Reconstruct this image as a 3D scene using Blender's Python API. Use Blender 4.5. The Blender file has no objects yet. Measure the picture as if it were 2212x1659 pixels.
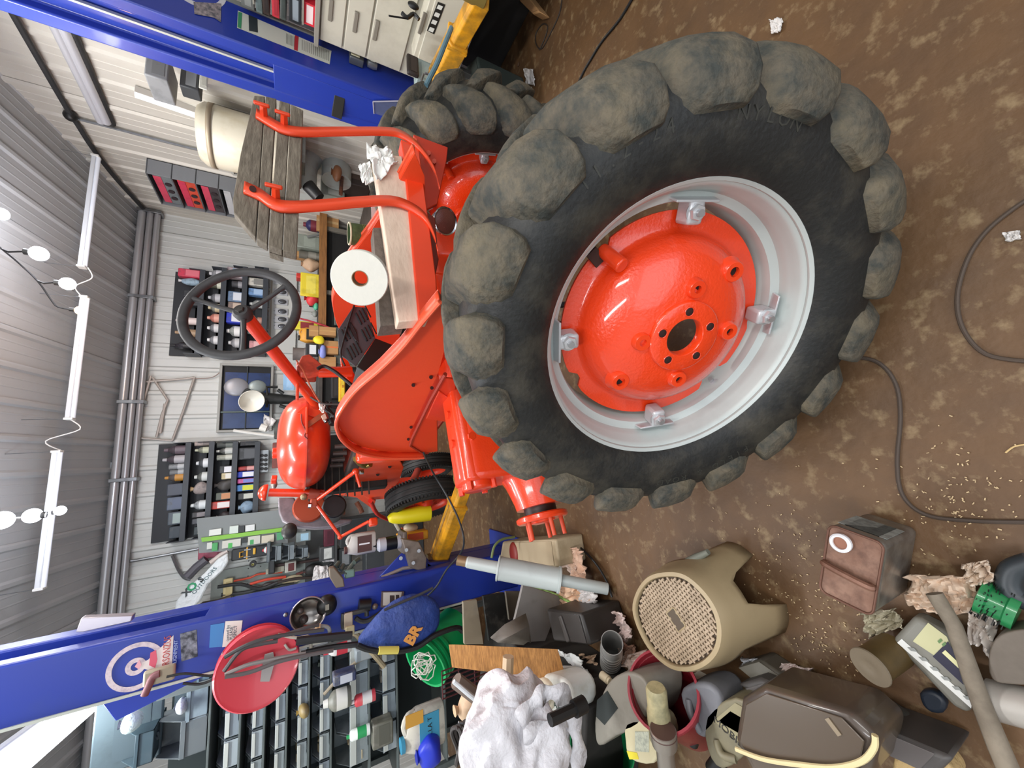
import bpy, math, random
from mathutils import Vector, Matrix, noise
random.seed(7)
S = bpy.context.scene
COL = S.collection
pi = math.pi
# ---------------------------------------------------------------- camera (phone held upright, picture stored on its side)
H = 1.5
F_, CX, CY = 825.0, 1106.0, 829.5
def _ray(x, y): return Vector((F_, -(y-CY), x-CX))        # forward, right, down of the upright phone
_N = _ray(CX+1474, CY+32).normalized()
_rib = _ray(855, 992)
_Z = -_N
_Y = (_rib - _rib.dot(_Z)*_Z).normalized()
_X = _Y.cross(_Z)
RM = Matrix((_X, _Y, _Z))                                  # camera triple -> room axes
fwd = RM @ Vector((1, 0, 0)); rgt = RM @ Vector((0, 1, 0)); dwn = RM @ Vector((0, 0, 1))
cam = bpy.data.cameras.new('camera'); cam_o = bpy.data.objects.new('camera', cam); COL.objects.link(cam_o)
cam.sensor_fit = 'HORIZONTAL'; cam.sensor_width = 36; cam.lens = 36*F_/2212; cam.clip_start = 0.02
cx_, cy_, cz_ = dwn, rgt, -fwd                              # stored picture: right = down, up = right
cam_o.matrix_world = Matrix(((cx_.x, cy_.x, cz_.x, 0), (cx_.y, cy_.y, cz_.y, 0), (cx_.z, cy_.z, cz_.z, H), (0, 0, 0, 1)))
S.camera = cam_o
S.view_settings.view_transform = 'Standard'; S.view_settings.look = 'None'
S.view_settings.gamma = 1; S.view_settings.exposure = 0.08
S.view_settings.use_curve_mapping = False
# ---------------------------------------------------------------- world + shop lights
W = bpy.data.worlds.new('world'); S.world = W; W.use_nodes = True
W.node_tree.nodes['Background'].inputs[0].default_value = (.80, .88, 1, 1)
W.node_tree.nodes['Background'].inputs[1].default_value = 0.75
def area(name, loc, rot, sx, sy, e, col=(1, 1, 1)):
    l = bpy.data.lights.new(name, 'AREA'); l.shape = 'RECTANGLE'; l.size = sx; l.size_y = sy; l.energy = e; l.color = col
    o = bpy.data.objects.new(name, l); COL.objects.link(o); o.location = loc; o.rotation_euler = rot; return o
area('shop_light', (-1.0, -.9, 3.55), (0, 0, pi/2), 2.4, .25, 60, (.98, .98, 1))
area('shop_light', (.9, -.6, 3.55), (0, 0, pi/2), 2.4, .25, 60, (1, .98, .95))
area('shop_light', (-1.3, 2.6, 3.6), (0, 0, 0), 2.2, .2, 80, (.95, .98, 1))
area('shop_light', (1.6, 3.1, 3.6), (0, 0, 0), 2.2, .2, 80, (1, .98, .95))
area('strip_light_glow', (-1.32, 3.5, 2.66), (0, 0, 0), .2, 1.4, 26, (.95, .99, 1))
area('door_daylight', (-.6, -3.4, 1.8), (math.radians(82), 0, 0), 4.5, 2.6, 52, (.9, .95, 1))
# ---------------------------------------------------------------- pixel -> point on a real surface
O = Vector((0, 0, H))
def wr(x, y): return RM @ _ray(x, y)
def hit(x, y, p, n):
    d = wr(x, y); n = Vector(n); return O + d*((Vector(p)-O).dot(n)/d.dot(n))
def pz(x, y, z): return hit(x, y, (0, 0, z), (0, 0, 1))
def py(x, y, Y): return hit(x, y, (0, Y, 0), (0, 1, 0))
def px(x, y, X): return hit(x, y, (X, 0, 0), (1, 0, 0))
TA = math.radians(17)                                       # tractor frame: g forward, r to its right
TM = Vector((.52, 1.55, 0)); TG = Vector((-math.sin(TA), math.cos(TA), 0)); TR = Vector((math.cos(TA), math.sin(TA), 0))
def tp(f, l, z): return TM + TG*f + TR*l + Vector((0, 0, z))
def pL(x, y, l): return hit(x, y, TM+TR*l, TR)
def pF(x, y, f): return hit(x, y, TM+TG*f, TG)
# ---------------------------------------------------------------- materials
def lin(h):
    h = h.lstrip('#'); c = [int(h[i:i+2], 16)/255 for i in (0, 2, 4)]
    return tuple((v/12.92 if v <= .04045 else ((v+.055)/1.055)**2.4) for v in c)+(1,)
MC = {}
def mat(col, rough=.5, metal=0, n=None, bump=None, coat=0, n2=None, alpha=None, emit=None, trans=0, grain=None):
    """n=(scale, amount, colour) stains; n2 a second layer; bump=(scale, strength); grain=(x,y,z stretch)"""
    key = repr((col, rough, metal, n, bump, coat, n2, alpha, emit, trans, grain))
    if key in MC: return MC[key]
    m = bpy.data.materials.new('mat_%d' % len(MC)); MC[key] = m; m.use_nodes = True
    T = m.node_tree; N = T.nodes; L = T.links; b = N['Principled BSDF']
    b.inputs['Base Color'].default_value = lin(col); b.inputs['Roughness'].default_value = rough; b.inputs['Metallic'].default_value = metal
    b.inputs['Coat Weight'].default_value = coat; b.inputs['Coat Roughness'].default_value = .08
    if trans: b.inputs['Transmission Weight'].default_value = trans
    if alpha: b.inputs['Alpha'].default_value = alpha
    if emit: b.inputs['Emission Color'].default_value = lin(emit[0]); b.inputs['Emission Strength'].default_value = emit[1]
    tc = None
    def coord():
        nonlocal tc
        if tc: return tc
        t = N.new('ShaderNodeNewGeometry'); out = t.outputs['Position']
        if grain:
            t = N.new('ShaderNodeTexCoord'); mp = N.new('ShaderNodeMapping'); mp.inputs['Scale'].default_value = grain
            L.new(t.outputs['Object'], mp.inputs[0]); out = mp.outputs[0]
        tc = out; return tc
    last = None
    for lay in (n, n2):
        if not lay: continue
        sc, am, c2 = lay
        t = N.new('ShaderNodeTexNoise'); t.inputs['Scale'].default_value = sc; t.inputs['Detail'].default_value = 8; t.inputs['Roughness'].default_value = .62
        L.new(coord(), t.inputs['Vector'])
        r = N.new('ShaderNodeMapRange'); r.inputs[1].default_value = .62-am*.35; r.inputs[2].default_value = .72-am*.1; r.inputs[4].default_value = min(1, .35+am*.7)
        L.new(t.outputs[0], r.inputs[0])
        x = N.new('ShaderNodeMixRGB'); L.new(r.outputs[0], x.inputs[0])
        if last: L.new(last, x.inputs[1])
        else: x.inputs[1].default_value = lin(col)
        x.inputs[2].default_value = lin(c2); last = x.outputs[0]
    if last: L.new(last, b.inputs['Base Color'])
    if bump:
        t = N.new('ShaderNodeTexNoise'); t.inputs['Scale'].default_value = bump[0]; t.inputs['Detail'].default_value = 5
        L.new(coord(), t.inputs['Vector'])
        u = N.new('ShaderNodeBump'); u.inputs['Strength'].default_value = bump[1]; u.inputs['Distance'].default_value = .01 if len(bump) < 3 else bump[2]
        L.new(t.outputs[0], u.inputs['Height']); L.new(u.outputs[0], b.inputs['Normal'])
    return m
ORANGE = mat('#e74016', .30, coat=.5, bump=(160, .22, .003), n=(5, .25, '#d9340e'))
ORANGE_F = mat('#e64a22', .45, bump=(90, .12, .003), n=(4, .3, '#dc3b18'))
SILVER = mat('#b9c1be', .45, .1, n=(6, .2, '#a9b0ae'))
BLUE = mat('#1f379c', .38, coat=.15, n=(3, .3, '#2a3f92'))
YELLOW = mat('#f0a818', .5, n=(9, .7, '#8a6a2a'), bump=(60, .2, .003))
RUBBER = mat('#191a19', .55, n=(14, .4, '#3a372f'), n2=(5, .25, '#4a453a'), bump=(90, .4, .004))
TREAD = mat('#333632', .8, n=(22, .7, '#62594a'), n2=(7.0, .4, '#72664f'), bump=(70, .9, .006))
BLACK = mat('#161616', .45)
DARK = mat('#2b2c2e', .6, n=(10, .4, '#3a3a39'))
BINGRAY = mat('#7d878c', .5, n=(6, .35, '#555e66'))
BINDARK = mat('#3a4146', .55, n=(6, .35, '#2e3337'))
STEEL = mat('#8c8f92', .35, .8, n=(12, .4, '#6d6a66'))
CHROME = mat('#c8cacc', .18, 1)
RUST = mat('#7c4f3a', .75, .2, n=(12, .7, '#5c382a'), bump=(80, .3, .004))
WHITE = mat('#e6e6e2', .5)
CREAM = mat('#d8cdb0', .55, n=(8, .5, '#b39d78'))
CARD = mat('#b98d5c', .8, n=(5, .3, '#a67c4f'))
WOODG = mat('#6f6659', .85, n=(3, .6, '#564d43'), n2=(5, .4, '#8a8071'), bump=(6, .6, .008), grain=(1, 9, 14))
WOODL = mat('#dcc3ae', .7, n=(4, .5, '#cbb09b'), bump=(9, .25, .004), grain=(1.2, 14, 14))
WOODO = mat('#c48c4e', .65, n=(3, .6, '#a8743c'), n2=(10, .6, '#8b5c30'), bump=(8, .3, .004), grain=(2, 14, 14))
GREEN = mat('#0f9a55', .4)
RED = mat('#d03042', .4)
PAPER = mat('#e9e9e6', .8)
def C(h, r=.5, m=0): return mat(h, r, m, n=(9, .3, '#%02x%02x%02x' % tuple(int(int(h.lstrip('#')[i:i+2], 16)*.78) for i in (0, 2, 4))))
# ---------------------------------------------------------------- mesh helpers
class B:
    def __init__(s): s.v = []; s.f = []
    def add(s, vs, fs):
        k = len(s.v); s.v += [Vector(v) for v in vs]; s.f += [[i+k for i in f] for f in fs]; return s
    def box(s, c, sz, R=None):
        c = Vector(c); a, b, d = sz[0]/2, sz[1]/2, sz[2]/2
        vs = [Vector((x, y, z)) for x in (-a, a) for y in (-b, b) for z in (-d, d)]
        if R: vs = [R @ v for v in vs]
        return s.add([c+v for v in vs], [(0, 1, 3, 2), (4, 6, 7, 5), (0, 4, 5, 1), (2, 3, 7, 6), (0, 2, 6, 4), (1, 5, 7, 3)])
    def box2(s, lo, hi):
        lo = Vector(lo); hi = Vector(hi); return s.box((lo+hi)/2, [abs(v) for v in hi-lo])
    def prism(s, pts, off):
        off = Vector(off); n = len(pts); pts = [Vector(p) for p in pts]
        return s.add(pts+[p+off for p in pts], [list(range(n))[::-1], list(range(n, 2*n))]+[(i, (i+1) % n, (i+1) % n+n, i+n) for i in range(n)])
    def lathe(s, prof, o=(0, 0, 0), ax=(0, 0, 1), n=24, ref=None, a0=0, a1=2*pi, sx=1):
        ax = Vector(ax).normalized(); ref = Vector(ref) if ref else (Vector((1, 0, 0)) if abs(ax.x) < .9 else Vector((0, 1, 0)))
        u = (ref-ax*ref.dot(ax)).normalized(); w = ax.cross(u); o = Vector(o); full = a1-a0 > 2*pi-1e-4
        m = n if full else n+1; vs = []
        for r, h in prof:
            for i in range(m):
                a = a0+(a1-a0)*i/n; vs.append(o+ax*h+(u*math.cos(a)*sx+w*math.sin(a))*max(r, 1e-4))
        fs = [(j*m+i, j*m+(i+1) % m, (j+1)*m+(i+1) % m, (j+1)*m+i) for j in range(len(prof)-1) for i in range(n)]
        return s.add(vs, fs)
    def cyl(s, p0, p1, r0, r1=None, n=14):
        p0 = Vector(p0); p1 = Vector(p1); r1 = r0 if r1 is None else r1; h = (p1-p0).length
        return s.lathe([(0, 0), (r0, 0), (r1, h), (0, h)], p0, p1-p0, n)
    def tube(s, pts, r, n=8, smooth=0, closed=False):
        pts = [Vector(p) for p in pts]
        if smooth: pts = spline(pts, smooth, closed)
        rr = r if isinstance(r, (list, tuple)) else [r]*len(pts)
        if len(rr) != len(pts): rr = [rr[min(len(rr)-1, int(i*len(rr)/len(pts)))] for i in range(len(pts))]
        vs = []; k = len(pts); up = None
        for i, p in enumerate(pts):
            t = (pts[(i+1) % k]-pts[i-1]) if closed else (pts[min(i+1, k-1)]-pts[max(i-1, 0)])
            t.normalize()
            if up is None: up = t.orthogonal().normalized()
            up = (up-t*up.dot(t)); up = up.normalized() if up.length > 1e-6 else t.orthogonal().normalized()
            w = t.cross(up)
            vs += [p+(up*math.cos(2*pi*j/n)+w*math.sin(2*pi*j/n))*rr[i] for j in range(n)]
        fs = [(i*n+j, i*n+(j+1) % n, ((i+1) % k)*n+(j+1) % n, ((i+1) % k)*n+j) for i in range(k if closed else k-1) for j in range(n)]
        if not closed: fs += [list(range(n))[::-1], list(range((k-1)*n, k*n))]
        return s.add(vs, fs)
    def strip(s, rows, close=False):
        n = len(rows[0]); vs = [v for r in rows for v in r]
        m = n if close else n-1
        return s.add(vs, [(i*n+j, i*n+(j+1) % n, (i+1)*n+(j+1) % n, (i+1)*n+j) for i in range(len(rows)-1) for j in range(m)])
    def ball(s, c, r, n=12, sq=(1, 1, 1)):
        prof = [(math.sin(pi*i/n), -math.cos(pi*i/n)) for i in range(n+1)]
        t = B().lathe(prof, n=n*2)
        return s.add([Vector(c)+Vector((v.x*r*sq[0], v.y*r*sq[1], v.z*r*sq[2])) for v in t.v], t.f)
    def obj(s, name, m, parent=None, bevel=0, smooth=40, solid=0, sub=0, seg=2):
        me = bpy.data.meshes.new(name); me.from_pydata([tuple(v) for v in s.v], [], s.f)
        import bmesh
        bm = bmesh.new(); bm.from_mesh(me); bmesh.ops.remove_doubles(bm, verts=bm.verts, dist=2e-5)
        bmesh.ops.recalc_face_normals(bm, faces=bm.faces); bm.to_mesh(me); bm.free()
        if smooth:
            me.shade_smooth(); me.set_sharp_from_angle(angle=math.radians(smooth))
        me.materials.append(m); o = bpy.data.objects.new(name, me); COL.objects.link(o)
        if parent: o.parent = parent; o.matrix_parent_inverse = PINV.get(parent.name, Matrix.Identity(4))
        if solid:
            k = o.modifiers.new('s', 'SOLIDIFY'); k.thickness = solid; k.offset = 0
        if bevel:
            k = o.modifiers.new('b', 'BEVEL'); k.width = bevel; k.segments = seg; k.limit_method = 'ANGLE'; k.angle_limit = math.radians(35)
            k.harden_normals = False
        if sub:
            k = o.modifiers.new('u', 'SUBSURF'); k.levels = sub; k.render_levels = sub
        return o
PINV = {}
def spline(p, k=6, closed=False):
    out = []; n = len(p)
    for i in range(n if closed else n-1):
        g = (lambda j: p[j % n]) if closed else (lambda j: p[max(0, min(n-1, j))])
        a, b, c, d = g(i-1), g(i), g(i+1), g(i+2)
        for j in range(k):
            t = j/k; out.append(.5*((2*b)+(c-a)*t+(2*a-5*b+4*c-d)*t*t+(3*b-a-3*c+d)*t**3))
    if not closed: out.append(p[-1].copy())
    return out
def tag(o, label, cat, group=None, kind=None):
    if label: o['label'] = label
    if cat: o['category'] = cat
    if group: o['group'] = group
    if kind: o['kind'] = kind
    return o
def thing(name, label=None, cat=None, loc=(0, 0, 0), group=None, par=None):
    o = bpy.data.objects.new(name, None); COL.objects.link(o); o.location = loc; o.empty_display_size = .05
    PINV[o.name] = Matrix.Translation(Vector(loc)).inverted()
    if par: o.parent = par; o.matrix_parent_inverse = PINV[par.name]
    return tag(o, label, cat, group)
def part(o, label): o['label'] = label; return o
def text(name, s, size, M, m, parent, ext=.0008, sx=1.0, align='CENTER', bold=0):
    cu = bpy.data.curves.new('t', 'FONT'); cu.body = s; cu.size = size; cu.align_x = align; cu.align_y = 'CENTER'; cu.extrude = ext; cu.offset = bold; cu.resolution_u = 2
    to = bpy.data.objects.new('t', cu); COL.objects.link(to); dg = bpy.context.evaluated_depsgraph_get()
    me = bpy.data.meshes.new_from_object(to.evaluated_get(dg)); bpy.data.objects.remove(to)
    for v in me.vertices: v.co = M @ Vector((v.co.x*sx, v.co.y, v.co.z))
    me.materials.clear(); me.materials.append(m); o = bpy.data.objects.new(name, me); COL.objects.link(o)
    o.parent = parent; o.matrix_parent_inverse = PINV.get(parent.name, Matrix.Identity(4)); return o
def frame(o, x, y):                                          # matrix: local x,y -> given directions, z = normal
    x = Vector(x).normalized(); z = x.cross(Vector(y)).normalized(); y = z.cross(x); o = Vector(o)
    return Matrix(((x.x, y.x, z.x, o.x), (x.y, y.y, z.y, o.y), (x.z, y.z, z.z, o.z), (0, 0, 0, 1)))
def rz(a): return Matrix.Rotation(a, 3, 'Z')
def crumple(name, corners, m, amp, parent=None, nx=14, ny=12, seed=0, fold=3.0, solid=.002):
    a, b, c, d = [Vector(q) for q in corners]; nrm = (b-a).cross(d-a).normalized(); t = B(); rows = []; nx = int(nx*1.6); ny = int(ny*1.6); e1 = b-a; e2 = d-a; S0 = seed*3.71
    if nrm.z < -.2: nrm = -nrm
    for j in range(ny+1):
        v = j/ny; row = []
        for i in range(nx+1):
            u = i/nx; p = a*(1-u)*(1-v)+b*u*(1-v)+c*u*v+d*(1-u)*v; q = Vector((u*2.6+S0, v*2.6, seed))
            w = .75*(.5-abs(noise.noise(q)))+.45*(.4-abs(noise.noise(q*2.3)))+.2*noise.noise(q*6)
            row.append(p+nrm*w*amp*1.5+e1*.16*noise.noise(Vector((u*2.2, v*2.2, seed+20)))+e2*.16*noise.noise(Vector((v*2.2, u*2.2, seed+40)))+e1*.05*noise.noise(Vector((u*7, v*7, seed+60))))
        rows.append(row)
    t.strip(rows); return t.obj(name, m, parent, solid=solid, smooth=40)
# ---------------------------------------------------------------- the building
YB, XR, XL = 6.2, 3.45, -3.2
EAVE = 3.36; SL = .218
def roofz(y): return EAVE+SL*(YB-y)
WALLM = mat('#cfd1cd', .55, .1, n=(1.3, .25, '#c2c2bb'), bump=(30, .05, .003))
WALLW = mat('#cdc9bf', .55, .1, n=(1.3, .25, '#c0bbb0'), bump=(30, .05, .003))
ROOFM = mat('#b4b6b7', .5, .1, n=(1.2, .25, '#a6a8aa'))
FLOORM = mat('#624629', .6, n=(3.2, .55, '#4e3824'), n2=(17, .24, '#a08a66'), bump=(26, .5, .006))
fl = B().box2((XL, -4.2, -.08), (XR+1.2, YB, 0)).obj('floor', FLOORM); tag(fl, 'brown dirty concrete floor with pale scuffs', None, kind='structure')
def ribbed(name, p0, u, wdt, up, hgt_fn, nrm, m, parent, pitch=.2286):
    """corrugated sheets, each ~0.9 m wide, ribs running along 'up'"""
    u = Vector(u); up = Vector(up); nrm = Vector(nrm); p0 = Vector(p0); sheets = int(math.ceil(wdt/.914)); k = 0
    prof = [(0, 0), (.085, 0), (.090, .003), (.098, .003), (.103, 0), (.165, 0), (.170, .003), (.178, .003), (.183, 0), (.235, 0), (.252, .020), (.284, .020), (.3048, 0)]
    for i in range(sheets):
        t = B(); s0 = i*.914; pts = []
        for q in range(3):
            for a, b in prof:
                s = s0+q*.3048+a
                if s > wdt: break
                if not pts or s > pts[-1][0]+1e-6: pts.append((s, b))
        rows = [[p0+u*s+nrm*(b+.004*(i % 2))+up*lo for s, b in pts for lo in (0,)], [p0+u*s+nrm*(b+.004*(i % 2))+up*hgt_fn(s) for s, b in pts]]
        t.strip(rows); t.obj(name, m, parent, smooth=0)
wb = B().box2((XL, YB, 0), (XR+.05, YB+.08, EAVE)).obj('wall_back', WALLM); wb['kind'] = 'structure'; wb['label'] = 'pale ribbed metal back wall behind the bench'
ribbed('wall_panel', (XL, YB-.002, 0), (1, 0, 0), XR-XL, (0, 0, 1), lambda s: EAVE, (0, -1, 0), WALLM, wb)
wrt = B().prism([(XR, -4.2, 0), (XR, YB, 0), (XR, YB, EAVE), (XR, -4.2, roofz(-4.2))], (.08, 0, 0)).obj('wall_right', WALLW); wrt['kind'] = 'structure'; wrt['label'] = 'ribbed metal gable wall rising to the right'
ribbed('wall_panel', (XR-.002, YB, 0), (0, -1, 0), YB+1.2, (0, 0, 1), lambda s: EAVE+SL*s, (-1, 0, 0), WALLW, wrt)
wl = B().prism([(XL, -4.2, 0), (XL, YB, 0), (XL, YB, EAVE), (XL, -4.2, roofz(-4.2))], (-.08, 0, 0)).obj('wall_left', WALLM); wl['kind'] = 'structure'
ribbed('wall_panel', (XL+.002, YB, 0), (0, -1, 0), YB-1.0, (0, 0, 1), lambda s: EAVE+SL*s, (1, 0, 0), WALLM, wl)
ce = B().prism([(XL, YB, EAVE), (XR+.1, YB, EAVE), (XR+.1, -4.2, roofz(-4.2)), (XL, -4.2, roofz(-4.2))], (0, 0, .06)).obj('ceiling', ROOFM); ce['kind'] = 'structure'; ce['label'] = 'sloping ribbed metal roof lining'
L_ = math.hypot(YB+1.5, SL*(YB+1.5)); upv = Vector((0, -(YB+1.5), SL*(YB+1.5))).normalized()
ribbed('ceiling_panel', (XL, YB, EAVE-.002), (1, 0, 0), XR-XL, upv, lambda s: L_, (0, -SL, -1), ROOFM, ce)
# dark header where roof meets wall, and the triple steel track under it
tr = B().box2((XL, YB-.05, EAVE-.09), (XR, YB-.021, EAVE-.005)).obj('trim_1', mat('#4c4f52', .5, .4)); tr['kind'] = 'structure'
t = thing('wall_conduit', 'three shiny steel pipes running along the top of the back wall', 'pipe', (0, YB-.07, EAVE-.14))
xr0 = py(320, 455, YB-.08).x; xl0 = XL+.1
for i, (dz, r) in enumerate(((-.045, .04), (-.125, .034), (-.195, .03))):
    B().cyl((xl0, YB-.1, EAVE+dz-.02), (xr0, YB-.1, EAVE+dz-.02), r, n=16).obj('pipe', mat('#b6b6b8', .3, .45), t)
for x in (xr0-.03, xr0-1.2, .9, 0, -1.6):
    B().box2((x-.02, YB-.15, EAVE-.26), (x+.02, YB-.02, EAVE-.02)).obj('pipe_clamp', STEEL, t, bevel=.004)
# black cable climbing the gable, white double pipe on the gable
t = thing('power_cable', 'thick black cable sagging along the gable wall to the corner', 'cable', px(316, 453, XR-.04))
B().tube([px(x, y, XR-.05) for x, y in ((10, 0), (90, 140), (148, 240), (165, 265), (200, 320), (250, 385), (300, 440), (318, 460))], .022, smooth=4).obj('cable_run', DARK, t)
B().ball(px(152, 250, XR-.05), .05, 8).obj('cable_knot', BLACK, t)
t = thing('roof_brace', 'pair of white round pipes fixed high on the gable wall', 'pipe', px(170, 150, XR-.05))
for (a, b) in (((100, 20), (218, 262)), ((118, 20), (230, 264))):
    B().cyl(px(a[0], a[1], XR-.06), px(b[0], b[1], XR-.06), .035).obj('pipe', mat('#cfd0d6', .3, .3), t)
B().cyl(px(140, 30, XR-.03), px(242, 268, XR-.03), .03).obj('pipe_shadow', DARK, t)  # dark rod modelled as the shadow behind the two pipes
t = thing('thin_conduit', 'thin grey conduit with rounded bend on the gable wall', 'conduit', px(300, 300, XR-.03))
B().tube([px(x, y, XR-.035) for x, y in ((165, 256), (250, 278), (380, 312), (440, 325), (462, 318), (462, 300), (455, 265))], .013, smooth=4).obj('conduit', STEEL, t)
t = thing('thin_conduit', 'thin grey conduit dropping from the eave then bending along the back wall', 'conduit', py(300, 1200, YB-.04))
B().tube([py(x, y, YB-.05) for x, y in ((300, 880), (278, 960), (262, 1120), (258, 1190), (262, 1204), (280, 1212), (330, 1204), (470, 1178))], .016, smooth=4).obj('conduit', STEEL, t)
B().tube([py(x, y, YB-.06) for x, y in ((372, 1200), (385, 1230), (398, 1248), (412, 1252))], .016, smooth=4).obj('conduit_branch', STEEL, t)
B().box2(py(250, 1005, YB-.05)-Vector((.04, 0, .04)), py(250, 1005, YB-.02)+Vector((.04, .01, .04))).obj('junction_box', STEEL, t, bevel=.004)
# hanging white light tubes under the roof
def tubelight(pa, pb, Y, label):
    a = py(*pa, Y); b = py(*pb, Y); z = (a.z+b.z)/2; a.z = b.z = z
    t = thing('strip_light', label, 'light', (a+b)/2, 'unlit strip lights under the roof')
    B().box((a+b)/2, ((b-a).length, .055, .035)).obj('housing', mat('#d9dde2', .4), t, bevel=.006)
    d = Vector(((b-a).length/2, 0, 0))
    B().cyl((a+b)/2-d*.985+Vector((0, -.005, -.03)), (a+b)/2+d*.985+Vector((0, -.005, -.03)), .017).obj('diffuser', mat('#e4e8ee', .3, emit=('#dfe8ff', .12)), t)
    for q in (a, b):
        B().box((q.x, q.y, q.z-.008), (.02, .07, .06)).obj('end_cap', WHITE, t, bevel=.003)
        B().cyl((q.x, q.y, q.z), (q.x, q.y, roofz(q.y)-.01), .003, n=6).obj('hanger', STEEL, t)
    return a, b
e1 = tubelight((190, 335), (190, 578), 5.0, 'unlit white strip light nearest the gable wall')
e2 = tubelight((178, 642), (150, 905), 5.0, 'unlit white strip light in the middle of the roof row')
e3 = tubelight((136, 975), (66, 1275), 4.9, 'unlit white strip light nearest the blue post at the photo\'s bottom')
for i, (a, b, s) in enumerate(((e1[0], e2[1], 1), (e2[0], e3[1], 1))):
    p = min((a, e1[1]), key=lambda v: v.x) if 0 else None
def linkwire(p, q, sag, lab):
    t = thing('light_lead', lab, 'cable', (p+q)/2)
    B().tube([p, (p*2+q)/3+Vector((0, 0, sag)), (p+q*2)/3-Vector((0, 0, sag*1.5)), q], .005, n=6, smooth=5).obj('lead', WHITE, t)
linkwire(py(190, 578, 5.0), py(178, 642, 5.0), -.04, 'white lead joining the upper and middle strip lights of the photo')
linkwire(py(150, 905, 4.98), py(136, 975, 4.95), -.08, 'white lead joining the middle and lower strip lights of the photo')
# bulb strings
def bulb(x, y, Y, r, col, e, cat_label, sock):
    p = py(x, y, Y)
    t = thing('light_bulb', cat_label, 'bulb', p, None)
    B().ball(p, r, 10).obj('glass_bulb', mat('#ffffff', .3, emit=(col, e)), t)
    q = py(sock[0], sock[1], Y); B().cyl(p+(q-p)*.5, q, r*.45).obj('socket', BLACK, t)
    l = bpy.data.lights.new('bulb_glow', 'POINT'); l.energy = 10 if e > 20 else 16; l.color = lin(col)[:3]; l.shadow_soft_size = r*1.3
    o = bpy.data.objects.new('bulb_glow', l); COL.objects.link(o); o.location = p-Vector((0, .0, r*1.3)); return q
WARM = '#ffd9a8'; COLD = '#f2f4ff'
s0 = bulb(84, 548, 4.2, .055, COLD, 30, 'bright white bulb top of the string nearest the photo\'s top', (52, 543))
s1 = bulb(146, 613, 4.2, .048, COLD, 30, 'bright white bulb second down the string nearest the photo\'s top', (118, 610))
s2 = bulb(174, 671, 4.2, .034, '#ffc27a', 18, 'small warm orange bulb beside the middle strip light', (150, 668))
s3 = bulb(70, 1114, 4.2, .05, COLD, 30, 'bright white bulb larger one just before the lowest strip light', (100, 1112))
s4 = bulb(130, 1103, 4.2, .033, COLD, 30, 'small white bulb just past the lowest strip light', (112, 1108))
s5 = bulb(4, 1124, 4.2, .06, COLD, 30, 'white bulb cut by the photo\'s left edge by the lowest strip light', (-20, 1126))
s6 = bulb(2, 462, 4.2, .045, COLD, 30, 'white bulb cut by the frame near the gable wall', (-20, 470))
t = thing('bulb_string', 'thin black wire carrying the three bulbs nearer the photo\'s top', 'cable', s1)
B().tube([py(x, y, 4.22) for x, y in ((-40, 500), (4, 538), (40, 568), (82, 608), (112, 650), (125, 663), (150, 668))], .006, n=6, smooth=4).obj('wire', BLACK, t)
B().tube([s0, py(18, 544, 4.22), py(4, 538, 4.22)], .007, n=6).obj('wire', BLACK, t)
B().tube([s1, py(95, 612, 4.22), py(80, 606, 4.22)], .007, n=6).obj('wire', BLACK, t)
t = thing('bulb_string', 'thin black wire carrying the bulbs nearer the photo\'s bottom', 'cable', s3)
B().tube([py(x, y, 4.24) for x, y in ((-30, 1120), (40, 1118), (112, 1108))], .005, n=6, smooth=4).obj('wire', STEEL, t)
# bright fixture at the left, running towards the back
ZL = 2.75
pa = pz(-40, 1700, ZL); pb = pz(192, 1512, ZL)
t = thing('strip_light', 'glaring lit strip light above the shelf of grey bins', 'light', (pa+pb)/2)
dv = (pb-pa); R_ = frame((0, 0, 0), dv, (0, 0, 1)).to_3x3()
B().box((pa+pb)/2+Vector((0, 0, .03)), (dv.length, .05, .20), R_).obj('housing', mat('#dfe6ea', .4), t, bevel=.01)
B().box((pa+pb)/2-Vector((0, 0, .03)), (dv.length*.98, .05, .15), R_).obj('diffuser', mat('#ffffff', .3, emit=('#f3fbff', 9)), t, bevel=.015)
# window-like opening in the back wall, blue inside
def wbx(a, b, c, d, Y):                                       # pixel box -> xmin,xmax,zmin,zmax on plane Y
    xm, ym = (a+c)/2, (b+d)/2
    return py(xm, d, Y).x, py(xm, b, Y).x, py(c, ym, Y).z, py(a, ym, Y).z
x0, x1, z0, z1 = wbx(478, 792, 584, 928, YB-.03)
w = B().box2((x0, YB-.025, z0), (x1, YB-.018, z1)).obj('window_1', mat('#0c1014', .6)); w['kind'] = 'structure'; w['label'] = 'dark opening in the back wall with blue panels behind the lamp'
for a in ((x0-.03, x0), (x1, x1+.03)): B().box2((a[0], YB-.07, z0-.03), (a[1], YB-.0, z1+.03)).obj('window_frame', mat('#a8a8a2', .6), w, bevel=.004)
for a in ((z0-.03, z0), (z1, z1+.03)): B().box2((x0, YB-.07, a[0]), (x1, YB-.0, a[1])).obj('window_frame', mat('#a8a8a2', .6), w, bevel=.004)
B().box2((x0+.02, YB-.035, z0+.01), (x0+(x1-x0)*.26, YB-.028, z1-.03)).obj('window_pane', mat('#26406f', .3, n=(5, .5, '#1a2d55')), w)
B().box2((x0+(x1-x0)*.29, YB-.035, z0+.01), (x0+(x1-x0)*.9, YB-.028, z1-.03)).obj('window_pane', mat('#223c72', .3, n=(5, .5, '#152748')), w)
B().box2((x0+(x1-x0)*.265, YB-.05, z0), (x0+(x1-x0)*.285, YB-.03, z1)).obj('mullion', mat('#5a6a68', .5), w)
B().box2((x0, YB-.05, z0+(z1-z0)*.49), (x1, YB-.03, z0+(z1-z0)*.51)).obj('mullion', mat('#2a3438', .5), w)
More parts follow.
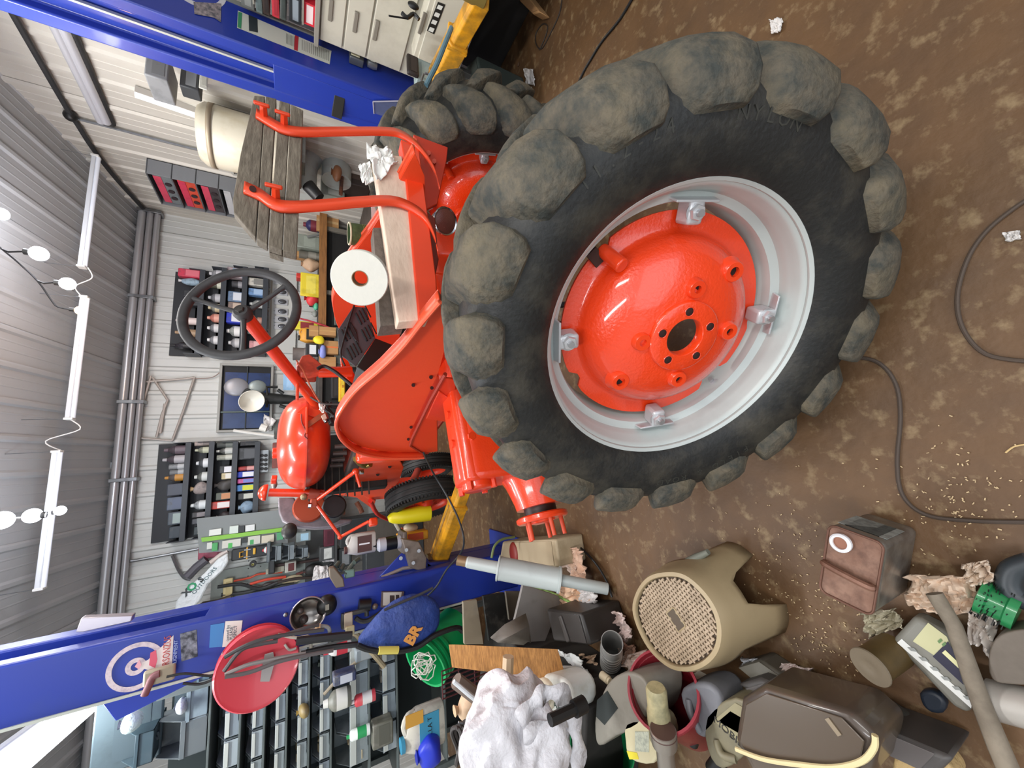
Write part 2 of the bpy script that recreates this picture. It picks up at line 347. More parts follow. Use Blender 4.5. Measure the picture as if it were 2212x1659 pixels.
# small dark opening on the gable wall beside the seat plank
p = [px(x, y, XR-.02) for x, y in ((492, 298), (560, 312), (600, 395), (503, 372))]
w = B().prism(p, (-.015, 0, 0)).obj('window_2', mat('#0a0d16', .5)); w['kind'] = 'structure'; w['label'] = 'small dark window on the gable wall'
for i in range(4):
    B().tube([p[i]-Vector((.02, 0, 0)), p[(i+1) % 4]-Vector((.02, 0, 0))], .018, n=4).obj('window_frame', mat('#b9b8b0', .6), w)
# ---------------------------------------------------------------- two-post lift
def slabp(pix, f, off, name, m, parent, **k):
    """polygon given by picture points on a real plane, extruded by off"""
    return B().prism([f(x, y) for x, y in pix], off).obj(name, m, parent, **k)
PH = 3.62
# left post -----------------------------------------------------
YF = 2.74; lx0 = py(638, 1402, YF).x; lx1 = py(638, 1296, YF).x; YBk = 3.10; lx2 = lx1+.01
t = lp = thing('lift_post', 'blue steel lift post at the photo\'s bottom with round dial sticker', 'lift post', ((lx0+lx1)/2, 2.95, 0))
b = B().prism([(lx0, YF, 0), (lx1, YF, 0), (lx1, YF+.09, 0), (lx1-.06, YF+.09, 0), (lx1-.06, YBk-.12, 0), (lx1, YBk-.12, 0), (lx1, YBk, 0), (lx0, YBk, 0)], (0, 0, PH)).obj('column', BLUE, t, bevel=.012)
B().box2((lx1-.055, YF+.07, 0), (lx1-.002, YBk-.1, 1.92)).obj('carriage_cover', BLUE, t, bevel=.004)
B().box2((lx1-.05, YF+.10, 1.93), (lx1-.035, YF+.13, PH)).obj('slot_strip', mat('#8f8f8a', .5), t)
B().box2((lx0-.12, YF-.10, 0), (lx1+.10, YBk+.1, .018)).obj('base_plate', BLUE, t, bevel=.004)
B().box2((lx0-.006, YF-.006, .4), (lx0+.006, YF+.004, PH)).obj('edge_trim', mat('#b9beb4', .5), t)
pl = [py(x, y, YF+.12) for x, y in ((205, 1500), (250, 1558), (440, 1462), (500, 1425), (500, 1400), (205, 1420))]
B().prism(pl, (0, .02, 0)).obj('side_gusset', BLUE, t, bevel=.003)
f = lambda x, y: py(x, y, YF-.002)
def disc(t, c, r, m, nm, parent, Y0, r0=0, a0=0, a1=2*pi, dy=.001, n=40):
    return B().lathe([(r0, 0), (r, 0), (r, dy), (r0, dy)], (c.x, Y0, c.z), (0, -1, 0), n, a0=a0, a1=a1).obj(nm, m, parent)
DC = mat('#d9c9cf', .6, n=(60, .5, '#a79aa8'))
c = f(293, 1440); r_ = (f(232, 1436)-f(352, 1434)).length/2
disc(t, c, r_, DC, 'dial_sticker', t, YF-.001, r_*.80)
disc(t, c, r_*.36, DC, 'dial_sticker', t, YF-.001, r_*.17)
slabp([(293, 1440), (320, 1425), (375, 1372), (371, 1452), (320, 1447)], f, (0, -.0008, 0), 'dial_wedge', mat('#e4d9d6', .6), t)
slabp([(325, 1410), (337, 1404), (340, 1425), (335, 1443), (322, 1437)], lambda x, y: py(x, y, YF-.0036), (0, -.0006, 0), 'dial_band', mat('#d95b72', .6), t)
slabp([(291, 1440), (301, 1425), (306, 1436), (300, 1446)], lambda x, y: py(x, y, YF-.0036), (0, -.0006, 0), 'dial_hand', mat('#e7a9b4', .6), t)
a, b_ = py(360, 1447, YF-.004), py(360, 1384, YF-.004)
text('lettering', 'MARSONZUS', .040, frame((a+b_)/2, (1, 0, 0), (0, 0, 1)), mat('#b8504e', .6), t, sx=.75)
a = py(379, 1411, YF-.004); text('lettering', 'ALIGNMENT', .022, frame(a, (1, 0, 0), (0, 0, 1)), mat('#9fb0dd', .6), t)
slabp([(389, 1369), (425, 1360), (427, 1418), (392, 1429)], f, (0, -.001, 0), 'picture_sticker', mat('#9aa0ae', .5, n=(30, .9, '#20232e')), t)
slabp([(455, 1350), (485, 1345), (480, 1397), (452, 1399)], f, (0, -.001, 0), 'blue_sticker', mat('#3e86c8', .4), t)
slabp([(487, 1342), (524, 1340), (517, 1393), (480, 1398)], lambda x, y: py(x, y, YF-.0036), (0, -.001, 0), 'white_sticker', mat('#e9ece4', .5), t)
for k, (x, s) in enumerate(((492, 'owned by'), (500, 'PLEASE'), (508, 'INSPECT'))):
    text('lettering', s, .02, frame(py(x, 1368, YF-.006), (1, 0, 0), (0, 0, 1)), mat('#5c6670', .6), t)
B().ball(py(617, 1328, YF-.01), .012, 8).obj('bolt_head', STEEL, t)
# small printed plate low on the post
slabp([(824, 1277), (872, 1277), (866, 1312), (822, 1311)], f, (0, -.012, 0), 'plate_frame', mat('#6b5c58', .6), t)
slabp([(828, 1280), (868, 1279), (863, 1308), (827, 1308)], lambda x, y: py(x, y, YF-.0155), (0, -.001, 0), 'plate_paper', mat('#d8d2c6', .6), t)
for a in ((842, 1286, 852, 1304), (855, 1285, 862, 1304)):
    slabp([(a[0], a[1]), (a[2], a[1]), (a[2], a[3]), (a[0], a[3])], lambda x, y: py(x, y, YF-.018), (0, -.0008, 0), 'plate_print', mat('#4b3c36', .6), t)
# silver bracket at the top of the post (photo 200,1350)
slabp([(175, 1335), (287, 1329), (283, 1343), (178, 1366), (163, 1366)], lambda x, y: py(x, y, YF+.16), (0, .05, 0), 'top_bracket', mat('#c2bdc4', .35, .6), t, bevel=.004)
# right post -----------------------------------------------------
YR = 2.62; rx1 = py(638, 60, YR).x; rx0 = py(638, 137, YR).x; YRb = 3.0
rp = t = thing('lift_post', 'blue steel lift post at the photo\'s top with printed panel', 'lift post', ((rx0+rx1)/2, 2.85, 0))
B().prism([(rx1, YR, 0), (rx0, YR, 0), (rx0, YR+.08, 0), (rx0+.06, YR+.08, 0), (rx0+.06, YRb-.1, 0), (rx0, YRb-.1, 0), (rx0, YRb, 0), (rx1, YRb, 0)], (0, 0, PH)).obj('column', BLUE, t, bevel=.012)
zc = px(590, 145, rx0).z
B().box2((rx0+.004, YR+.075, 0), (rx0+.055, YRb-.09, zc)).obj('carriage_cover', BLUE, t, bevel=.004)
B().box2((rx0+.035, YR+.16, zc), (rx0+.055, YR+.175, PH)).obj('slot_strip', mat('#b6b8ae', .5), t)
B().box2((rx0-.10, YR-.12, 0), (rx1+.12, YRb+.1, .018)).obj('base_plate', BLUE, t, bevel=.004)
B().box2((rx1-.012, YR-.012, .9), (rx1+.012, YR+.012, PH)).obj('edge_trim', mat('#8b8d86', .5), t)
g = lambda x, y: py(x, y, YR-.002)
g2 = lambda x, y: py(x, y, YR-.005)
slabp([(514, 23), (716, 110), (712, 139), (512, 60)], g, (0, -.001, 0), 'printed_panel', mat('#cfd0c4', .5), t)
slabp([(515, 25), (523, 28), (521, 62), (513, 58)], g2, (0, -.0006, 0), 'print_block', mat('#3f8d62', .5), t)
slabp([(537, 32), (556, 40), (557, 70), (538, 66)], g2, (0, -.0006, 0), 'print_block', mat('#2c3438', .5), t)
slabp([(637, 76), (645, 79), (643, 110), (635, 107)], g2, (0, -.0006, 0), 'print_block', mat('#b22f39', .5), t)
for i in range(15):
    x = 652+i*4.1; y0 = 86+(x-652)*.41
    slabp([(x, y0), (x+1.3, y0), (x+1.3, y0+22), (x, y0+22)], g2, (0, -.0006, 0), 'print_line', mat('#8d8d84', .6), t)
for i in range(7):
    x = 618+i*2.8; y0 = 72+(x-618)*.41
    slabp([(x, y0), (x+1, y0), (x+1, y0+22), (x, y0+22)], g2, (0, -.0006, 0), 'print_line', mat('#8d8d84', .6), t)
cR = g(425, -30); disc(t, cR, .155, mat('#d6d3da', .6), 'dial_sticker', t, YR-.001, .125); disc(t, cR, .07, mat('#d6d3da', .6), 'dial_sticker', t, YR-.001, .045)
slabp([(418, 4), (478, 8), (477, 48), (462, 38), (420, 30)], lambda x, y: py(x, y, YR-.004), (0, -.001, 0), 'picture_sticker', mat('#b5a6a8', .5, n=(34, .9, '#4a4c55')), t)
# things clipped to the photo\'s upper post
def rubber_pad(parent):
    p0 = px(735, 168, rx0-.03); p1 = px(724, 252, rx0-.03)
    a = py(740, 168, YR+.02); b = py(727, 252, YR+.32)
    R_ = frame((0, 0, 0), b-a, (0, 0, 1)).to_3x3()
    m = (a+b)/2
    t = thing('ribbed_bracket', 'black ribbed bracket sticking out of the upper blue post of the photo', 'bracket', m)
    B().box(m, ((b-a).length, .075, .03), R_).obj('plate', mat('#22231f', .5), t, bevel=.003)
    for k in range(6): B().box(m+R_ @ Vector((0, -.032+k*.0128, .018)), ((b-a).length, .005, .006), R_).obj('rib', mat('#4d4e46', .5), t)
rubber_pad(rp)
def switchbox():
    a = py(770, 118, YR-.04); t = thing('outlet_box', 'grey electrical box with white sockets on the upper blue post of the photo', 'box', a)
    B().box((a.x, YR-.035, a.z), (.13, .06, .10)).obj('housing', mat('#5d6166', .4, .3), t, bevel=.006)
    for k, dx in enumerate((-.035, 0, .035)): B().box((a.x+dx, YR-.068, a.z+.01), (.028, .006, .06)).obj('socket', mat('#e6e0bd', .4), t, bevel=.004)
    a = py(803, 140, YR-.03); t = thing('lamp_switch', 'small silver cup hooked under the socket box on the post', 'fitting', a)
    B().lathe([(.001, 0), (.03, .004), (.036, .03), (.032, .07), (.001, .078)], (a.x, YR-.04, a.z-.04), (0, 0, 1), 16).obj('cup', mat('#84898e', .3, .6), t)
    B().box((a.x, YR-.078, a.z), (.04, .004, .03)).obj('label_plate', mat('#c9cdb8', .5), t)
switchbox()
# clear plate pinned low on the photo\'s upper post
pp = [px(x, y, rx0-.01) for x, y in ((806, 218), (890, 216), (888, 268), (808, 244))]
t = thing('plastic_guard', 'greyish see-through plastic plate fixed low on the photo\'s upper post', 'plate', pp[0])
B().prism(pp, (-.004, 0, 0)).obj('plate', mat('#6a7390', .25, alpha=.45), t)
B().tube([pp[0]-Vector((.006, 0, 0)), pp[1]-Vector((.006, 0, 0))], .005, 6).obj('edge_strip', mat('#9c9aa6', .5), t)
B().tube([pp[3]-Vector((.006, 0, 0)), pp[0]-Vector((.006, 0, 0))], .005, 6).obj('edge_strip', mat('#9c9aa6', .5), t)
# lift arms -----------------------------------------------------
def arm(a, b, w, h, par):
    a = Vector(a); b = Vector(b); d = (b-a); L = d.length; R_ = frame((0, 0, 0), d, Vector((0, 0, 1)).cross(d)).to_3x3()
    t = thing('lift_arm', None, None, (a+b)/2, None, par)
    sec = [(-w/2, -h/2), (w/2, -h/2), (w/2, h*.32), (w*.34, h/2), (-w*.34, h/2), (-w/2, h*.32)]
    s1 = [a+R_ @ Vector((0, y, z)) for y, z in sec]
    B().prism(s1, d*.72).obj('outer_tube', YELLOW, t, bevel=.006)
    s2 = [a+d*.5+R_ @ Vector((0, y*.78, z*.78)) for y, z in sec]
    B().prism(s2, d*.5).obj('inner_tube', YELLOW, t, bevel=.005)
    B().box(a+R_ @ Vector((L*.36, 0, h*.51)), (L*.66, w*.10, .012), R_).obj('wear_strip', mat('#8a6a48', .7, n=(25, .8, '#c79a3a')), t)
    B().cyl(a+Vector((0, 0, -h*.75)), a+Vector((0, 0, h*.75)), w*.42, n=20).obj('pivot_boss', mat('#7b6a4a', .6, .3), t, bevel=.004)
    B().cyl(a+Vector((0, 0, h*.7)), a+Vector((0, 0, h*1.0)), w*.16).obj('pivot_pin', STEEL, t)
    B().box(a+R_ @ Vector((L*.70, 0, 0)), (.02, w*1.06, h*1.04), R_).obj('end_band', YELLOW, t, bevel=.003)
    B().cyl(b+Vector((0, 0, -.02)), b+Vector((0, 0, h*.72)), w*.4, n=20).obj('lift_pad', mat('#7d6a30', .7), t, bevel=.004)
    return t
arm(pz(945, 1208, .56), pz(1008, 1030, .5), .125, .11, lp)['label'] = 'scuffed yellow lift arm'
arm(pz(910, 232, .70), pz(1040, -10, .72), .13, .12, rp)['label'] = 'dirty yellow lift arm'
# carriage bracket + gusset on the left post
t = thing('lift_carriage', None, None, (lx1+.1, YF, .5), None, lp); t['label'] = 'worn grey and blue carriage bracket'
f3 = lambda x, y: py(x, y, YF+.10)
slabp([(820, 1246), (868, 1195), (922, 1215), (945, 1228)], f3, (0, .015, 0), 'gusset', BLUE, t, bevel=.003)
slabp([(868, 1164), (905, 1170), (922, 1205), (920, 1238), (885, 1226)], lambda x, y: py(x, y, YF+.06), (0, .05, 0), 'ear_plate', mat('#8b8076', .5, .3, n=(12, .6, '#6b5f58')), t, bevel=.006)
slabp([(915, 1190), (928, 1215), (985, 1212), (1000, 1232), (925, 1240)], lambda x, y: py(x, y, YF+.10), (0, .10, 0), 'sleeve', mat('#232c7a', .5), t, bevel=.008)
for q in ((866, 1206), (878, 1188), (893, 1216), (905, 1190)): B().cyl(py(q[0], q[1], YF+.06), py(q[0], q[1], YF+.02), .013, n=6).obj('bolt', STEEL, t)
B().tube([f3(824, 1248), f3(870, 1228), f3(915, 1222)], .012, 8).obj('weld_rib', mat('#9a8e84', .5, .3), t)
# ---------------------------------------------------------------- big tractor wheels (local z = axle, towards the dished face)
def make_wheel(label, cat='wheel', main=True):
    t = thing('loose_tractor_wheel_assembly', label, cat)
    PINV[t.name] = Matrix.Identity(4)
    tire = B().lathe([(.352, -.006), (.362, .012), (.385, .026), (.42, .037), (.46, .040), (.50, .032), (.53, .012), (.548, -.03), (.555, -.08), (.557, -.14), (.555, -.20), (.548, -.25), (.53, -.292), (.50, -.312), (.46, -.32), (.42, -.317), (.385, -.306), (.362, -.292), (.352, -.274), (.345, -.20), (.345, -.07), (.352, -.006)], n=96)
    tire = tire.obj('tire', RUBBER, t, smooth=60)
    def lugmesh(sgn):
        path = [(-.150, .556), (-.12, .557), (-.085, .556), (-.05, .553), (-.02, .547), (.004, .533), (.020, .512), (.030, .488), (.036, .470)]
        hh = [.036, .043, .044, .045, .046, .045, .040, .034, .024]; hw = [.024, .033, .043, .053, .061, .068, .068, .062, .046]
        th = [.0, -.055, -.110, -.155, -.19, -.212, -.222, -.226, -.228]; rows = []; sec = ((-1.12, -.2), (-1.03, .72), (-.97, .93), (-.88, 1.0), (-.2, 1.03), (.5, .96), (.82, .84), (1.15, .42), (1.6, -.12))
        for i, (tt, r) in enumerate(path):
            a = path[max(0, i-1)]; b_ = path[min(len(path)-1, i+1)]; d = Vector((b_[0]-a[0], b_[1]-a[1])).normalized(); nr = Vector((-d.y, d.x))
            if nr.y < 0 and i < 4: nr = -nr
            nx, nrr = (nr.x, nr.y) if nr.y*1+nr.x*.5 > 0 else (-nr.x, -nr.y)
            row = []
            for s, hgt in sec:
                z = tt+nx*hh[i]*hgt; rr = r+nrr*hh[i]*hgt; ang = th[i]+s*hw[i]/.55
                if i == 0: z += 0
                row.append((rr*math.cos(ang), rr*math.sin(ang), z if sgn > 0 else -.28-z))
            rows.append([Vector(v)+Vector((noise.noise(Vector(v)*17), noise.noise(Vector(v)*15), noise.noise(Vector(v)*19)))*.0022 for v in row])
        k = B().strip(rows); n = len(sec)
        k.f.append(list(range(n))); k.f.append(list(range((len(rows)-1)*n, len(rows)*n)))
        return k
    protos = []
    for s in (1, -1):
        protos.append(lugmesh(s).obj('tread_lug', TREAD, tire, smooth=55))
    NL = 18; PHS = math.radians(4.0)
    for s, p in enumerate(protos):
        for i in range(1, NL):
            o = p.copy(); COL.objects.link(o); o.rotation_euler = (0, 0, 2*pi*i/NL+PHS)
        p.rotation_euler = (0, 0, PHS)
    for i, o in enumerate([c for c in tire.children if c.name.startswith('tread_lug')]):
        if o.data == protos[1].data: o.rotation_euler.z += pi/NL
    rimp = [(.352, -.012), (.352, -.002), (.358, .004), (.366, .002), (.368, -.006), (.362, -.004), (.356, -.006), (.348, -.012), (.343, -.022), (.341, -.036), (.336, -.046), (.333, -.060), (.331, -.074), (.322, -.080), (.312, -.084), (.309, -.096), (.308, -.16), (.312, -.19), (.33, -.20), (.333, -.22), (.341, -.245), (.343, -.256), (.356, -.274), (.366, -.282), (.358, -.286), (.350, -.28)]
    rim = B().lathe(rimp, n=96).obj('rim', SILVER, t, smooth=40, solid=.003)
    # dished orange disc with a lobed edge
    def edge(a):
        d = math.degrees(a) % 360; r = .289
        for c0, w_, dp in NOTCH:
            q = abs((d-c0+180) % 360-180)
            if q < w_: r -= dp*min(1, (w_-q)/4)
        return r
    prof = [(.048, -.018), (.048, .008), (.050, .0105), (.088, .0105), (.092, .008), (.0935, -.002), (.112, -.004), (.14, -.010), (.17, -.022), (.195, -.036), (.215, -.054), (.228, -.072), (.236, -.092), (.243, -.104), (.252, -.108)]
    n = 96; rows = []
    for r, z in prof: rows.append([Vector((r*math.cos(2*pi*i/n), r*math.sin(2*pi*i/n), z)) for i in range(n)])
    rows.append([Vector((edge(2*pi*i/n)*math.cos(2*pi*i/n), edge(2*pi*i/n)*math.sin(2*pi*i/n), -.108)) for i in range(n)])
    rows.append([v+Vector((0, 0, -.008)) for v in rows[-1]])
    k = B().strip(rows, close=True); disc_o = k.obj('wheel_disc', mat('#ea3f12', .26, coat=.8, bump=(130, .45, .004)), t, smooth=50)
    def boss(r, a, z, R1, hole, tall=.012, m=ORANGE):
        c = Vector((r*math.cos(a), r*math.sin(a), z))
        k = B().lathe([(R1*1.45, -.014), (R1*1.2, -.003), (R1*1.05, tall), (R1*.98, tall+.002), (hole, tall+.002), (hole, -.01)], c, (0, 0, 1), 20)
        k.obj('boss', m, t)
        B().lathe([(hole*1.02, -.004), (0, -.005)], c+Vector((0, 0, tall-.006)), (0, 0, 1), 14).obj('bolt_hole', mat('#1a0d08', .8), t)
    for i in range(5): 
        a = HUBA+i*2*pi/5; c = Vector((.068*math.cos(a), .068*math.sin(a), .0112))
        B().lathe([(0, .0), (.0100, .0), (.0108, -.0005)], c, (0, 0, 1), 16).obj('bolt_hole', mat('#2a0f08', .8), t)
        B().lathe([(.0105, .0006), (.0118, .0012), (.0132, 0)], c, (0, 0, 1), 16).obj('hole_rim', ORANGE, t)
    for r, a in BOSS4: boss(r, a, -.006, .021, .0095, .011)
    for r, a in BOSS2: boss(r, a, -.030, .024, .0125, .009)
    # silver rim clamps with their bolts
    for r, a in CLAMP:
        e = Vector((math.cos(a), math.sin(a), 0)); s = Vector((-math.sin(a), math.cos(a), 0)); Z = Vector((0, 0, 1))
        R_ = Matrix((e, s, Z)).transposed()
        B().box(e*.285+Z*-.076, (.055, .040, .055), R_).obj('clamp', mat('#c3c4c6', .35, .3), t, bevel=.008)
        B().prism([e*.312+s*.055+Z*-.050, e*.312-s*.055+Z*-.050, e*.320-s*.06+Z*-.088, e*.320+s*.06+Z*-.088], e*-.006).obj('clamp_plate', mat('#c3c4c6', .35, .3), t, bevel=.002)
        c = e*.285+s*.0
        B().lathe([(0, .0), (.017, .0), (.019, .004), (.019, .012), (.017, .016), (0, .016)], c+Z*-.056, Z, 6).obj('clamp_nut', mat('#cfd0d2', .3, .5), t)
        B().cyl(c+Z*-.05, c+Z*-.030, .0085, n=12).obj('clamp_bolt', mat('#a9aaac', .3, .6), t)
        B().lathe([(.010, 0), (.024, 0), (.024, .003), (.010, .003)], c+Z*-.056, Z, 20).obj('washer', mat('#b9babc', .3, .5), t)
    # orange lug between the clamps, valve stem
    r, a = OLUG; e = Vector((math.cos(a), math.sin(a), 0)); s = Vector((-math.sin(a), math.cos(a), 0)); Z = Vector((0, 0, 1)); R_ = Matrix((e, s, Z)).transposed()
    B().cyl(e*(r+.012)+Z*-.11, e*(r-.03)+Z*-.045, .017, .019, n=16).obj('stop_lug', ORANGE, t, bevel=.004)
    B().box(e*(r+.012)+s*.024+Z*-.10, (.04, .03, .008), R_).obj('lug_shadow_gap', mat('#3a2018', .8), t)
    r, a = VALVE; e = Vector((math.cos(a), math.sin(a), 0)); s = Vector((-math.sin(a), math.cos(a), 0)); R_ = Matrix((e, s, Z)).transposed()
    B().box(e*.310+Z*-.12, (.006, .034, .034), R_).obj('valve_plate', mat('#c8c9cb', .4, .3), t, bevel=.003)
    B().cyl(e*.312+Z*-.12, e*.292+Z*-.115, .007, n=12).obj('valve_stem', mat('#b5b6b8', .3, .6), t)
    return t, tire
def SW(o, n):
    n = Vector(n).normalized(); u = (Vector((0, 0, 1))-n*n.z).normalized(); v = n.cross(u)
    return Matrix(((u.x, v.x, n.x, o[0]), (u.y, v.y, n.y, o[1]), (u.z, v.z, n.z, o[2]), (0, 0, 0, 1)))
WC = Vector((.25285, .59944, H-.85189)); WN = Vector((-.612826, -.75031, .24795)).normalized()
WM = SW(WC, WN); WMi = WM.inverted()
def WI(x, y, t):
    q = WMi @ hit(x, y, WC+WN*t, WN); return math.hypot(q.x, q.y), math.atan2(q.y, q.x)
cr = lambda x, y: (1150+x/2.765, 400+y/2.765)
HUBA = WI(*cr(940, 740), .01)[1]
BOSS4 = [(WI(*cr(x, y), 0)) for x, y in ((980, 620), (1170, 872), (868, 1157), (655, 937))]
BOSS2 = [(WI(*cr(x, y), -.028)) for x, y in ((1195, 515), (520, 1168))]
CLAMP = [(WI(*cr(x, y), -.05)) for x, y in ((975, 190), (1385, 790), (755, 1390), (262, 935))]
OLUG = WI(*cr(470, 420), -.07); VALVE = WI(*cr(1135, 1235), -.11)
dg_ = math.degrees
NOTCH = [(dg_(WI(*cr(1045, 1110), -.108)[1]) % 360, 9, .035), (dg_(WI(*cr(1290, 800), -.108)[1]) % 360, 5, .010), (dg_(WI(*cr(230, 1170), -.108)[1]) % 360, 6, .02), (dg_(OLUG[1]) % 360, 5, .03)]
w1, tire1 = make_wheel('big muddy rear wheel leaning in front of the tractor, silver rim and orange dished disc')
w1.matrix_world = WM
def side_text(s, x, y, r_in, size, parent):
    """raised letters round the sidewall"""
    r, a0 = WI(x, y, .035); n = len(s); MT = RUBBER
    for i, chh in enumerate(s):
        if chh == ' ': continue
        a = a0-(i-(n-1)/2)*size*.86/r_in
        e = Vector((math.cos(a), math.sin(a), 0)); s_ = Vector((math.sin(a), -math.cos(a), 0))
        text('letter', chh, size, frame(e*r_in+Vector((0, 0, .0385 if r_in < .48 else .031)), s_, e), mat('#34342f', .5), parent, ext=.0018)
side_text('NYLON', 1640, 315, .463, .036, tire1)
side_text('11.2-24', 1358, 352, .463, .036, tire1)
side_text('FIELD & ROAD', 1515, 985, .452, .030, tire1)
# ---------------------------------------------------------------- the tractor
T = tractor = thing('tractor', 'orange tractor under repair with grey steering wheel and its near rear wheel off', 'tractor', (TM.x, TM.y, 0))
OM = ORANGE; OF = ORANGE_F; G3 = lambda f, l, z: tp(f, l, z)
TRM = Matrix((TG, TR, Vector((0, 0, 1)))).transposed()       # local f,l,z -> world
def tb(c, sz, name='part', m=OM, par=None, bev=.01, **k): return B().box(tp(*c), sz, TRM).obj(name, m, par or T, bevel=bev, **k)
def tc(a, b, r0, r1=None, name='part', m=OM, n=20, par=None, bev=0): return B().cyl(tp(*a), tp(*b), r0, r1, n).obj(name, m, par or T, bevel=bev)
# rear axle tube, end flange and bolts
k = B().prism([tp(f, -.66, z) for f, z in ((-.055, .845), (.065, .845), (.085, .87), (.085, .95), (.06, .975), (-.05, .975), (-.07, .95), (-.07, .87))], TR*1.32)
k.obj('axle_tube', OM, T, bevel=.012)
B().lathe([(0, 0), (.052, 0), (.058, .004), (.060, .03), (0, .03)], tp(.005, -.685, .905), TR, 20).obj('axle_end_cap', OM, T, bevel=.004)
for f, z in ((-.04, .955), (.05, .955), (-.04, .86), (.05, .86)): tc((f, -.69, z), (f, -.655, z), .011, name='bolt_head', n=6)
for l in (-.50, -.38): tc((-.08, l, .93), (-.062, l, .93), .016, name='bolt_head', n=6); tc((-.0, l, .985), (-.0, l, .965), .016, name='bolt_head', n=6)
for s in (-1, 1):
    # portal casting hanging from the tube, barrel to the hub
    out = []
    for i in range(13): a = pi*i/12; out.append((.005+.085*math.cos(a), .905+.072*math.sin(a)))
    for i in range(17): a = pi+pi*i/16; out.append((.005+.125*math.cos(a), .675+.125*math.sin(a)))
    B().prism([tp(f, s*.41, z) for f, z in out], TR*(s*.25)).obj('portal_case', OM, T, bevel=.022, seg=3)
    B().lathe([(0, 0), (.132, 0), (.130, .03), (.116, .06), (.104, .10), (.096, .13), (.092, .155), (.0, .155)], tp(.005, s*.625, .66), TR*s, 32).obj('hub_barrel', OM, T, smooth=50)
    B().lathe([(.058, 0), (.064, .0), (.064, .035), (.058, .035)], tp(.005, s*.775, .66), TR*s, 24).obj('seal_ring', mat('#2b120c', .5), T)
    B().lathe([(0, 0), (.095, 0), (.102, .005), (.102, .018), (.095, .024), (.05, .024), (.046, .030), (.030, .034), (.0, .034)], tp(.005, s*.808, .66), TR*s, 36).obj('hub_flange', OM, T, smooth=30)
    for i in range(5):
        a = 2*pi*i/5+.5; c = (.005+.072*math.cos(a), .66+.072*math.sin(a))
        tc((c[0], s*.825, c[1]), (c[0], s*(.895 if s < 0 else .85), c[1]), .0085, .008, 'wheel_stud', mat('#c8431f', .5), 12)
    B().ball(tp(-.09, s*.60, .745), .03, 8).obj('filler_plug', OM, T)
    B().box(tp(-.105, s*.62, .705), (.03, .07, .045), TRM).obj('drain_pad', OM, T, bevel=.012)
    tc((-.12, s*.50, .80), (-.12, s*.42, .80), .018, name='bolt_head')
    tb((.0, s*.50, .80), (.19, .03, .05), 'case_rib', bev=.01)
# gearbox, torque tube, engine block
tb((-.06, 0, .90), (.36, .30, .30), 'gearbox', bev=.03)
B().lathe([(.12, 0), (.13, .05), (.10, .12), (.09, .7), (.12, .78), (.15, .82)], tp(.1, 0, .90), TG, 20).obj('torque_tube', OM, T, smooth=50)
tb((1.34, 0, 1.00), (.62, .26, .40), 'engine_block', mat('#8a2a12', .55, n=(9, .6, '#331a12')), bev=.02)
tb((1.30, -.15, 1.17), (.52, .06, .07), 'manifold', mat('#3b2e28', .7), bev=.015)
for i in range(4): tc((1.10+i*.13, -.10, 1.22), (1.10+i*.13, -.10, 1.30), .015, .012, 'spark_plug', mat('#4b3e38', .4), 10)
tb((1.05, -.03, .98), (.10, .40, .42), 'bell_housing', bev=.03)
tb((.98, -.17, 1.0), (.03, .1, .12), 'cover_plate', bev=.01)
# side plate under the tank
B().prism([pL(x, y, -.17) for x, y in ((790, 985), (862, 992), (872, 1010), (862, 1040), (830, 1078), (798, 1080), (770, 1060), (765, 1010))], TR*.012).obj('side_plate', OF, T, bevel=.004)
for q in ((816, 1025), (842, 1008), (800, 1048)): B().cyl(pL(q[0], q[1], -.175), pL(q[0], q[1], -.165), .012, n=12).obj('plate_hole', mat('#2a1008', .8), T)
B().prism([pL(x, y, -.10) for x, y in ((700, 1040), (775, 1058), (812, 1082), (805, 1100), (770, 1075), (700, 1066))], TR*.03).obj('side_rail', OF, T, bevel=.006)
B().tube([pL(x, y, -.2) for x, y in ((800, 1082), (815, 1110), (838, 1122))], .02, 10, smooth=3).obj('red_bracket', mat('#e02a1c', .4), T)
B().tube([pL(x, y, -.19) for x, y in ((770, 990), (785, 1005), (800, 1002))], .022, 10, smooth=3).obj('drain_elbow', mat('#8f7a3e', .35, .7), T)
B().ball(pL(778, 992, -.19), .028, 8).obj('valve_body', mat('#4a4038', .5, .5), T)
B().box(pL(781, 1019, -.2), (.03, .03, .03), TRM).obj('square_nut', CHROME, T, bevel=.004)
B().tube([pL(x, y, -.18) for x, y in ((745, 1035), (752, 1055), (742, 1072), (722, 1078))], .003, 6, smooth=4).obj('fuel_line', CHROME, T)
# front end: dark parts, starter, air cleaner with its stack
tb((1.78, 0, 1.16), (.10, .44, .56), 'radiator', mat('#24221f', .7), bev=.01)
for i in range(9): tb((1.725, -.12, 1.02+i*.05), (.012, .30, .010), 'radiator_fin', mat('#4a443c', .6), bev=0)
c = pF(720, 1100, 1.62); B().cyl(c-TG*.10, c+TG*.12, .075, n=24).obj('starter_drum', mat('#1b1b1b', .4), T, bevel=.01)
B().cyl(pF(722, 1110, 1.60), pF(745, 1105, 1.60), .03, .02).obj('pipe_stub', RUST, T)
B().tube([pF(x, y, 1.58) for x, y in ((770, 1085), (778, 1098), (782, 1108))], .016, 8).obj('pipe_stub', RUST, T)
B().cyl(pF(700, 1066, 1.62), pF(581, 1064, 1.62), .026, n=18).obj('air_stack', OM, T)
a = pF(577, 1064, 1.62); u = (pF(560, 1064, 1.62)-a).normalized()
B().lathe([(.0, .0), (.050, .0), (.054, .006), (.05, .022), (.036, .040), (.015, .050), (0, .052)], a, u, 24).obj('stack_cap', OM, T, smooth=60)
B().cyl(pF(598, 1036, 1.75), pF(586, 1036, 1.75), .03, n=18).obj('radiator_cap', OM, T, bevel=.004)
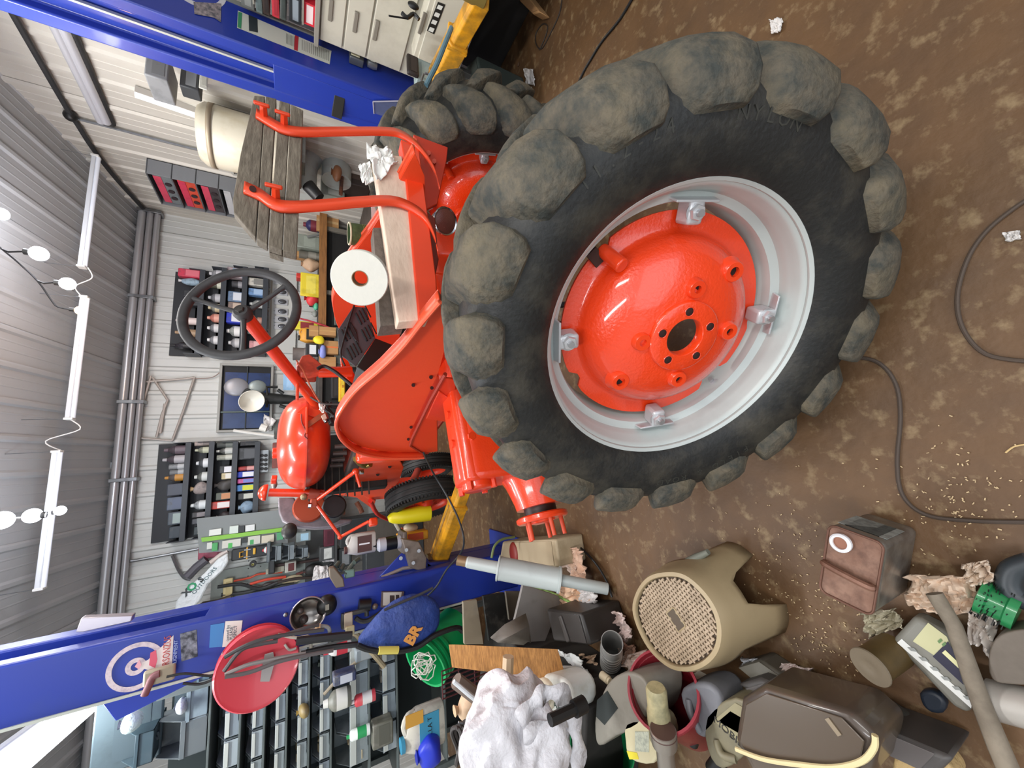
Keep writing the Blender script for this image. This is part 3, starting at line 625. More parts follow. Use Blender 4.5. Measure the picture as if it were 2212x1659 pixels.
B().ball(pF(592, 1046, 1.9), .035, 8, (1, 1, .6)).obj('thermostat_housing', mat('#a89f96', .4, .5), T)
# dark curved shroud at the front
SH = mat('#90878b', .38, .3, n=(12, .5, '#6d6468'))
B().prism([pF(x, y, 1.95) for x, y in ((600, 1074), (602, 1108), (610, 1126), (632, 1138), (680, 1142), (722, 1140), (758, 1128), (762, 1122), (722, 1120), (694, 1114), (668, 1102), (652, 1090), (640, 1084), (636, 1074))], TG*.07).obj('grille_shroud', SH, T, bevel=.025, seg=4, smooth=60)
B().prism([pF(x, y, 1.98) for x, y in ((640, 1078), (655, 1092), (690, 1112), (700, 1104), (698, 1080), (660, 1070))], TG*.01).obj('fan_panel', mat('#241a18', .6), T)
B().lathe([(0, 0), (.10, 0), (.11, .02), (0, .03)], pF(668, 1094, 1.9), TG, 24).obj('fan_pulley', mat('#a5401e', .5), T)
for q in ((634, 1098), (645, 1106), (650, 1114)): B().cyl(pF(q[0], q[1], 1.945), pF(q[0], q[1], 1.952), .008, n=10).obj('shroud_hole', BLACK, T)
B().ball(pF(625, 1147, 1.9), .055, 10, (1, .8, .9)).obj('headlamp_bowl', mat('#3c3a36', .45, .3), T)
# control linkage rods
def rod(a, b, fa, r=.010, name='linkage_rod', m=OM, fb=None):
    A, Bq = pF(a[0], a[1], fa), pF(b[0], b[1], fa if fb is None else fb); B().cyl(A, Bq, r, n=12).obj(name, m, T); B().ball(A, r*1.7, 6).obj('rod_eye', m, T); return A, Bq
rod((768, 1018), (680, 1084), 1.2, .012, fb=1.45); rod((680, 1084), (733, 1156), 1.45, .010, fb=1.5); rod((735, 1160), (797, 1126), 1.5, .010, fb=1.4)
rod((768, 1018), (778, 1052), 1.2, .009)
B().box(pF(678, 1086, 1.44), (.04, .05, .04), TRM).obj('pivot_block', mat('#b04a30', .5), T, bevel=.008)
B().cyl(pF(672, 1092, 1.42), pF(666, 1092, 1.42), .016, n=6).obj('acorn_nut', CHROME, T)
B().box(pF(806, 1128, 1.38), (.06, .05, .05), TRM).obj('rod_clevis', OM, T, bevel=.01)
B().cyl(pF(668, 1066, 1.55), pF(690, 1068, 1.55), .035, .03).obj('carburettor_bowl', mat('#a34632', .5), T)
for q in ((656, 1073), (684, 1078)): B().ball(pF(q[0], q[1], 1.58), .022, 6).obj('brass_fitting', mat('#9b8a6a', .4, .4), T)
# fuel tank: two pressed halves and a seam flange
TC = pF(659, 962, 1.36); 
def superell(c, a, b_, h0, h1, z0, z1, n=28, mrow=10, e=2.5):
    rows = []
    for j in range(mrow+1):
        t = j/mrow; ph = (pi/2)*t; zz = z0+(z1-z0)*math.sin(ph); s = math.cos(ph)**.62 if j < mrow else .001
        row = []
        for i in range(n):
            a_ = 2*pi*i/n; cx, sy = math.cos(a_), math.sin(a_)
            rx = math.copysign(abs(cx)**(2/e), cx)*a*s; ry = math.copysign(abs(sy)**(2/e), sy)*b_*s
            if rx > 0: ry *= (1-.22*(rx/a)**2)
            row.append(c+TG*rx+TR*ry+Vector((0, 0, zz)))
        rows.append(row)
    return B().strip(rows, close=True)
TANKM = mat('#e8421e', .30, coat=.45, n=(3, .2, '#dd3814'))
superell(TC, .40, .265, 0, 0, .0, .155).obj('tank_upper_half', TANKM, T, smooth=70)
superell(TC, .39, .255, 0, 0, .0, -.145).obj('tank_lower_half', TANKM, T, smooth=70)
rows = []
for z, s in ((-.004, 1), (-.004, 1.045), (.004, 1.045), (.004, 1)):
    rows.append([])
    for i in range(40):
        a_ = 2*pi*i/40; cx, sy = math.cos(a_), math.sin(a_); rx = math.copysign(abs(cx)**.8, cx)*.40*s; ry = math.copysign(abs(sy)**.8, sy)*.265*s
        if rx > 0: ry *= (1-.22*(rx/.4)**2)
        rows[-1].append(TC+TG*rx+TR*ry+Vector((0, 0, z)))
B().strip(rows, close=True).obj('tank_seam', TANKM, T)
B().box(TC-TG*.405+Vector((0, 0, .0)), (.05, .16, .012), TRM).obj('tank_bracket', OF, T, bevel=.004)
B().prism([pF(x, y, .97) for x, y in ((640, 892), (668, 868), (692, 872), (705, 890), (700, 905), (668, 898))], TG*.006).obj('tank_strap', OF, T, bevel=.002)
B().prism([pF(x, y, .955) for x, y in ((657, 925), (663, 912), (698, 888), (706, 893), (700, 900), (668, 922))], TG*.008).obj('hood_hook', mat('#c2552e', .5, n=(20, .6, '#8a5a44')), T, bevel=.002)
B().tube([pF(x, y, .95) for x, y in ((651, 895), (652, 912), (660, 930), (658, 942), (664, 948))], .004, 6, smooth=4).obj('bent_wire', mat('#7d3a34', .5, .5), T)
B().cyl(TC+TG*.12+Vector((0, 0, .14)), TC+TG*.12+Vector((0, 0, .185)), .035, n=20).obj('tank_cap', OM, T, bevel=.004)
# steering wheel + column
sc = pF(525, 677, .10); cb = pF(692, 884, 1.02); cd = (cb-sc).normalized()
B().cyl(sc+cd*.02, cb, .026, .027, 20).obj('steering_column', TANKM, T)
pts4 = [pF(*q, .1) for q in ((398, 682), (520, 583), (655, 640), (530, 768))]
up = (pF(400, 682, .07)-sc); side = (pF(522, 584, .12)-sc); Rs = .190
ex = (Vector((0, 0, 1))-cd*cd.z).normalized(); ey = cd.cross(ex)
SWM = mat('#3b3a3b', .6, n=(20, .4, '#2c2b2c'), bump=(60, .2, .003))
SCW = sc-cd*.012
ring = [SCW+(ex*math.cos(2*pi*i/64)+ey*math.sin(2*pi*i/64))*Rs for i in range(64)]
B().tube(ring, .0165, 12, closed=True).obj('steering_wheel_rim', SWM, T, smooth=80)
for a in (.42, .42+2*pi/3, .42+4*pi/3):
    d = ex*math.cos(a)+ey*math.sin(a)
    B().tube([SCW+cd*.014+d*.02, SCW+cd*.010+d*.10, SCW+d*(Rs-.025), SCW+d*(Rs-.004)], [.010, .008, .009, .014], 10).obj('steering_spoke', SWM, T)
B().lathe([(0, -.012), (.024, -.010), (.032, .002), (.030, .02), (.024, .045), (.0, .045)], SCW, cd, 20).obj('steering_hub', SWM, T, smooth=50)
B().lathe([(0, -.022), (.014, -.020), (.016, -.008), (0, -.006)], SCW, cd, 6).obj('hub_nut', mat('#4d4a47', .4, .5), T)
# column bracket, clamp and rusty controls
m_ = sc+cd*((cb-sc).length*.60)
B().box(m_, (.05, .20, .014), TRM).obj('column_clamp', OM, T, bevel=.004)
B().box(m_+Vector((0, 0, -.05))+TR*.05, (.05, .09, .07), TRM).obj('column_bracket', mat('#a83c1e', .5, n=(20, .5, '#5b2212')), T, bevel=.008)
B().prism([pF(x, y, .55) for x, y in ((640, 792), (652, 768), (668, 764), (700, 790), (698, 802), (668, 808), (650, 806))], TG*.05).obj('quadrant_plate', mat('#c0452c', .5, n=(20, .4, '#7c2a1c')), T, bevel=.006)
B().cyl(pF(688, 804, .56), pF(760, 803, .56), .028, n=16).obj('cross_shaft', OM, T)
B().prism([pF(x, y, .6) for x, y in ((735, 770), (738, 800), (760, 832), (775, 826), (762, 800), (750, 775))], TG*.02).obj('support_leg', OM, T, bevel=.004)
B().tube([pF(x, y, .50) for x, y in ((686, 797), (700, 791), (722, 802), (745, 820), (765, 836))], .009, 8, smooth=5).obj('black_hose', BLACK, T)
B().tube([pF(x, y, .52) for x, y in ((640, 778), (648, 790), (655, 800), (660, 812), (676, 845), (690, 868))], .004, 6, smooth=4).obj('thin_rod', mat('#c0694c', .4, .4), T)
B().tube([pF(x, y, .80) for x, y in ((644, 844), (662, 852), (680, 864), (692, 870), (706, 873), (735, 873))], .005, 6, smooth=4).obj('cable', mat('#4e4c48', .5), T)
# wiring bundle and black ignition parts between tank and fender
for k_, q in enumerate((((698, 873), (703, 885), (712, 892), (722, 900)), ((715, 870), (708, 882), (720, 896)), ((700, 878), (714, 890), (718, 912)), ((704, 868), (716, 878), (730, 880)))):
    B().tube([pF(x, y, .86+.02*k_) for x, y in q], .009, 8, smooth=4).obj('black_wire', BLACK, T)
B().cyl(pF(713, 905, .9), pF(717, 916, .9), .016).obj('coil', mat('#1d1d1f', .3), T)
B().cyl(pF(701, 905, .9), pF(705, 912, .9), .012).obj('chrome_plug', CHROME, T)
crumple('paper_tag', [pF(x, y, .84) for x, y in ((688, 868), (702, 872), (700, 893), (690, 884))], mat('#f3f1ea', .8), .02, T, 8, 8, 3)
B().prism([pF(x, y, .86) for x, y in ((694, 898), (702, 893), (706, 903), (698, 907))], TG*.01).obj('wood_shim', WOODL, T)
# floor of the operator's place with parts seen through the gap
tb((.62, .0, .86), (.55, .50, .012), 'foot_plate', mat('#8e2c14', .5), bev=.002)
for i in range(0): B().cyl(pF(712, 800+i*9, .9), pF(745, 802+i*9, .9), .006, n=8).obj('cooling_tube', mat('#5b5d5e', .4, .6), T)
# ---- rear fenders: flat pressed sheet with rolled lip
out = [(950, 652), (905, 705), (868, 752), (822, 798), (775, 838), (748, 870), (728, 905), (728, 930), (742, 955), (775, 978), (828, 989), (885, 990), (916, 989), (922, 975), (885, 962), (888, 948), (918, 888), (950, 822), (968, 760), (972, 690)]
def fender(sgn, l0, lip, name):
    k = B(); P = [pL(x, y, -l0) for x, y in out]
    if sgn > 0: P = [p+TR*(2*l0) for p in P]
    ns = 13; wl = [p+TR*(.035 if sgn < 0 else -.035) for p in P]
    f1 = B().prism(wl, TR*(.006 if sgn < 0 else -.006)).obj(name, OF, T, smooth=30)
    o = [P[i] for i in range(ns)]; ii = [wl[i] for i in range(ns)]
    B().strip([spline(o, 5), spline(ii, 5)]).obj('fender_flange', OF, T, solid=.006, smooth=60)
    B().tube(spline(o, 5), .007, 8).obj('fender_lip', mat('#f2603c', .35, coat=.4), T)
    return P, wl
PF, WF = fender(-1, .32, .04, 'rear_fender')
PRF, WRF = fender(1, .32, .04, 'rear_fender')
for q in ((893, 832), (888, 923), (882, 949), (933, 838), (931, 815)): B().cyl(pL(q[0], q[1], -.286), pL(q[0], q[1], -.292), .007, n=12).obj('fender_hole', mat('#3a0f06', .8), T)
B().tube([pL(x, y, -.30) for x, y in ((962, 808), (930, 865), (890, 948), (886, 962), (912, 978), (925, 978))], .008, 6).obj('fender_fold', mat('#a32c10', .5), T)
for q in ((742, 880, 800, 868), (742, 960, 815, 945)): pass
B().prism([pL(x, y, -.30) for x, y in ((958, 816), (892, 945), (888, 965), (915, 980), (946, 975), (945, 905), (985, 880), (985, 820))], TR*.008).obj('fender_bracket', mat('#d93812', .4), T, bevel=.004)
B().prism([pL(x, y, -.306) for x, y in ((948, 845), (920, 905), (962, 912), (975, 865))], TR*.01).obj('support_plate', OM, T, bevel=.004)
B().box(pL(930, 938, -.2), (.09, .05, .06), TRM).obj('brake_lever_body', mat('#7a2412', .5), T, bevel=.012)
B().cyl(pL(934, 942, -.28), pL(934, 942, -.24), .02, n=6).obj('brake_nut', mat('#c96a50', .4), T)
# ---- rear frame behind the seat
ZS = 1.225; FB = -.50
FR = mat('#e8401a', .38, coat=.4)
Fb = lambda x, y: pF(x, y, FB+.002)
B().prism([Fb(x, y) for x, y in ((866, 300), (905, 318), (943, 600), (945, 640), (920, 688), (905, 690), (872, 340))], TG*.05).obj('cross_channel', FR, T, bevel=.004)
B().prism([pF(x, y, -.44) for x, y in ((893, 290), (968, 318), (965, 345), (945, 440), (915, 455), (905, 318))], TG*.012).obj('end_plate', mat('#c22a0c', .4), T, bevel=.003)
B().prism([pF(x, y, -.455) for x, y in ((900, 440), (940, 470), (948, 560), (940, 600), (905, 500))], TG*.012).obj('inner_plate', mat('#7c1c0a', .5), T, bevel=.003)
for q in ((896, 302), (926, 330), (938, 348)): B().cyl(pF(q[0], q[1], -.46), pF(q[0], q[1], -.43), .009, n=6).obj('bolt_head', mat('#c7492c', .4), T)
def strap(path, w, f0, name):
    pts = spline([pF(x, y, f0) if len(q := (x, y)) else 0 for x, y in path], 5); rows = [[], []]
    for p in pts: rows[0].append(p-TR*w/2); rows[1].append(p+TR*w/2)
    return B().strip(rows).obj(name, mat('#ea4a26', .4, coat=.3), T, solid=.009, smooth=32)
s1 = [(527, 405), (560, 420), (590, 440), (625, 447), (700, 443), (780, 436), (845, 434), (885, 446), (918, 470), (938, 510), (945, 545)]
s2 = [(553, 245), (580, 262), (610, 278), (650, 285), (740, 284), (835, 284), (870, 292), (905, 318), (935, 360), (948, 402)]
strap(s1, .040, FB, 'back_strap'); strap(s2, .040, FB, 'back_strap')
for q in ((596, 425, 1), (614, 268, 1), (570, 250, 0)):
    c = pF(q[0], q[1], FB); B().cyl(c-TG*.03, c+TG*.01, .010, .012, n=6).obj('wing_bolt', mat('#d8421f', .4), T)
    B().box(c-TG*.032+Vector((0, 0, .004)), (.008, .012, .04), TRM).obj('bolt_wing', mat('#d8421f', .4), T, bevel=.003)
B().cyl(pF(546, 408, FB-.012), pF(546, 408, FB), .008, n=12).obj('strap_hole', mat('#35120a', .8), T)
# backrest of weathered boards
bd = [((549, 206), (572, 208), (552, 512), (540, 500), (505, 458), (503, 430), (520, 330)), ((574, 208), (597, 213), (577, 528), (554, 515)), ((604, 217), (627, 224), (609, 540), (580, 530)), ((629, 225), (655, 238), (641, 547), (611, 541))]
SP = thing('seat_back', None, None, pF(580, 380, -.46), None, T); SP['label'] = 'weathered grey plank backrest'
for i, q in enumerate(bd):
    B().prism([pF(x, y, FB+.007) for x, y in q], TG*(.022+.003*(i % 2))).obj('plank', WOODG, SP, bevel=.002)
B().prism([pF(x, y, -.46) for x, y in ((580, 528), (612, 540), (612, 555), (582, 545))], TG*.02).obj('plank_end', WOODG, SP)
# tail lamp
c = pF(962, 478, -.34); t = B().lathe([(0, -.07), (.02, -.066), (.040, -.045), (.050, -.01), (.052, .0), (.048, .004)], c, (-.35, -.8, -.25), 24).obj('lamp_shell', mat('#8d7d6c', .4, .5, n=(20, .5, '#6d5e4f')), T, smooth=60)
B().lathe([(0, .016), (.02, .014), (.038, .008), (.047, .003)], c, (-.35, -.8, -.25), 24).obj('lamp_lens', mat('#7a4a40', .15, bump=(300, .6, .002)), T, smooth=60)
B().lathe([(.046, .002), (.053, .006), (.055, .0), (.052, -.006)], c, (-.35, -.8, -.25), 24).obj('lamp_bezel', CHROME, T, smooth=60)
# black slotted cover lying on the operator's place
cv = [pF(x, y, .12) for x, y in ((729, 714), (763, 662), (790, 664), (811, 730), (768, 792), (733, 764))]
BK = thing('slotted_cover', 'black sheet metal cover with vent slots lying behind the fender', 'cover', cv[0])
BM = mat('#4a4d52', .35, .3)
B().prism(cv, TG*.004).obj('face', BM, BK, bevel=.002)
B().prism([pF(x, y, .12) for x, y in ((770, 793), (811, 730), (850, 745), (842, 765), (800, 812))], TG*.16).obj('side', mat('#101010', .4), BK, bevel=.004)
for gx, gy, n_ in ((741, 712, 4), (772, 676, 4), (784, 712, 4), (752, 752, 4)):
    for i in range(n_):
        a = pF(gx+i*6.6-3, gy-i*5+0, .117); b_ = pF(gx+i*6.6+9, gy-i*5+24, .117)
        B().tube([a, b_], .0035, 6).obj('vent_slot', mat('#060606', .6), BK)
B().tube([pF(x, y, .11) for x, y in ((765, 660), (752, 700), (742, 735), (736, 765), (745, 790))], .004, 6, smooth=4).obj('wire', BLACK, BK)
B().prism([pF(x, y, .115) for x, y in ((756, 694), (770, 712), (775, 742), (765, 732), (757, 712))], TG*.004).obj('raised_badge', mat('#2b2c2f', .3, .3), BK, bevel=.002)
# ---- loose things lying on the rear frame
t = B().prism([pF(x, y, FB+.012) for x, y in ((806, 330), (868, 337), (926, 690), (860, 695))], TG*.038).obj('board', WOODL, None, bevel=.003); tag(t, 'pale new wooden board standing on edge across the tractor behind the seat straps', 'board')
t = B().prism([pF(x, y, FB+.055) for x, y in ((806, 492), (838, 492), (874, 700), (822, 704))], TG*.05).obj('foam_block', mat('#6a5f56', .9, n=(40, .6, '#51483f'), bump=(90, .5, .004))); tag(t, 'grey brown foam block under the paper roll', 'foam')
# toilet paper roll
c = pF(779, 600, -.545); axr = (O-c).normalized(); axr = (axr+Vector((-.12, 0, .1))).normalized()
t = thing('paper_roll', 'big white toilet paper roll leaning on the pale board', 'paper roll', c)
Rr = .0675; ln = .05
B().lathe([(.019, 0), (Rr*.97, 0), (Rr, -.003), (Rr, -ln), (.019, -ln)], c+axr*.02, axr, 48).obj('paper', mat('#dcd9ce', .9, n=(22, .3, '#e3dfd2'), bump=(70, .2, .003)), t, smooth=40)
B().lathe([(.0192, .001), (.0175, .001), (.0175, -ln), (.0192, -ln)], c+axr*.02, axr, 32).obj('core', mat('#8b6a4a', .8), t)
tl = [c+axr*.03+Vector((-.075, 0, .03)), c+axr*.03+Vector((-.1, -.01, -.0)), c+axr*.02+Vector((-.085, 0, -.085)), c-axr*.04+Vector((-.06, .0, -.07))]
# green tub
c0 = pF(757, 505, -.16); c1 = pF(806, 512, -.16); t = thing('green_tub', 'dark green cardboard tube lying behind the paper roll', 'tub', c0)
B().lathe([(0, 0), (.040, 0), (.042, .004), (.042, .09), (.038, .09), (.038, .006), (0, .006)], c1, c0-c1, 28).obj('wall', mat('#4a6138', .6, n=(50, .6, '#2f4426')), t)
B().lathe([(.038, .088), (.044, .088), (.044, .093), (.038, .093)], c1, c0-c1, 28).obj('rim', mat('#cfc9a8', .5), t)
for h in (.03, .036, .042): B().lathe([(.0425, h), (.0435, h+.001), (.0425, h+.002)], c1, c0-c1, 28).obj('band', mat('#8f8a4e', .5), t)
# crumpled paper at the far end of the board
t = crumple('paper_towel', [pF(x, y, FB-.006) for x, y in ((792, 305), (842, 312), (862, 345), (812, 388))], mat('#efeee8', .85), .022, None, 14, 12, 5); tag(t, 'crumpled white paper towel at the far end of the pale board', 'paper towel')
t = crumple('paper_towel', [pF(x, y, FB+.0) for x, y in ((776, 352), (800, 342), (808, 385), (786, 392))], mat('#efeee8', .85), .02, None, 10, 10, 9); tag(t, 'small white paper scrap beside the crumpled towel on the tractor', 'paper towel')
t = B().prism([pF(x, y, -.2) for x, y in ((802, 443), (808, 444), (822, 478), (818, 487), (803, 486))], TG*.003).obj('paper_strip', mat('#f3d8d4', .6)); tag(t, 'pale pink plastic strip hanging by the green tube', 'strip')
# ---- far rear wheel: every piece of the loose wheel copied under one part
def mounted(root, M):
    r = bpy.data.objects.new('rear_wheel', None); COL.objects.link(r); r.parent = T; r.matrix_parent_inverse = PINV[T.name]; r.matrix_basis = M
    for ch in list(root.children):
        c = ch.copy(); COL.objects.link(c); c.parent = r
        for gch in ch.children:
            if gch.name.startswith('letter'): continue
            d = gch.copy(); COL.objects.link(d); d.parent = r
    return r
part(mounted(w1, SW((TM+TR*.90+Vector((0, 0, .598))), -TR)), 'muddy rear wheel still mounted on the far side')
# ---- front wheels
def frontwheel(c, ax, label):
    t = bpy.data.objects.new('front_wheel', None); COL.objects.link(t); t.parent = T; t.matrix_parent_inverse = PINV[T.name]; M = SW(c, ax)
    prof = [(.185, -.055), (.20, -.075), (.235, -.085), (.27, -.078), (.288, -.06), (.30, -.045), (.292, -.040), (.292, -.032), (.303, -.028), (.303, -.012), (.295, -.009), (.295, .0)]
    prof = prof+[(r, -z) for r, z in prof[::-1]]
    ti = B().lathe(prof, n=72).obj('tire', mat('#2a2a29', .6, bump=(60, .3, .004)), t, smooth=40); o2 = B()
    for i in range(72):
        a = 2*pi*i/72
        for s in (-1, 1): o2.box((.286*math.cos(a), .286*math.sin(a), s*.068), (.03, .012, .018), rz(a))
    q = o2.obj('tread_block', mat('#232322', .7), t); q['kind'] = 'stuff'
    B().lathe([(.185, -.055), (.175, -.05), (.165, -.03), (.16, 0), (.165, .03), (.175, .05), (.185, .055)], n=60).obj('rim', mat('#e23c18', .4), t, smooth=60)
    B().lathe([(.165, .01), (.13, .03), (.09, .028), (.06, .045), (.045, .07), (.0, .075)], n=48).obj('wheel_disc', mat('#d93a18', .35, coat=.4), t, smooth=50)
    for i in range(6): a = i*pi/3; B().cyl((.08*math.cos(a), .08*math.sin(a), .03), (.08*math.cos(a), .08*math.sin(a), .05), .010, n=6).obj('wheel_nut', mat('#9a2c14', .5), t)
    t.matrix_basis = M; return t
c1 = pL(918, 1078, -.36); frontwheel(c1, -TR*1+TG*-.12, 'left front wheel of the tractor, black tire with orange centre')
c2 = pL(925, 1010, .18); frontwheel(c2, TR*1, 'right front wheel of the tractor, partly hidden behind the left one')
fc = (c1+c2)/2
B().cyl(c1+TR*.1+Vector((0, 0, .1)), c2+Vector((0, 0, .1)), .04, n=16).obj('front_axle', OM, T)
B().cyl(fc+Vector((0, 0, .1)), fc+Vector((0, 0, .42)), .05, n=16).obj('front_pedestal', mat('#c0361a', .5), T)
B().cyl(c1+TR*.1+Vector((0, 0, -.02)), c1+TR*.1+Vector((0, 0, .25)), .028).obj('king_pin', OM, T)
# jack stand holding the rear axle
t = thing('jack_stand', 'dark steel stand under the gearbox of the tractor', 'stand', tp(-.05, .1, 0))
for a, b_ in ((-.14, -.12), (-.14, .12), (.14, -.12), (.14, .12)): B().tube([tp(-.05+a, .1+b_, .0), tp(-.05+a*.3, .1+b_*.3, .5)], .015, 6).obj('leg', DARK, t)
B().cyl(tp(-.05, .1, .45), tp(-.05, .1, .745), .03).obj('column', DARK, t)
# ================================================================ clutter: generic makers (world axes, front faces -Y)
def bx(a, b, c, d, Y): return wbx(a, b, c, d, Y)
def rbox(lo, hi, m, name, par, bev=.006, **k): return B().box2(lo, hi).obj(name, m, par, bevel=bev, **k)
def mk(kind, box, Y, m, name, label, cat, dp=.1, m2=None, rest=None, group=None, txt=None, tcol='#2a2a2a'):
    """thing of a given kind filling picture box (x0,y0,x1,y1) at depth Y"""
    x0, x1, z0, z1 = bx(*box, Y)
    if rest is not None: z1 = max(z1, rest+.03); z0 = rest
    w, h = x1-x0, z1-z0; cx = (x0+x1)/2; m2 = m2 or WHITE
    t = thing(name, label, cat, (cx, Y+dp/2, z0), group)
    if kind == 'box':
        rbox((x0, Y, z0), (x1, Y+dp, z1), m, 'body', t, min(.004, w*.1))
        rbox((cx-w*.06, Y-.0015, z0+h*.02), (cx+w*.06, Y+.0, z1), m2, 'tape', t, 0)
        rbox((x0-.001, Y-.001, z1-.004), (x1+.001, Y+dp*.48, z1+.002), m, 'flap', t, 0)
    elif kind == 'plain':
        rbox((x0, Y, z0), (x1, Y+dp, z1), m, 'body', t, min(.01, w*.15)); rbox((x0+w*.12, Y-.002, z0+h*.18), (x1-w*.12, Y, z1-h*.3), m2, 'label_panel', t, 0)
    elif kind in ('bottle', 'can', 'spray'):
        r = w/2; o = (cx, Y+r, z0)
        if kind == 'bottle': p = [(0, 0), (r*.92, 0), (r, r*.15), (r, h*.62), (r*.8, h*.72), (r*.36, h*.84), (r*.34, h*.9), (0, h*.9)]
        elif kind == 'spray': p = [(0, 0), (r, 0), (r, h*.78), (r*.75, h*.85), (r*.3, h*.88), (0, h*.88)]
        else: p = [(0, 0), (r*.97, 0), (r, h*.02), (r*.95, h*.05), (r*.95, h*.95), (r, h*.98), (r*.9, h), (0, h*.98)]
        B().lathe(p, o, n=20).obj('body', m, t)
        if kind != 'can': B().cyl((cx, Y+r, z0+h*.84), (cx, Y+r, z1), r*(.42 if kind == 'bottle' else .35), r*.36, 14).obj('cap', m2, t)
        B().lathe([(r*1.012, h*.15), (r*1.012, h*.55)], o, n=20).obj('label_band', m2, t)
    elif kind == 'jug':
        q = B(); n = 16; rows = []
        for zz, s, sh in ((0, .92, 0), (.03, 1, 0), (.62, 1, 0), (.78, .86, 0), (.88, .42, -.18), (.94, .30, -.2)):
            rows.append([Vector((cx+sh*w+math.copysign(abs(math.cos(a))**.5, math.cos(a))*w/2*s, Y+dp/2+math.copysign(abs(math.sin(a))**.5, math.sin(a))*dp/2*s, z0+zz*h)) for a in [2*pi*i/n for i in range(n)]])
        q.strip(rows, close=True); q.f.append(list(range(n))); q.f.append(list(range(5*n, 6*n))); q.obj('body', m, t, smooth=50)
        B().cyl((cx-.2*w, Y+dp/2, z0+h*.92), (cx-.2*w, Y+dp/2, z1), w*.17, n=16).obj('cap', m2, t)
        B().tube([(cx-.02*w, Y+dp/2, z0+h*.86), (cx+.2*w, Y+dp/2, z0+h*.92), (cx+.4*w, Y+dp/2, z0+h*.82), (cx+.42*w, Y+dp/2, z0+h*.68)], w*.07, 8, smooth=3).obj('handle', m, t)
        rbox((x0+w*.14, Y-.003, z0+h*.14), (x1-w*.14, Y+.002, z0+h*.6), m2, 'label_panel', t, 0)
    elif kind == 'case':
        rbox((x0, Y, z0), (x1, Y+dp, z1), m, 'body', t, .012); rbox((x0-.002, Y-.004, z0+h*.58), (x1+.002, Y+dp+.004, z0+h*.62), m2, 'seam', t, .001)
        B().tube([(cx-w*.2, Y-.004, z0+h*.7), (cx-w*.2, Y-.03, z0+h*.78), (cx+w*.2, Y-.03, z0+h*.78), (cx+w*.2, Y-.004, z0+h*.7)], min(.008, h*.06), 8).obj('handle', m2, t)
        for s in (-.32, .32): rbox((cx+w*(s-.05), Y-.008, z0+h*.5), (cx+w*(s+.05), Y, z0+h*.68), STEEL, 'latch', t, .002)
    elif kind == 'bag':
        q = B().ball((cx, Y+dp/2, z0+h*.45), 1, 12, (w/2, dp/2, h*.45))
        q.v = [v+Vector((noise.noise(v*9), noise.noise(v*9+Vector((5, 0, 0))), noise.noise(v*9+Vector((0, 7, 0)))))*min(w, h)*.16 for v in q.v]; q.obj('body', m, t, smooth=50)
        B().cyl((cx, Y+dp/2, z0+h*.82), (cx, Y+dp/2, z1), w*.09, w*.2, 10).obj('neck', m2, t)
    elif kind == 'bin':
        q = B(); tk = .004
        q.box2((x0, Y, z0), (x1, Y+dp, z0+tk)); q.box2((x0, Y+dp-tk, z0), (x1, Y+dp, z1)); q.box2((x0, Y, z0), (x1, Y+tk, z0+h*.45))
        for a in (x0, x1-tk): q.prism([(a, Y, z0), (a, Y+dp, z0), (a, Y+dp, z1), (a, Y+dp*.45, z1), (a, Y, z0+h*.5)], (tk, 0, 0))
        q.obj('shell', m, t, smooth=0); rbox((x0-.002, Y-.008, z0+h*.40), (x1+.002, Y+.004, z0+h*.50), m, 'lip', t, .002)
        c = B(); 
        for i in range(5): c.box((x0+w*(.15+.7*random.random()), Y+dp*(.2+.5*random.random()), z0+h*.3*random.random()+h*.1), (w*.25, dp*.25, h*.18), Matrix.Rotation(random.random()*3, 3, 'XYZ'[i % 3]))
        c.obj('contents', m2, t, smooth=0)['kind'] = 'stuff'
    elif kind == 'roll':
        r = min(w, h)/2; B().lathe([(r*.35, 0), (r, 0), (r, dp), (r*.35, dp), (r*.35, 0)], (cx, Y, (z0+z1)/2), (0, 1, 0), 24).obj('roll', m, t)
        B().lathe([(r*.36, -.001), (r*.30, -.001), (r*.30, dp), (r*.36, dp)], (cx, Y, (z0+z1)/2), (0, 1, 0), 24).obj('core', m2, t)
    if txt:
        L_t = max(1, len(txt)); s = min(h*.5, w*1.1/L_t)
        text('lettering', txt, s, frame((cx, Y-.0045, z0+h*.36), (1, 0, 0), (0, 0, 1)), mat(tcol, .6), t)
    return t
ORD = ['first', 'second', 'third', 'fourth', 'fifth', 'sixth', 'seventh', 'eighth', 'ninth', 'tenth']
def stick(pts, Y, r, m, name, label, cat, part_='rod', sm=0, Ys=None):
    P = [py(x, y, Y if Ys is None else Ys[i]) for i, (x, y) in enumerate(pts)]
    t = thing(name, label, cat, P[0]); B().tube(P, r, 8, smooth=sm).obj(part_, m, t); return t
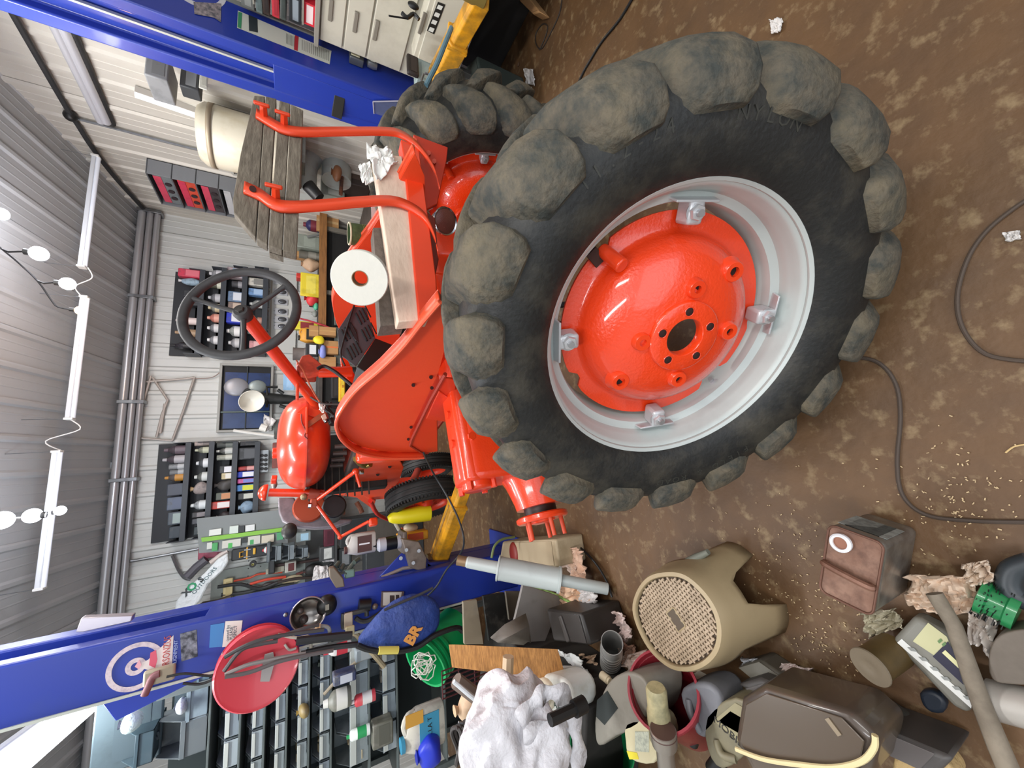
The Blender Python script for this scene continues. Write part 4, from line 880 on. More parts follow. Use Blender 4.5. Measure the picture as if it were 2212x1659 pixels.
# ---------------------------------------------------------------- dark wall trays with bottles
YW = YB-.20
TRAY = mat('#3b4046', .5, n=(8, .3, '#2d3136'))
def tray(xl, y0, y1, label):
    """one tray; xl = picture x of its lip at mid row"""
    x0, x1, z0, z1 = bx(xl-4, y0, xl+4, y1, YW)
    t = thing('wall_tray', label, 'shelf', ((x0+x1)/2, YB-.1, z0))
    rbox((x0, YW, z0), (x1, YB-.022, z0+.012), TRAY, 'base', t, .002); rbox((x0, YW-.006, z0-.01), (x1, YW+.004, z1+.01), TRAY, 'lip', t, .002)
    for a in (x0, x1): rbox((a-.004, YW, z0), (a+.004, YB-.022, z0+.16), TRAY, 'side', t, .001)
    rbox((x0, YB-.030, z0), (x1, YB-.022, z0+.33), mat('#2a2d31', .6), 'back', t, 0)
    return z0+.0125
def row(z, items, where, grp):
    n = 0
    for (yc, wd, x_top, kind, col, cap, lab) in items:
        hgt_top = py(x_top, yc, YW+.05).z
        x0 = py(x_top+20, yc+wd/2, YW+.05).x; x1 = py(x_top+20, yc-wd/2, YW+.05).x
        b = (x_top, yc-wd/2, x_top+28, yc+wd/2); nm = {'bottle': 'bottle', 'can': 'tin_can', 'plain': 'carton', 'spray': 'spray_can', 'bag': 'plastic_bag', 'box': 'carton', 'case': 'plastic_case', 'jug': 'jug', 'bin': 'storage_bin'}[kind]
        mk(kind, b, YW+.03, mat(col, .25 if kind == 'bottle' else .5, n=(25, .4, '#55585c')), nm, '%s, %s %s' % (lab, ORD[n] if n < 10 else 'last', where), 'bottle' if kind in ('bottle', 'jug') else 'container', .09, mat(cap, .45), rest=z+.0008, group=grp)
        n += 1
WA = 'on the %s tray behind the steering wheel'
z = tray(432, 582, 764, 'dark wall tray behind the steering wheel, topmost of the four')
row(z, [(588, 17, 384, 'plain', '#d8405a', '#e97a88', 'red slotted plastic case'), (604, 16, 384, 'bag', '#9ab4c4', '#e4e4e4', 'pale blue bag'), (634, 14, 396, 'plain', '#303336', '#26282b', 'black box'), (652, 14, 396, 'plain', '#2c2f33', '#3a3d40', 'black low box'), (690, 15, 378, 'bottle', '#d8cfc8', '#e9d9d4', 'whitish bottle'), (716, 16, 376, 'bottle', '#8a7a68', '#a98e70', 'brown bottle'), (744, 16, 366, 'bottle', '#2c2a30', '#1c1c1e', 'dark cola coloured bottle')], WA % 'topmost', 'bottles and boxes on the tray behind the steering wheel, first')
z = tray(480, 578, 764, 'dark wall tray behind the steering wheel, second of the four')
row(z, [(588, 18, 450, 'bottle', '#9a9ca0', '#d9dade', 'clear bottle lying in wrap'), (612, 16, 454, 'can', '#5b5a4c', '#cfd0bc', 'olive and white tin'), (640, 18, 448, 'bottle', '#77787c', '#bfc0c4', 'clear oil bottle'), (662, 18, 448, 'bottle', '#8a8a7e', '#cbbf9c', 'clear bottle with amber label'), (684, 18, 446, 'bottle', '#c07a6c', '#e5a794', 'pink red bottle'), (706, 18, 446, 'bottle', '#808286', '#dcdcdc', 'clear silvery bottle'), (732, 18, 446, 'bottle', '#8a8c90', '#e6e6e6', 'clear bottle with white neck')], WA % 'second', 'bottles on the second tray behind the steering wheel')
z = tray(526, 576, 764, 'dark wall tray behind the steering wheel, third of the four')
row(z, [(588, 22, 490, 'plain', '#b8a9ac', '#7fa4bc', 'wrapped pinkish packet'), (612, 14, 500, 'can', '#4b4c50', '#9c9ca0', 'small grey tin'), (640, 22, 492, 'plain', '#6d87a6', '#dfe6ee', 'blue and white box'), (662, 20, 492, 'plain', '#8d7a70', '#c9b6a4', 'brown packet'), (686, 22, 488, 'plain', '#2a3cc0', '#e9ecf2', 'bright blue box'), (712, 22, 488, 'bottle', '#a3a7a2', '#f1f1ee', 'clear bottle with white cap'), (738, 20, 492, 'bottle', '#9b9b9e', '#cfcfcf', 'clear ridged bottle')], WA % 'third', 'boxes on the third tray behind the steering wheel')
z = tray(572, 578, 764, 'dark wall tray behind the steering wheel, lowest of the four')
row(z, [(608, 16, 536, 'plain', '#d4d2c6', '#8b8b86', 'white printed box'), (630, 15, 536, 'plain', '#6f98c8', '#a9c6e6', 'light blue box'), (654, 16, 538, 'bottle', '#8d918e', '#c9cdca', 'clear small bottle'), (690, 14, 542, 'can', '#6b5a52', '#b98a7a', 'reddish brown tin'), (716, 18, 534, 'bottle', '#70726f', '#a7a7a4', 'greenish clear bottle'), (744, 16, 538, 'plain', '#c98f92', '#e0b4b4', 'pink packet')], WA % 'lowest', 'boxes on the lowest tray behind the steering wheel')
# white card with tools in packets under the trays
x0, x1, z0, z1 = bx(581, 590, 640, 762, YB-.05)
t = thing('display_board', 'white pegboard with packaged bulbs under the wall trays', 'board', ((x0+x1)/2, YB-.03, z0)); rbox((x0, YB-.045, z0), (x1, YB-.024, z1), mat('#c9cbc6', .6), 'panel', t, .002)
rbox((x0, YB-.052, z1-.03), (x1, YB-.045, z1-.012), mat('#a9a294', .6), 'rail', t, .001)
for i, y in enumerate((608, 631, 652, 673, 690, 705)):
    p = py(606, y, YB-.06); k = thing('packaged_bulb', 'small blister pack hooked on the white pegboard, %s from the photo\'s top' % ORD[i], 'packet', p, 'blister packs on the white pegboard')
    rbox((p.x-.045, YB-.062, p.z-.09), (p.x+.045, YB-.053, p.z+.085), mat('#b9bcc0', .3), 'card', k, .002); B().ball((p.x, YB-.075, p.z-.02), .035, 8, (1, .5, 1.5)).obj('bulb', mat('#5a5c60', .15, .3), k)
    B().cyl((p.x, YB-.052, p.z+.075), (p.x, YB-.085, p.z+.08), .003, n=6).obj('hook', STEEL, k)
WBX = 'on the %s tray near the photo\'s middle left, below the roof pipes'
def wb2(i): return 'on the %s tray by the green strip' % ('topmost', 'second', 'third', 'lowest')[i]
z = tray(400, 956, 1168, 'dark wall tray beside the green strip, topmost of the four')
row(z, [(972, 20, 352, 'bottle', '#4a4046', '#6e6068', 'dark purple bottle'), (993, 18, 349, 'bottle', '#50484e', '#b9b6ba', 'dark bottle with silver highlight'), (1008, 12, 364, 'can', '#8f9396', '#c3c6c8', 'clear short jar'), (1020, 12, 366, 'can', '#7f8386', '#b3b6b8', 'clear squat jar'), (1032, 17, 354, 'bottle', '#5e5450', '#c98f3e', 'dark bottle with amber top'), (1058, 26, 360, 'plain', '#4a505c', '#3a4250', 'smoky plastic bin'), (1088, 28, 360, 'plain', '#5f6a7c', '#55617a', 'bluish plastic bin'), (1120, 28, 362, 'plain', '#56616a', '#9fb0ac', 'smoky bin with two pale ends'), (1150, 26, 364, 'plain', '#3c464e', '#333d46', 'dark plastic bin')], wb2(0), 'bottles and bins on the topmost tray beside the green strip')
z = tray(452, 954, 1160, 'dark wall tray beside the green strip, second of the four')
row(z, [(958, 10, 420, 'can', '#b9a9a2', '#8a7f7a', 'pinkish tin'), (972, 14, 420, 'bottle', '#8d907e', '#c9ccb2', 'greenish clear bottle'), (1000, 20, 422, 'bottle', '#5b5e62', '#eceff2', 'dark bottle with white glint'), (1030, 20, 418, 'bottle', '#70746f', '#dfe3df', 'clear bottle with pale label'), (1056, 28, 410, 'bag', '#a89c98', '#d0b48c', 'crinkled clear bag'), (1092, 20, 410, 'bottle', '#aeb4b6', '#e9efef', 'silvery bottle'), (1112, 12, 414, 'plain', '#3c3a3c', '#8a8486', 'dark packet'), (1126, 12, 414, 'plain', '#4a4c52', '#70747c', 'dark blue packet'), (1146, 18, 418, 'plain', '#3c4648', '#c9b9a4', 'dark bin with pale strip')], wb2(1), 'bottles on the second tray beside the green strip')
z = tray(504, 954, 1160, 'dark wall tray beside the green strip, third of the four')
row(z, [(960, 14, 468, 'can', '#4a4e4a', '#6d736d', 'dark green tin'), (974, 14, 466, 'bottle', '#5a5c58', '#c9ccc6', 'dark bottle with pale label'), (988, 12, 468, 'can', '#a9ac9e', '#d0d2c6', 'pale tin'), (1014, 16, 474, 'plain', '#3a3c3e', '#e9e9ee', 'black box with white tag'), (1028, 14, 478, 'plain', '#cfbf96', '#e9e6dc', 'cream box'), (1048, 24, 462, 'bag', '#4a4744', '#5b5856', 'dark crumpled bag'), (1072, 16, 466, 'plain', '#5c6258', '#c98a5c', 'olive box with orange end'), (1092, 16, 454, 'plain', '#c8463a', '#f0e9e6', 'red and white tube box'), (1118, 24, 466, 'bag', '#3b3437', '#cfc6c4', 'dark bag with white cloth'), (1146, 24, 474, 'plain', '#4b5058', '#5b626c', 'dark slate box')], wb2(2), 'boxes on the third tray beside the green strip')
z = tray(553, 954, 1156, 'dark wall tray beside the green strip, lowest of the four')
row(z, [(958, 10, 518, 'plain', '#232426', '#3a3b3d', 'black flat box'), (980, 26, 514, 'plain', '#34373a', '#55585c', 'black box with a white plug'), (1012, 10, 514, 'can', '#b84a48', '#e0a09c', 'red tin'), (1025, 13, 510, 'plain', '#2640b8', '#e9eaf0', 'royal blue box'), (1039, 10, 512, 'plain', '#c85a9a', '#7a8ad0', 'pink and blue box'), (1054, 14, 510, 'plain', '#4484c8', '#d8dc3a', 'sky blue box with yellow label'), (1072, 14, 514, 'plain', '#3a3c3c', '#c9ccc0', 'dark box with pale end'), (1096, 28, 514, 'bag', '#8fa9c0', '#a9c0d4', 'pale blue cloth'), (1126, 24, 512, 'plain', '#2b2d33', '#55585c', 'black bag')], wb2(3), 'boxes on the lowest tray beside the green strip')
t = mk('plain', (561, 972, 580, 1020), YB-.16, mat('#a9b0b4', .4), 'perforated_plate', 'grey plate with two rows of black holes below the wall trays', 'plate', .012, mat('#a9b0b4', .4))
for i in range(8):
    p = py(566+(i % 2)*8, 984+(i//2)*9.5, YB-.163); B().cyl(p, p-Vector((0, .003, 0)), .022, n=14).obj('hole', BLACK, t)
# ---------------------------------------------------------------- triangular frame hanging on the wall
def bars(name, label, cat, lines, Y, r, m):
    t = thing(name, label, cat, py(*lines[0][0], Y))
    for l in lines: B().tube([py(x, y, Y) for x, y in l], r, 6).obj('bar', m, t)
    return t
bars('wall_bars', 'thin whitish metal bar frame hanging on the back wall beside the dark opening', 'frame', [((326, 812), (300, 900), (282, 958)), ((329, 815), (362, 864), (350, 895), (338, 944)), ((420, 815), (395, 890), (372, 952)), ((282, 944), (372, 952)), ((300, 826), (400, 818), (420, 815)), ((356, 872), (346, 936))], YB-.05, .013, mat('#b7aea6', .5, .3))
t = stick([(290, 826), (350, 820), (420, 818), (455, 816), (473, 806), (476, 797)], YB-.04, .006, mat('#9c8a80', .5), 'wall_cable', 'thin brown cord running from the wall frame to the dark opening', 'cable', 'cord', 4)
# ---------------------------------------------------------------- workbench along the back wall
BY = 5.42; BZ = py(691, 560, BY).z
t = thing('workbench', 'long workbench with brown wooden front edge along the back wall', 'workbench', (1.2, BY+.35, 0))
rbox((.40, BY, BZ-.05), (3.30, YB-.03, BZ), mat('#4b4540', .8, n=(6, .6, '#34302d')), 'top', t, .004)
x_a, x_b = py(697, 705, BY).x, py(697, 372, BY).x
rbox((x_a, BY-.03, py(706, 560, BY-.03).z), (x_b, BY, BZ+.01), mat('#9a6a3a', .7, n=(6, .6, '#6f4a28'), grain=(1, 8, 8)), 'front_edge', t, .003)
rbox((.42, BY+.04, .12), (3.28, BY+.06, BZ-.05), mat('#201f1e', .9), 'under_bench_shade', t, 0)  # near-black sheet standing in for the shade beneath the bench top
for X in (.45, 1.3, 2.3, 3.25): rbox((X-.03, BY, 0), (X+.03, BY+.08, BZ-.05), mat('#6f6a60', .7), 'leg', t, .003)
x0, x1, z0, z1 = bx(722, 630, 800, 790, BY-.01)
for i, c in enumerate(('#6f7670', '#646b66')): rbox((x0+.02+i*(x1-x0)/2, BY-.02, z0), (x0-.01+(i+1)*(x1-x0)/2, BY+.03, z1), mat(c, .5, .2), 'drawer', t, .006)
R_Z = BZ+.001
def on(kind, b, Y, col, name, label, cat, dp=.1, c2='#cfcfc8', rest=R_Z, **k): return mk(kind, b, Y, C(col) if isinstance(col, str) else col, name, label, cat, dp, C(c2) if isinstance(c2, str) else c2, rest, **k)
BYI = BY+.10
on('plain', (641, 508, 691, 536), BYI, '#8b9388', 'switch_box', 'grey green metal box with an angled arm on the bench', 'box', .14, '#9aa297')
stick([(664, 512), (690, 506), (722, 494)], BYI-.03, .02, mat('#8f9390', .4, .4), 'steel_bar', 'flat grey steel arm sticking out of the green grey box', 'bar')
on('bottle', (655, 470, 691, 492), BYI+.05, '#2d2a5c', 'bottle', 'navy and maroon bottle on the bench behind the seat planks', 'bottle', .1, '#7c2f3c')
on('box', (684, 458, 730, 500), BYI-.06, CARD, 'cardboard_box', 'flattened cardboard box leaning by the navy bottle', 'box', .05, '#c9a878', rest=py(732, 480, BYI-.06).z)
on('box', (626, 532, 691, 556), BYI+.14, CARD, 'cardboard_box', 'narrow cardboard box standing under the seat planks', 'box', .12, '#a98358')
on('bag', (650, 553, 691, 582), BYI, '#c9a888', 'cloth_bundle', 'rounded beige bundle on the bench below the seat planks', 'cloth', .12, '#b99878')
on('plain', (640, 592, 691, 602), BYI+.02, '#c8352c', 'folder', 'red folder standing at the steering wheel\'s lower edge', 'folder', .14, '#d8483c')
on('plain', (649, 590, 691, 640), BYI-.03, '#e8d23a', 'level_tool', 'bright yellow bar standing on the bench beside a red bag', 'tool', .03, '#f0e060')
on('bag', (662, 602, 691, 626), BYI+.04, '#b82a54', 'snack_bag', 'crimson snack bag on the bench', 'bag', .1, '#d87a98')
on('bag', (657, 628, 691, 656), BYI, '#d8383c', 'cloth_bundle', 'bright red cloth bundle next to the crimson bag', 'cloth', .12, '#b82c30')
on('bag', (676, 652, 691, 668), BYI, '#5fbf98', 'cloth_bundle', 'small mint green cloth beside the red bundle', 'cloth', .08, '#4fae88')
on('bag', (672, 668, 691, 684), BYI, '#8e948e', 'cloth_bundle', 'grey white rag next to the mint cloth', 'cloth', .08, '#e8e8e4')
on('plain', (632, 694, 691, 712), BYI+.1, '#d8cf3a', 'oil_carton', 'yellow and maroon carton seen through the steering wheel', 'carton', .08, '#8a2f34')
on('jug', (644, 706, 691, 738), BYI+.02, '#d89a36', 'jug', 'amber orange jug with black cap on the bench', 'jug', .12, '#26231f')
on('box', (668, 703, 691, 726), BYI-.05, CARD, 'cardboard_box', 'plain tan box in front of the amber jug', 'box', .12, '#c9a068')
on('box', (690, 706, 726, 724), BY-.14, CARD, 'cardboard_box', 'tan box hanging over the bench front below the amber jug', 'box', .10, '#c9a068', rest=None)
stick([(648, 688), (668, 693), (700, 703), (722, 712)], BY-.08, .012, mat('#b02c3c', .4), 'lever', 'thin red lever slanting across the tan box', 'lever')
on('bag', (676, 724, 700, 744), BY-.16, '#f2dc2e', 'strap_bundle', 'bright yellow ratchet strap lying on the boxes', 'strap', .06, '#f4e458', rest=None)
on('bag', (688, 744, 706, 772), BY-.14, '#8a94d8', 'cloth_bundle', 'lavender blue cloth beside the yellow strap', 'cloth', .08, '#a4acdf', rest=None)
on('box', (700, 736, 731, 764), BY-.10, CARD, 'cardboard_box', 'tan box with an orange stripe below the yellow strap', 'box', .12, '#e07a44', rest=None)
on('box', (690, 770, 726, 792), BY-.06, CARD, 'cardboard_box', 'small tan box next to the striped one', 'box', .10, '#b98a54', rest=None)
on('can', (632, 748, 691, 776), BYI+.06, '#7c7470', 'funnel_can', 'grey dented tin behind the steering column', 'can', .1, '#8f8784')
on('plain', (660, 742, 691, 768), BYI-.01, '#2d2f31', 'battery_pack', 'black box with white labels beside the grey tin', 'box', .08, '#dfe3e6')
on('plain', (612, 800, 691, 843), BYI+.22, '#8fb8dc', 'hanging_towel', 'pale blue paper towel hanging behind the steering column', 'towel', .01, '#a2c6e6', rest=py(636, 820, BYI+.22).z)
# machine with round lamp in front of the opening
c1_, c2_ = py(505, 828, YB-.22), py(528, 868, YB-.28)
t = thing('bench_machine', 'black bench machine with a round white lampshade before the dark opening', 'machine', py(640, 860, BYI+.2))
mc = mat('#2e302f', .5, .3, n=(12, .5, '#1d1f1e'))
B().tube([py(x, y, BYI+.25) for x, y in ((691, 866), (640, 864), (600, 862), (566, 860), (546, 858))], [.05, .055, .07, .075, .06], 12).obj('column', mc, t)
B().cyl(py(546, 858, BYI+.25), py(528, 852, BYI+.2), .07, .085, 20).obj('motor', mc, t)
B().lathe([(.001, 0), (.05, .01), (.10, .05), (.135, .12), (.13, .122), (.095, .055), (.001, .012)], py(540, 862, BYI+.12), (-.3, -.75, -.2), 28).obj('lamp_shade', mat('#ece9dd', .4), t, smooth=60)
B().ball(py(511, 836, BYI+.30), .13, 12, (.9, .25, 1)).obj('round_guard', mat('#8f8f94', .4, .3), t)
B().ball(py(556, 836, BYI+.30), .10, 12, (.9, .25, 1)).obj('round_guard', mat('#8d9897', .4, .3), t)
B().tube([py(x, y, BYI+.2) for x, y in ((576, 880), (578, 852), (576, 836), (600, 836))], .018, 8).obj('yoke', mc, t)
for q in ((604, 876, 636, 886), (600, 842, 612, 850)):
    B().cyl(py(q[0], q[1], BYI+.18), py(q[2], q[3], BYI+.18), .022).obj('knob_shaft', mc, t)
t = stick([(504, 930), (560, 938), (592, 942)], BYI+.1, .018, mat('#d9d8d2', .5), 'paper_tube', 'long white cardboard tube leaning under the dark opening', 'tube')
t = stick([(576, 926), (562, 922)], BYI+.1, .045, mat('#e6e4dc', .6), 'paper_roll', 'short white roll end beside the leaning tube', 'paper roll')
t = crumple('paper_sheet', [py(x, y, BYI+.1) for x, y in ((570, 894), (598, 908), (580, 932), (568, 930))], mat('#d4d2d0', .7), .03, None, 8, 8, 61); tag(t, 'folded white sheet standing on the bench by the fuel tank', 'paper')
on('plain', (592, 905, 691, 945), BYI+.15, '#5c5f5a', 'parts_organizer', 'dark grey parts box with red drawers behind the fuel tank', 'box', .14, '#7c3a36')
on('plain', (588, 955, 640, 1010), BYI+.18, '#7c4038', 'carton', 'dull red carton behind the front of the tank', 'carton', .1, '#a9a9a0', rest=py(640, 980, BYI+.18).z)
# boxes seen under the column: black case and yellow charger
on('plain', (716, 812, 735, 860), BY-.35, '#1c1c20', 'black_case', 'long black case below the steering column', 'case', .2, '#2c2c30', rest=None)
on('plain', (733, 804, 746, 866), BY-.54, '#e8b020', 'battery_charger', 'yellow battery charger with black printing behind the fender', 'charger', .12, '#e8c83a', rest=None, txt='30', tcol='#b02020')
k = thing('tool_cart', 'dark tool cart behind the steering column', 'cart', (py(735, 836, BY-.35).x, BY-.3, 0)); zc_ = py(735, 836, BY-.35).z
rbox((py(740, 866, BY-.4).x, BY-.42, 0), (py(740, 800, BY-.4).x, BY-.12, zc_-.002), mat('#2b2d2e', .6), 'body', k, .006)
for i in range(3): rbox((py(740, 866, BY-.4).x+.02, BY-.435, .12+i*.28), (py(740, 800, BY-.4).x-.02, BY-.42, .36+i*.28), mat('#3a3d3e', .6), 'drawer', k, .004)
# sloped bits between the bench and the gable wall
YD = 4.4
def duct():
    t = thing('elbow_duct', 'rusty galvanised elbow duct behind the orange straps', 'duct', py(690, 380, YD))
    M = mat('#b4bbb9', .45, .2, n=(5, .35, '#8a5a4a'))
    P = spline([py(x, y, YD) for x, y in ((650, 420), (655, 350), (690, 325), (724, 345), (727, 392))], 5); r = .16
    for i in range(0, len(P)-4, 4): B().tube(P[i:i+5], r, 20).obj('duct_segment', M, t, smooth=60)
    B().cyl(py(665, 400, YD-.2), py(690, 428, YD-.2), .07, .06).obj('handle', BLACK, t)
duct()
on('plain', (693, 385, 745, 425), YD+.2, '#9ea59a', 'tin_box', 'pale green grey tin box beside the elbow duct', 'box', .15, '#c9cfc6', rest=None)
t = stick([(720, 235), (737, 245), (741, 300), (740, 350), (736, 420)], YD-.1, .022, mat('#4c3832', .6, .3, n=(20, .7, '#8a5238')), 'rusty_rail', 'rusty upright rail hung with clamps behind the straps', 'rail', 'rail', 3)
for i, (b, c, l) in enumerate((((695, 220, 722, 232), '#b3603f', 'rusty orange clamp beside the blue post'), ((700, 236, 712, 250), '#6b4a38', 'dark rusty hook under the orange clamp'), ((719, 236, 733, 248), '#e0693a', 'small bright orange knob by the ribbed bracket'), ((716, 350, 740, 385), '#8a5a3c', 'brown leather tool roll beside the elbow duct'), ((655, 236, 672, 262), '#d2c860', 'yellowish coiled cord under the seat plank'), ((672, 255, 684, 272), '#8a6a48', 'small brown lump below the yellow cord'))):
    on('bag', b, YD-.25, c, 'hanging_tool' if i != 3 else 'tool_roll', l, 'tool', .09, c, rest=None)
on('plain', (742, 300, 800, 400), YD+.0, '#3a302c', 'dark_machine', 'dark brown machine casing behind the board and straps', 'machine', .3, '#57483f', rest=None)
on('bag', (650, 262, 700, 300), YD+.1, '#c7cac6', 'cloth_bundle', 'pale cloth draped below the seat plank', 'cloth', .1, '#d4d6d2', rest=None)
# side bench on the gable wall carrying those things
t = thing('side_bench', 'low dark bench along the gable wall beyond the tractor', 'workbench', (2.9, 4.5, 0))
zb = py(800, 350, YD).z
rbox((1.55, 4.35, zb-.05), (3.4, 5.35, zb), mat('#5a5048', .8, n=(6, .6, '#3d352f')), 'top', t, .004)
for X, Yq in ((1.6, 4.4), (3.35, 4.4), (1.6, 5.3), (3.35, 5.3)): rbox((X-.04, Yq-.04, 0), (X+.04, Yq+.04, zb-.05), mat('#4a423c', .8), 'leg', t, .003)
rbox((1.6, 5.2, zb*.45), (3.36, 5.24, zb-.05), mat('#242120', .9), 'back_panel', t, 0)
# ---------------------------------------------------------------- gable wall things
XG = XR-.022
p0 = px(318, 340, XG); Yn = p0.y; pc = py(315, 373, Yn); xo = pc.x; pf_ = px(338, 439, xo); Yf2 = pf_.y; zt = pc.z; zb_ = py(519, 411, Yn).z
t = thing('wall_rack', 'grey four-compartment rack on the gable wall holding red cases', 'rack', ((xo+XG)/2, (Yn+Yf2)/2, zb_))
GR = mat('#7c7f83', .5)
rbox((xo, Yn, zb_), (XG, Yn+.012, zt), GR, 'side', t, .002); rbox((xo, Yf2-.012, zb_), (XG, Yf2, zt), GR, 'side', t, .002); rbox((XG-.012, Yn, zb_), (XG, Yf2, zt), mat('#26282c', .6), 'back', t, 0)
hz = (zt-zb_)/4
for i in range(5): rbox((xo, Yn, zb_+i*hz-.006), (XG, Yf2, zb_+i*hz+.006), mat('#5c5f63', .5), 'shelf', t, .001)
for i in range(1, 4): rbox((xo+.0, Yn-.003, zb_+i*hz-.003), (XG, Yn, zb_+i*hz+.003), mat('#3a3c40', .5), 'side_joint', t, 0)
for i, (c, c2, l) in enumerate((('#8e9194', '#c9cbce', 'grey case with silver parts in the lowest compartment of the wall rack'), ('#4a4446', '#d84a64', 'dark case with pink band in the rack\'s third compartment'), ('#e0553c', '#d83a58', 'orange red slotted case in the rack\'s second compartment'), ('#7c8486', '#d84a64', 'silver and pink case in the rack\'s topmost compartment'))):
    z = zb_+i*hz+.007
    k = thing('plastic_case', l, 'case', ((xo+XG)/2, (Yn+Yf2)/2, z)); yl, yh = Yn+.03, Yf2-.03
    rbox((xo+.02, yl, z), (XG-.014, yh, z+hz*.8), C(c), 'body', k, .01)
    rbox((xo+.014, yl+.02, z+hz*.45), (xo+.02, yh-.02, z+hz*.78), C(c2), 'front_panel', k, .002)
    for q in range(3): B().cyl((xo+.016, yl+(yh-yl)*(.25+.25*q), z+hz*.25), (xo+.008, yl+(yh-yl)*(.25+.25*q), z+hz*.25), .03, n=14).obj('pocket', mat('#35282c', .6), k)
# vertical lit strip on the gable wall
t = thing('strip_light', 'white strip light fixed upright on the gable wall above the seat planks', 'light', px(420, 240, XG)); a, b_ = px(292, 203, XG-.05), px(550, 292, XG-.05)
B().tube([a+Vector((.03, 0, 0)), b_+Vector((.03, 0, 0))], .045, 4).obj('housing', mat('#b8b4ae', .5), t); B().cyl(a, b_, .03, n=12).obj('diffuser', mat('#eef0f4', .3, emit=('#f4f6ff', .35)), t)
# beige heater tank on the gable side
Yt = 4.05; ct = py(560, 212, Yt); zt0 = py(655, 228, Yt).z; zt1 = py(442, 165, Yt).z; R_t = .27; ctx = min(ct.x, XG-R_t-.01)
t = thing('water_heater', 'tall cream water heater tank fixed beside the gable wall', 'heater', (ctx, Yt, zt0))
B().lathe([(0, 0), (R_t-.02, 0), (R_t, .02), (R_t, zt1-zt0-.05), (R_t-.04, zt1-zt0), (0, zt1-zt0+.01)], (ctx, Yt, zt0), n=40).obj('tank', mat('#cdc6b2', .4, n=(4, .4, '#b8ab8c')), t)
B().lathe([(R_t+.004, 0), (R_t+.004, .05)], (ctx, Yt, zt0), n=40).obj('base_ring', mat('#7a6a5c', .5, .3), t, solid=.006); B().lathe([(R_t+.004, zt1-zt0-.12), (R_t+.004, zt1-zt0-.08)], (ctx, Yt, zt0), n=40).obj('top_ring', mat('#a89a84', .5, .3), t, solid=.006)
def onc(pix, col, nm):
    P = [Vector(py(x, y, Yt)) for x, y in pix]; o = []
    for p in P:
        dx = max(-.98, min(.98, (p.x-ctx)/R_t)); o.append(Vector((ctx+(R_t+.004)*dx, Yt-(R_t+.004)*math.sqrt(1-dx*dx), p.z)))
    B().prism(o, (0, -.002, 0)).obj(nm, mat(col, .5), t)
onc([(478, 178), (500, 182), (500, 205), (480, 200)], '#dfdcd6', 'rating_label'); onc([(504, 190), (516, 194), (515, 208), (504, 204)], '#dfdcd6', 'rating_label'); onc([(522, 198), (545, 208), (544, 220), (523, 213)], '#4c6a94', 'blue_label')
rbox((ctx+.05, Yt-.1, zt0+.25), (XG, Yt-.06, zt0+.29), STEEL, 'wall_strap', t, .002); rbox((ctx+.05, Yt+.06, zt1-.3), (XG, Yt+.1, zt1-.26), STEEL, 'wall_strap', t, .002)
rbox((ctx-.1, Yt-.1, zt0-.03), (XG, Yt+.1, zt0), STEEL, 'support_shelf', t, .002)
yg = lambda x, y, X=3.22: px(x, y, X).y
t = on('plain', (312, 112, 366, 168), yg(340, 130), '#86888a', 'vent_hood', 'grey metal hood high beside the heater', 'hood', .25, '#76787a', rest=None)
rbox((px(340, 140, 3.2).x, yg(340, 130)+.05, px(340, 140, 3.2).z), (XG, yg(340, 130)+.09, px(340, 140, 3.2).z+.03), STEEL, 'wall_bracket', t)
t = on('plain', (388, 150, 432, 190), yg(410, 165), '#3c3f42', 'nail_gun', 'black and grey power tool hanging above the cream heater', 'tool', .12, '#8f9496', rest=None)
rbox((3.2, yg(410, 165)+.04, px(400, 165, 3.2).z), (XG, yg(410, 165)+.06, px(400, 165, 3.2).z+.02), STEEL, 'wall_bracket', t)
t = on('plain', (431, 135, 450, 192), yg(440, 150, 3.30), '#d8d8cc', 'steel_ruler', 'pale flat bar with holes hanging beside the black power tool', 'bar', .01, '#c9c9bc', rest=None)
rbox((3.28, yg(440, 150, 3.30)-.0, px(436, 150, 3.3).z), (XG, yg(440, 150, 3.30)+.015, px(436, 150, 3.3).z+.015), STEEL, 'wall_bracket', t)
on('bag', (440, 182, 468, 206), 4.15, '#a83048', 'red_tool', 'dark red tool handle beside the cream heater', 'tool', .06, '#8a2438', rest=None)
stick([(408, 192), (440, 214), (462, 232), (480, 248)], 4.2, .022, mat('#b0603a', .6, n=(20, .6, '#8a452c')), 'pry_bar', 'rusty orange pry bar slanting under the red handle', 'bar')
stick([(466, 200), (470, 215), (500, 240), (520, 248), (540, 244)], 4.0, .007, mat('#4a4a48', .6), 'wall_cable', 'thin dark cord drooping below the cream heater', 'cable', 'cord', 4)
# ---------------------------------------------------------------- drawer cabinets along the gable side (top edge of photo), facing the tractor
XC = 2.96
CB = mat('#c6c2b2', .5, n=(3, .4, '#a8a292'))
yA = px(800, 133, XC).y; yB_ = .95
zz = [px(x, 60, XC).z for x in (690, 745, 802, 890)]
t = thing('drawer_cabinet', 'cream steel drawer cabinet with slot handles at the photo\'s top edge', 'cabinet', (XC+.2, (yA+yB_)/2, 0))
rbox((XC+.012, yB_, .46), (XC+.42, yA, zz[0]), CB, 'body', t, .004)
rbox((XC+.36, yB_, 0), (XC+.42, yA, .458), mat('#2a2826', .8), 'plinth', t, .003)
for i in range(3):
    rbox((XC-.006, yB_+.02, zz[i+1]+.006), (XC+.012, yA-.015, zz[i]-.006), CB, 'drawer', t, .005)
    hc = px((714, 768, 812)[i], (22, 48, 66)[i], XC-.01); rbox((XC-.016, hc.y-.07, hc.z-.014), (XC-.004, hc.y+.07, hc.z+.014), mat('#8a8478', .5, .2), 'slot_handle', t, .004)
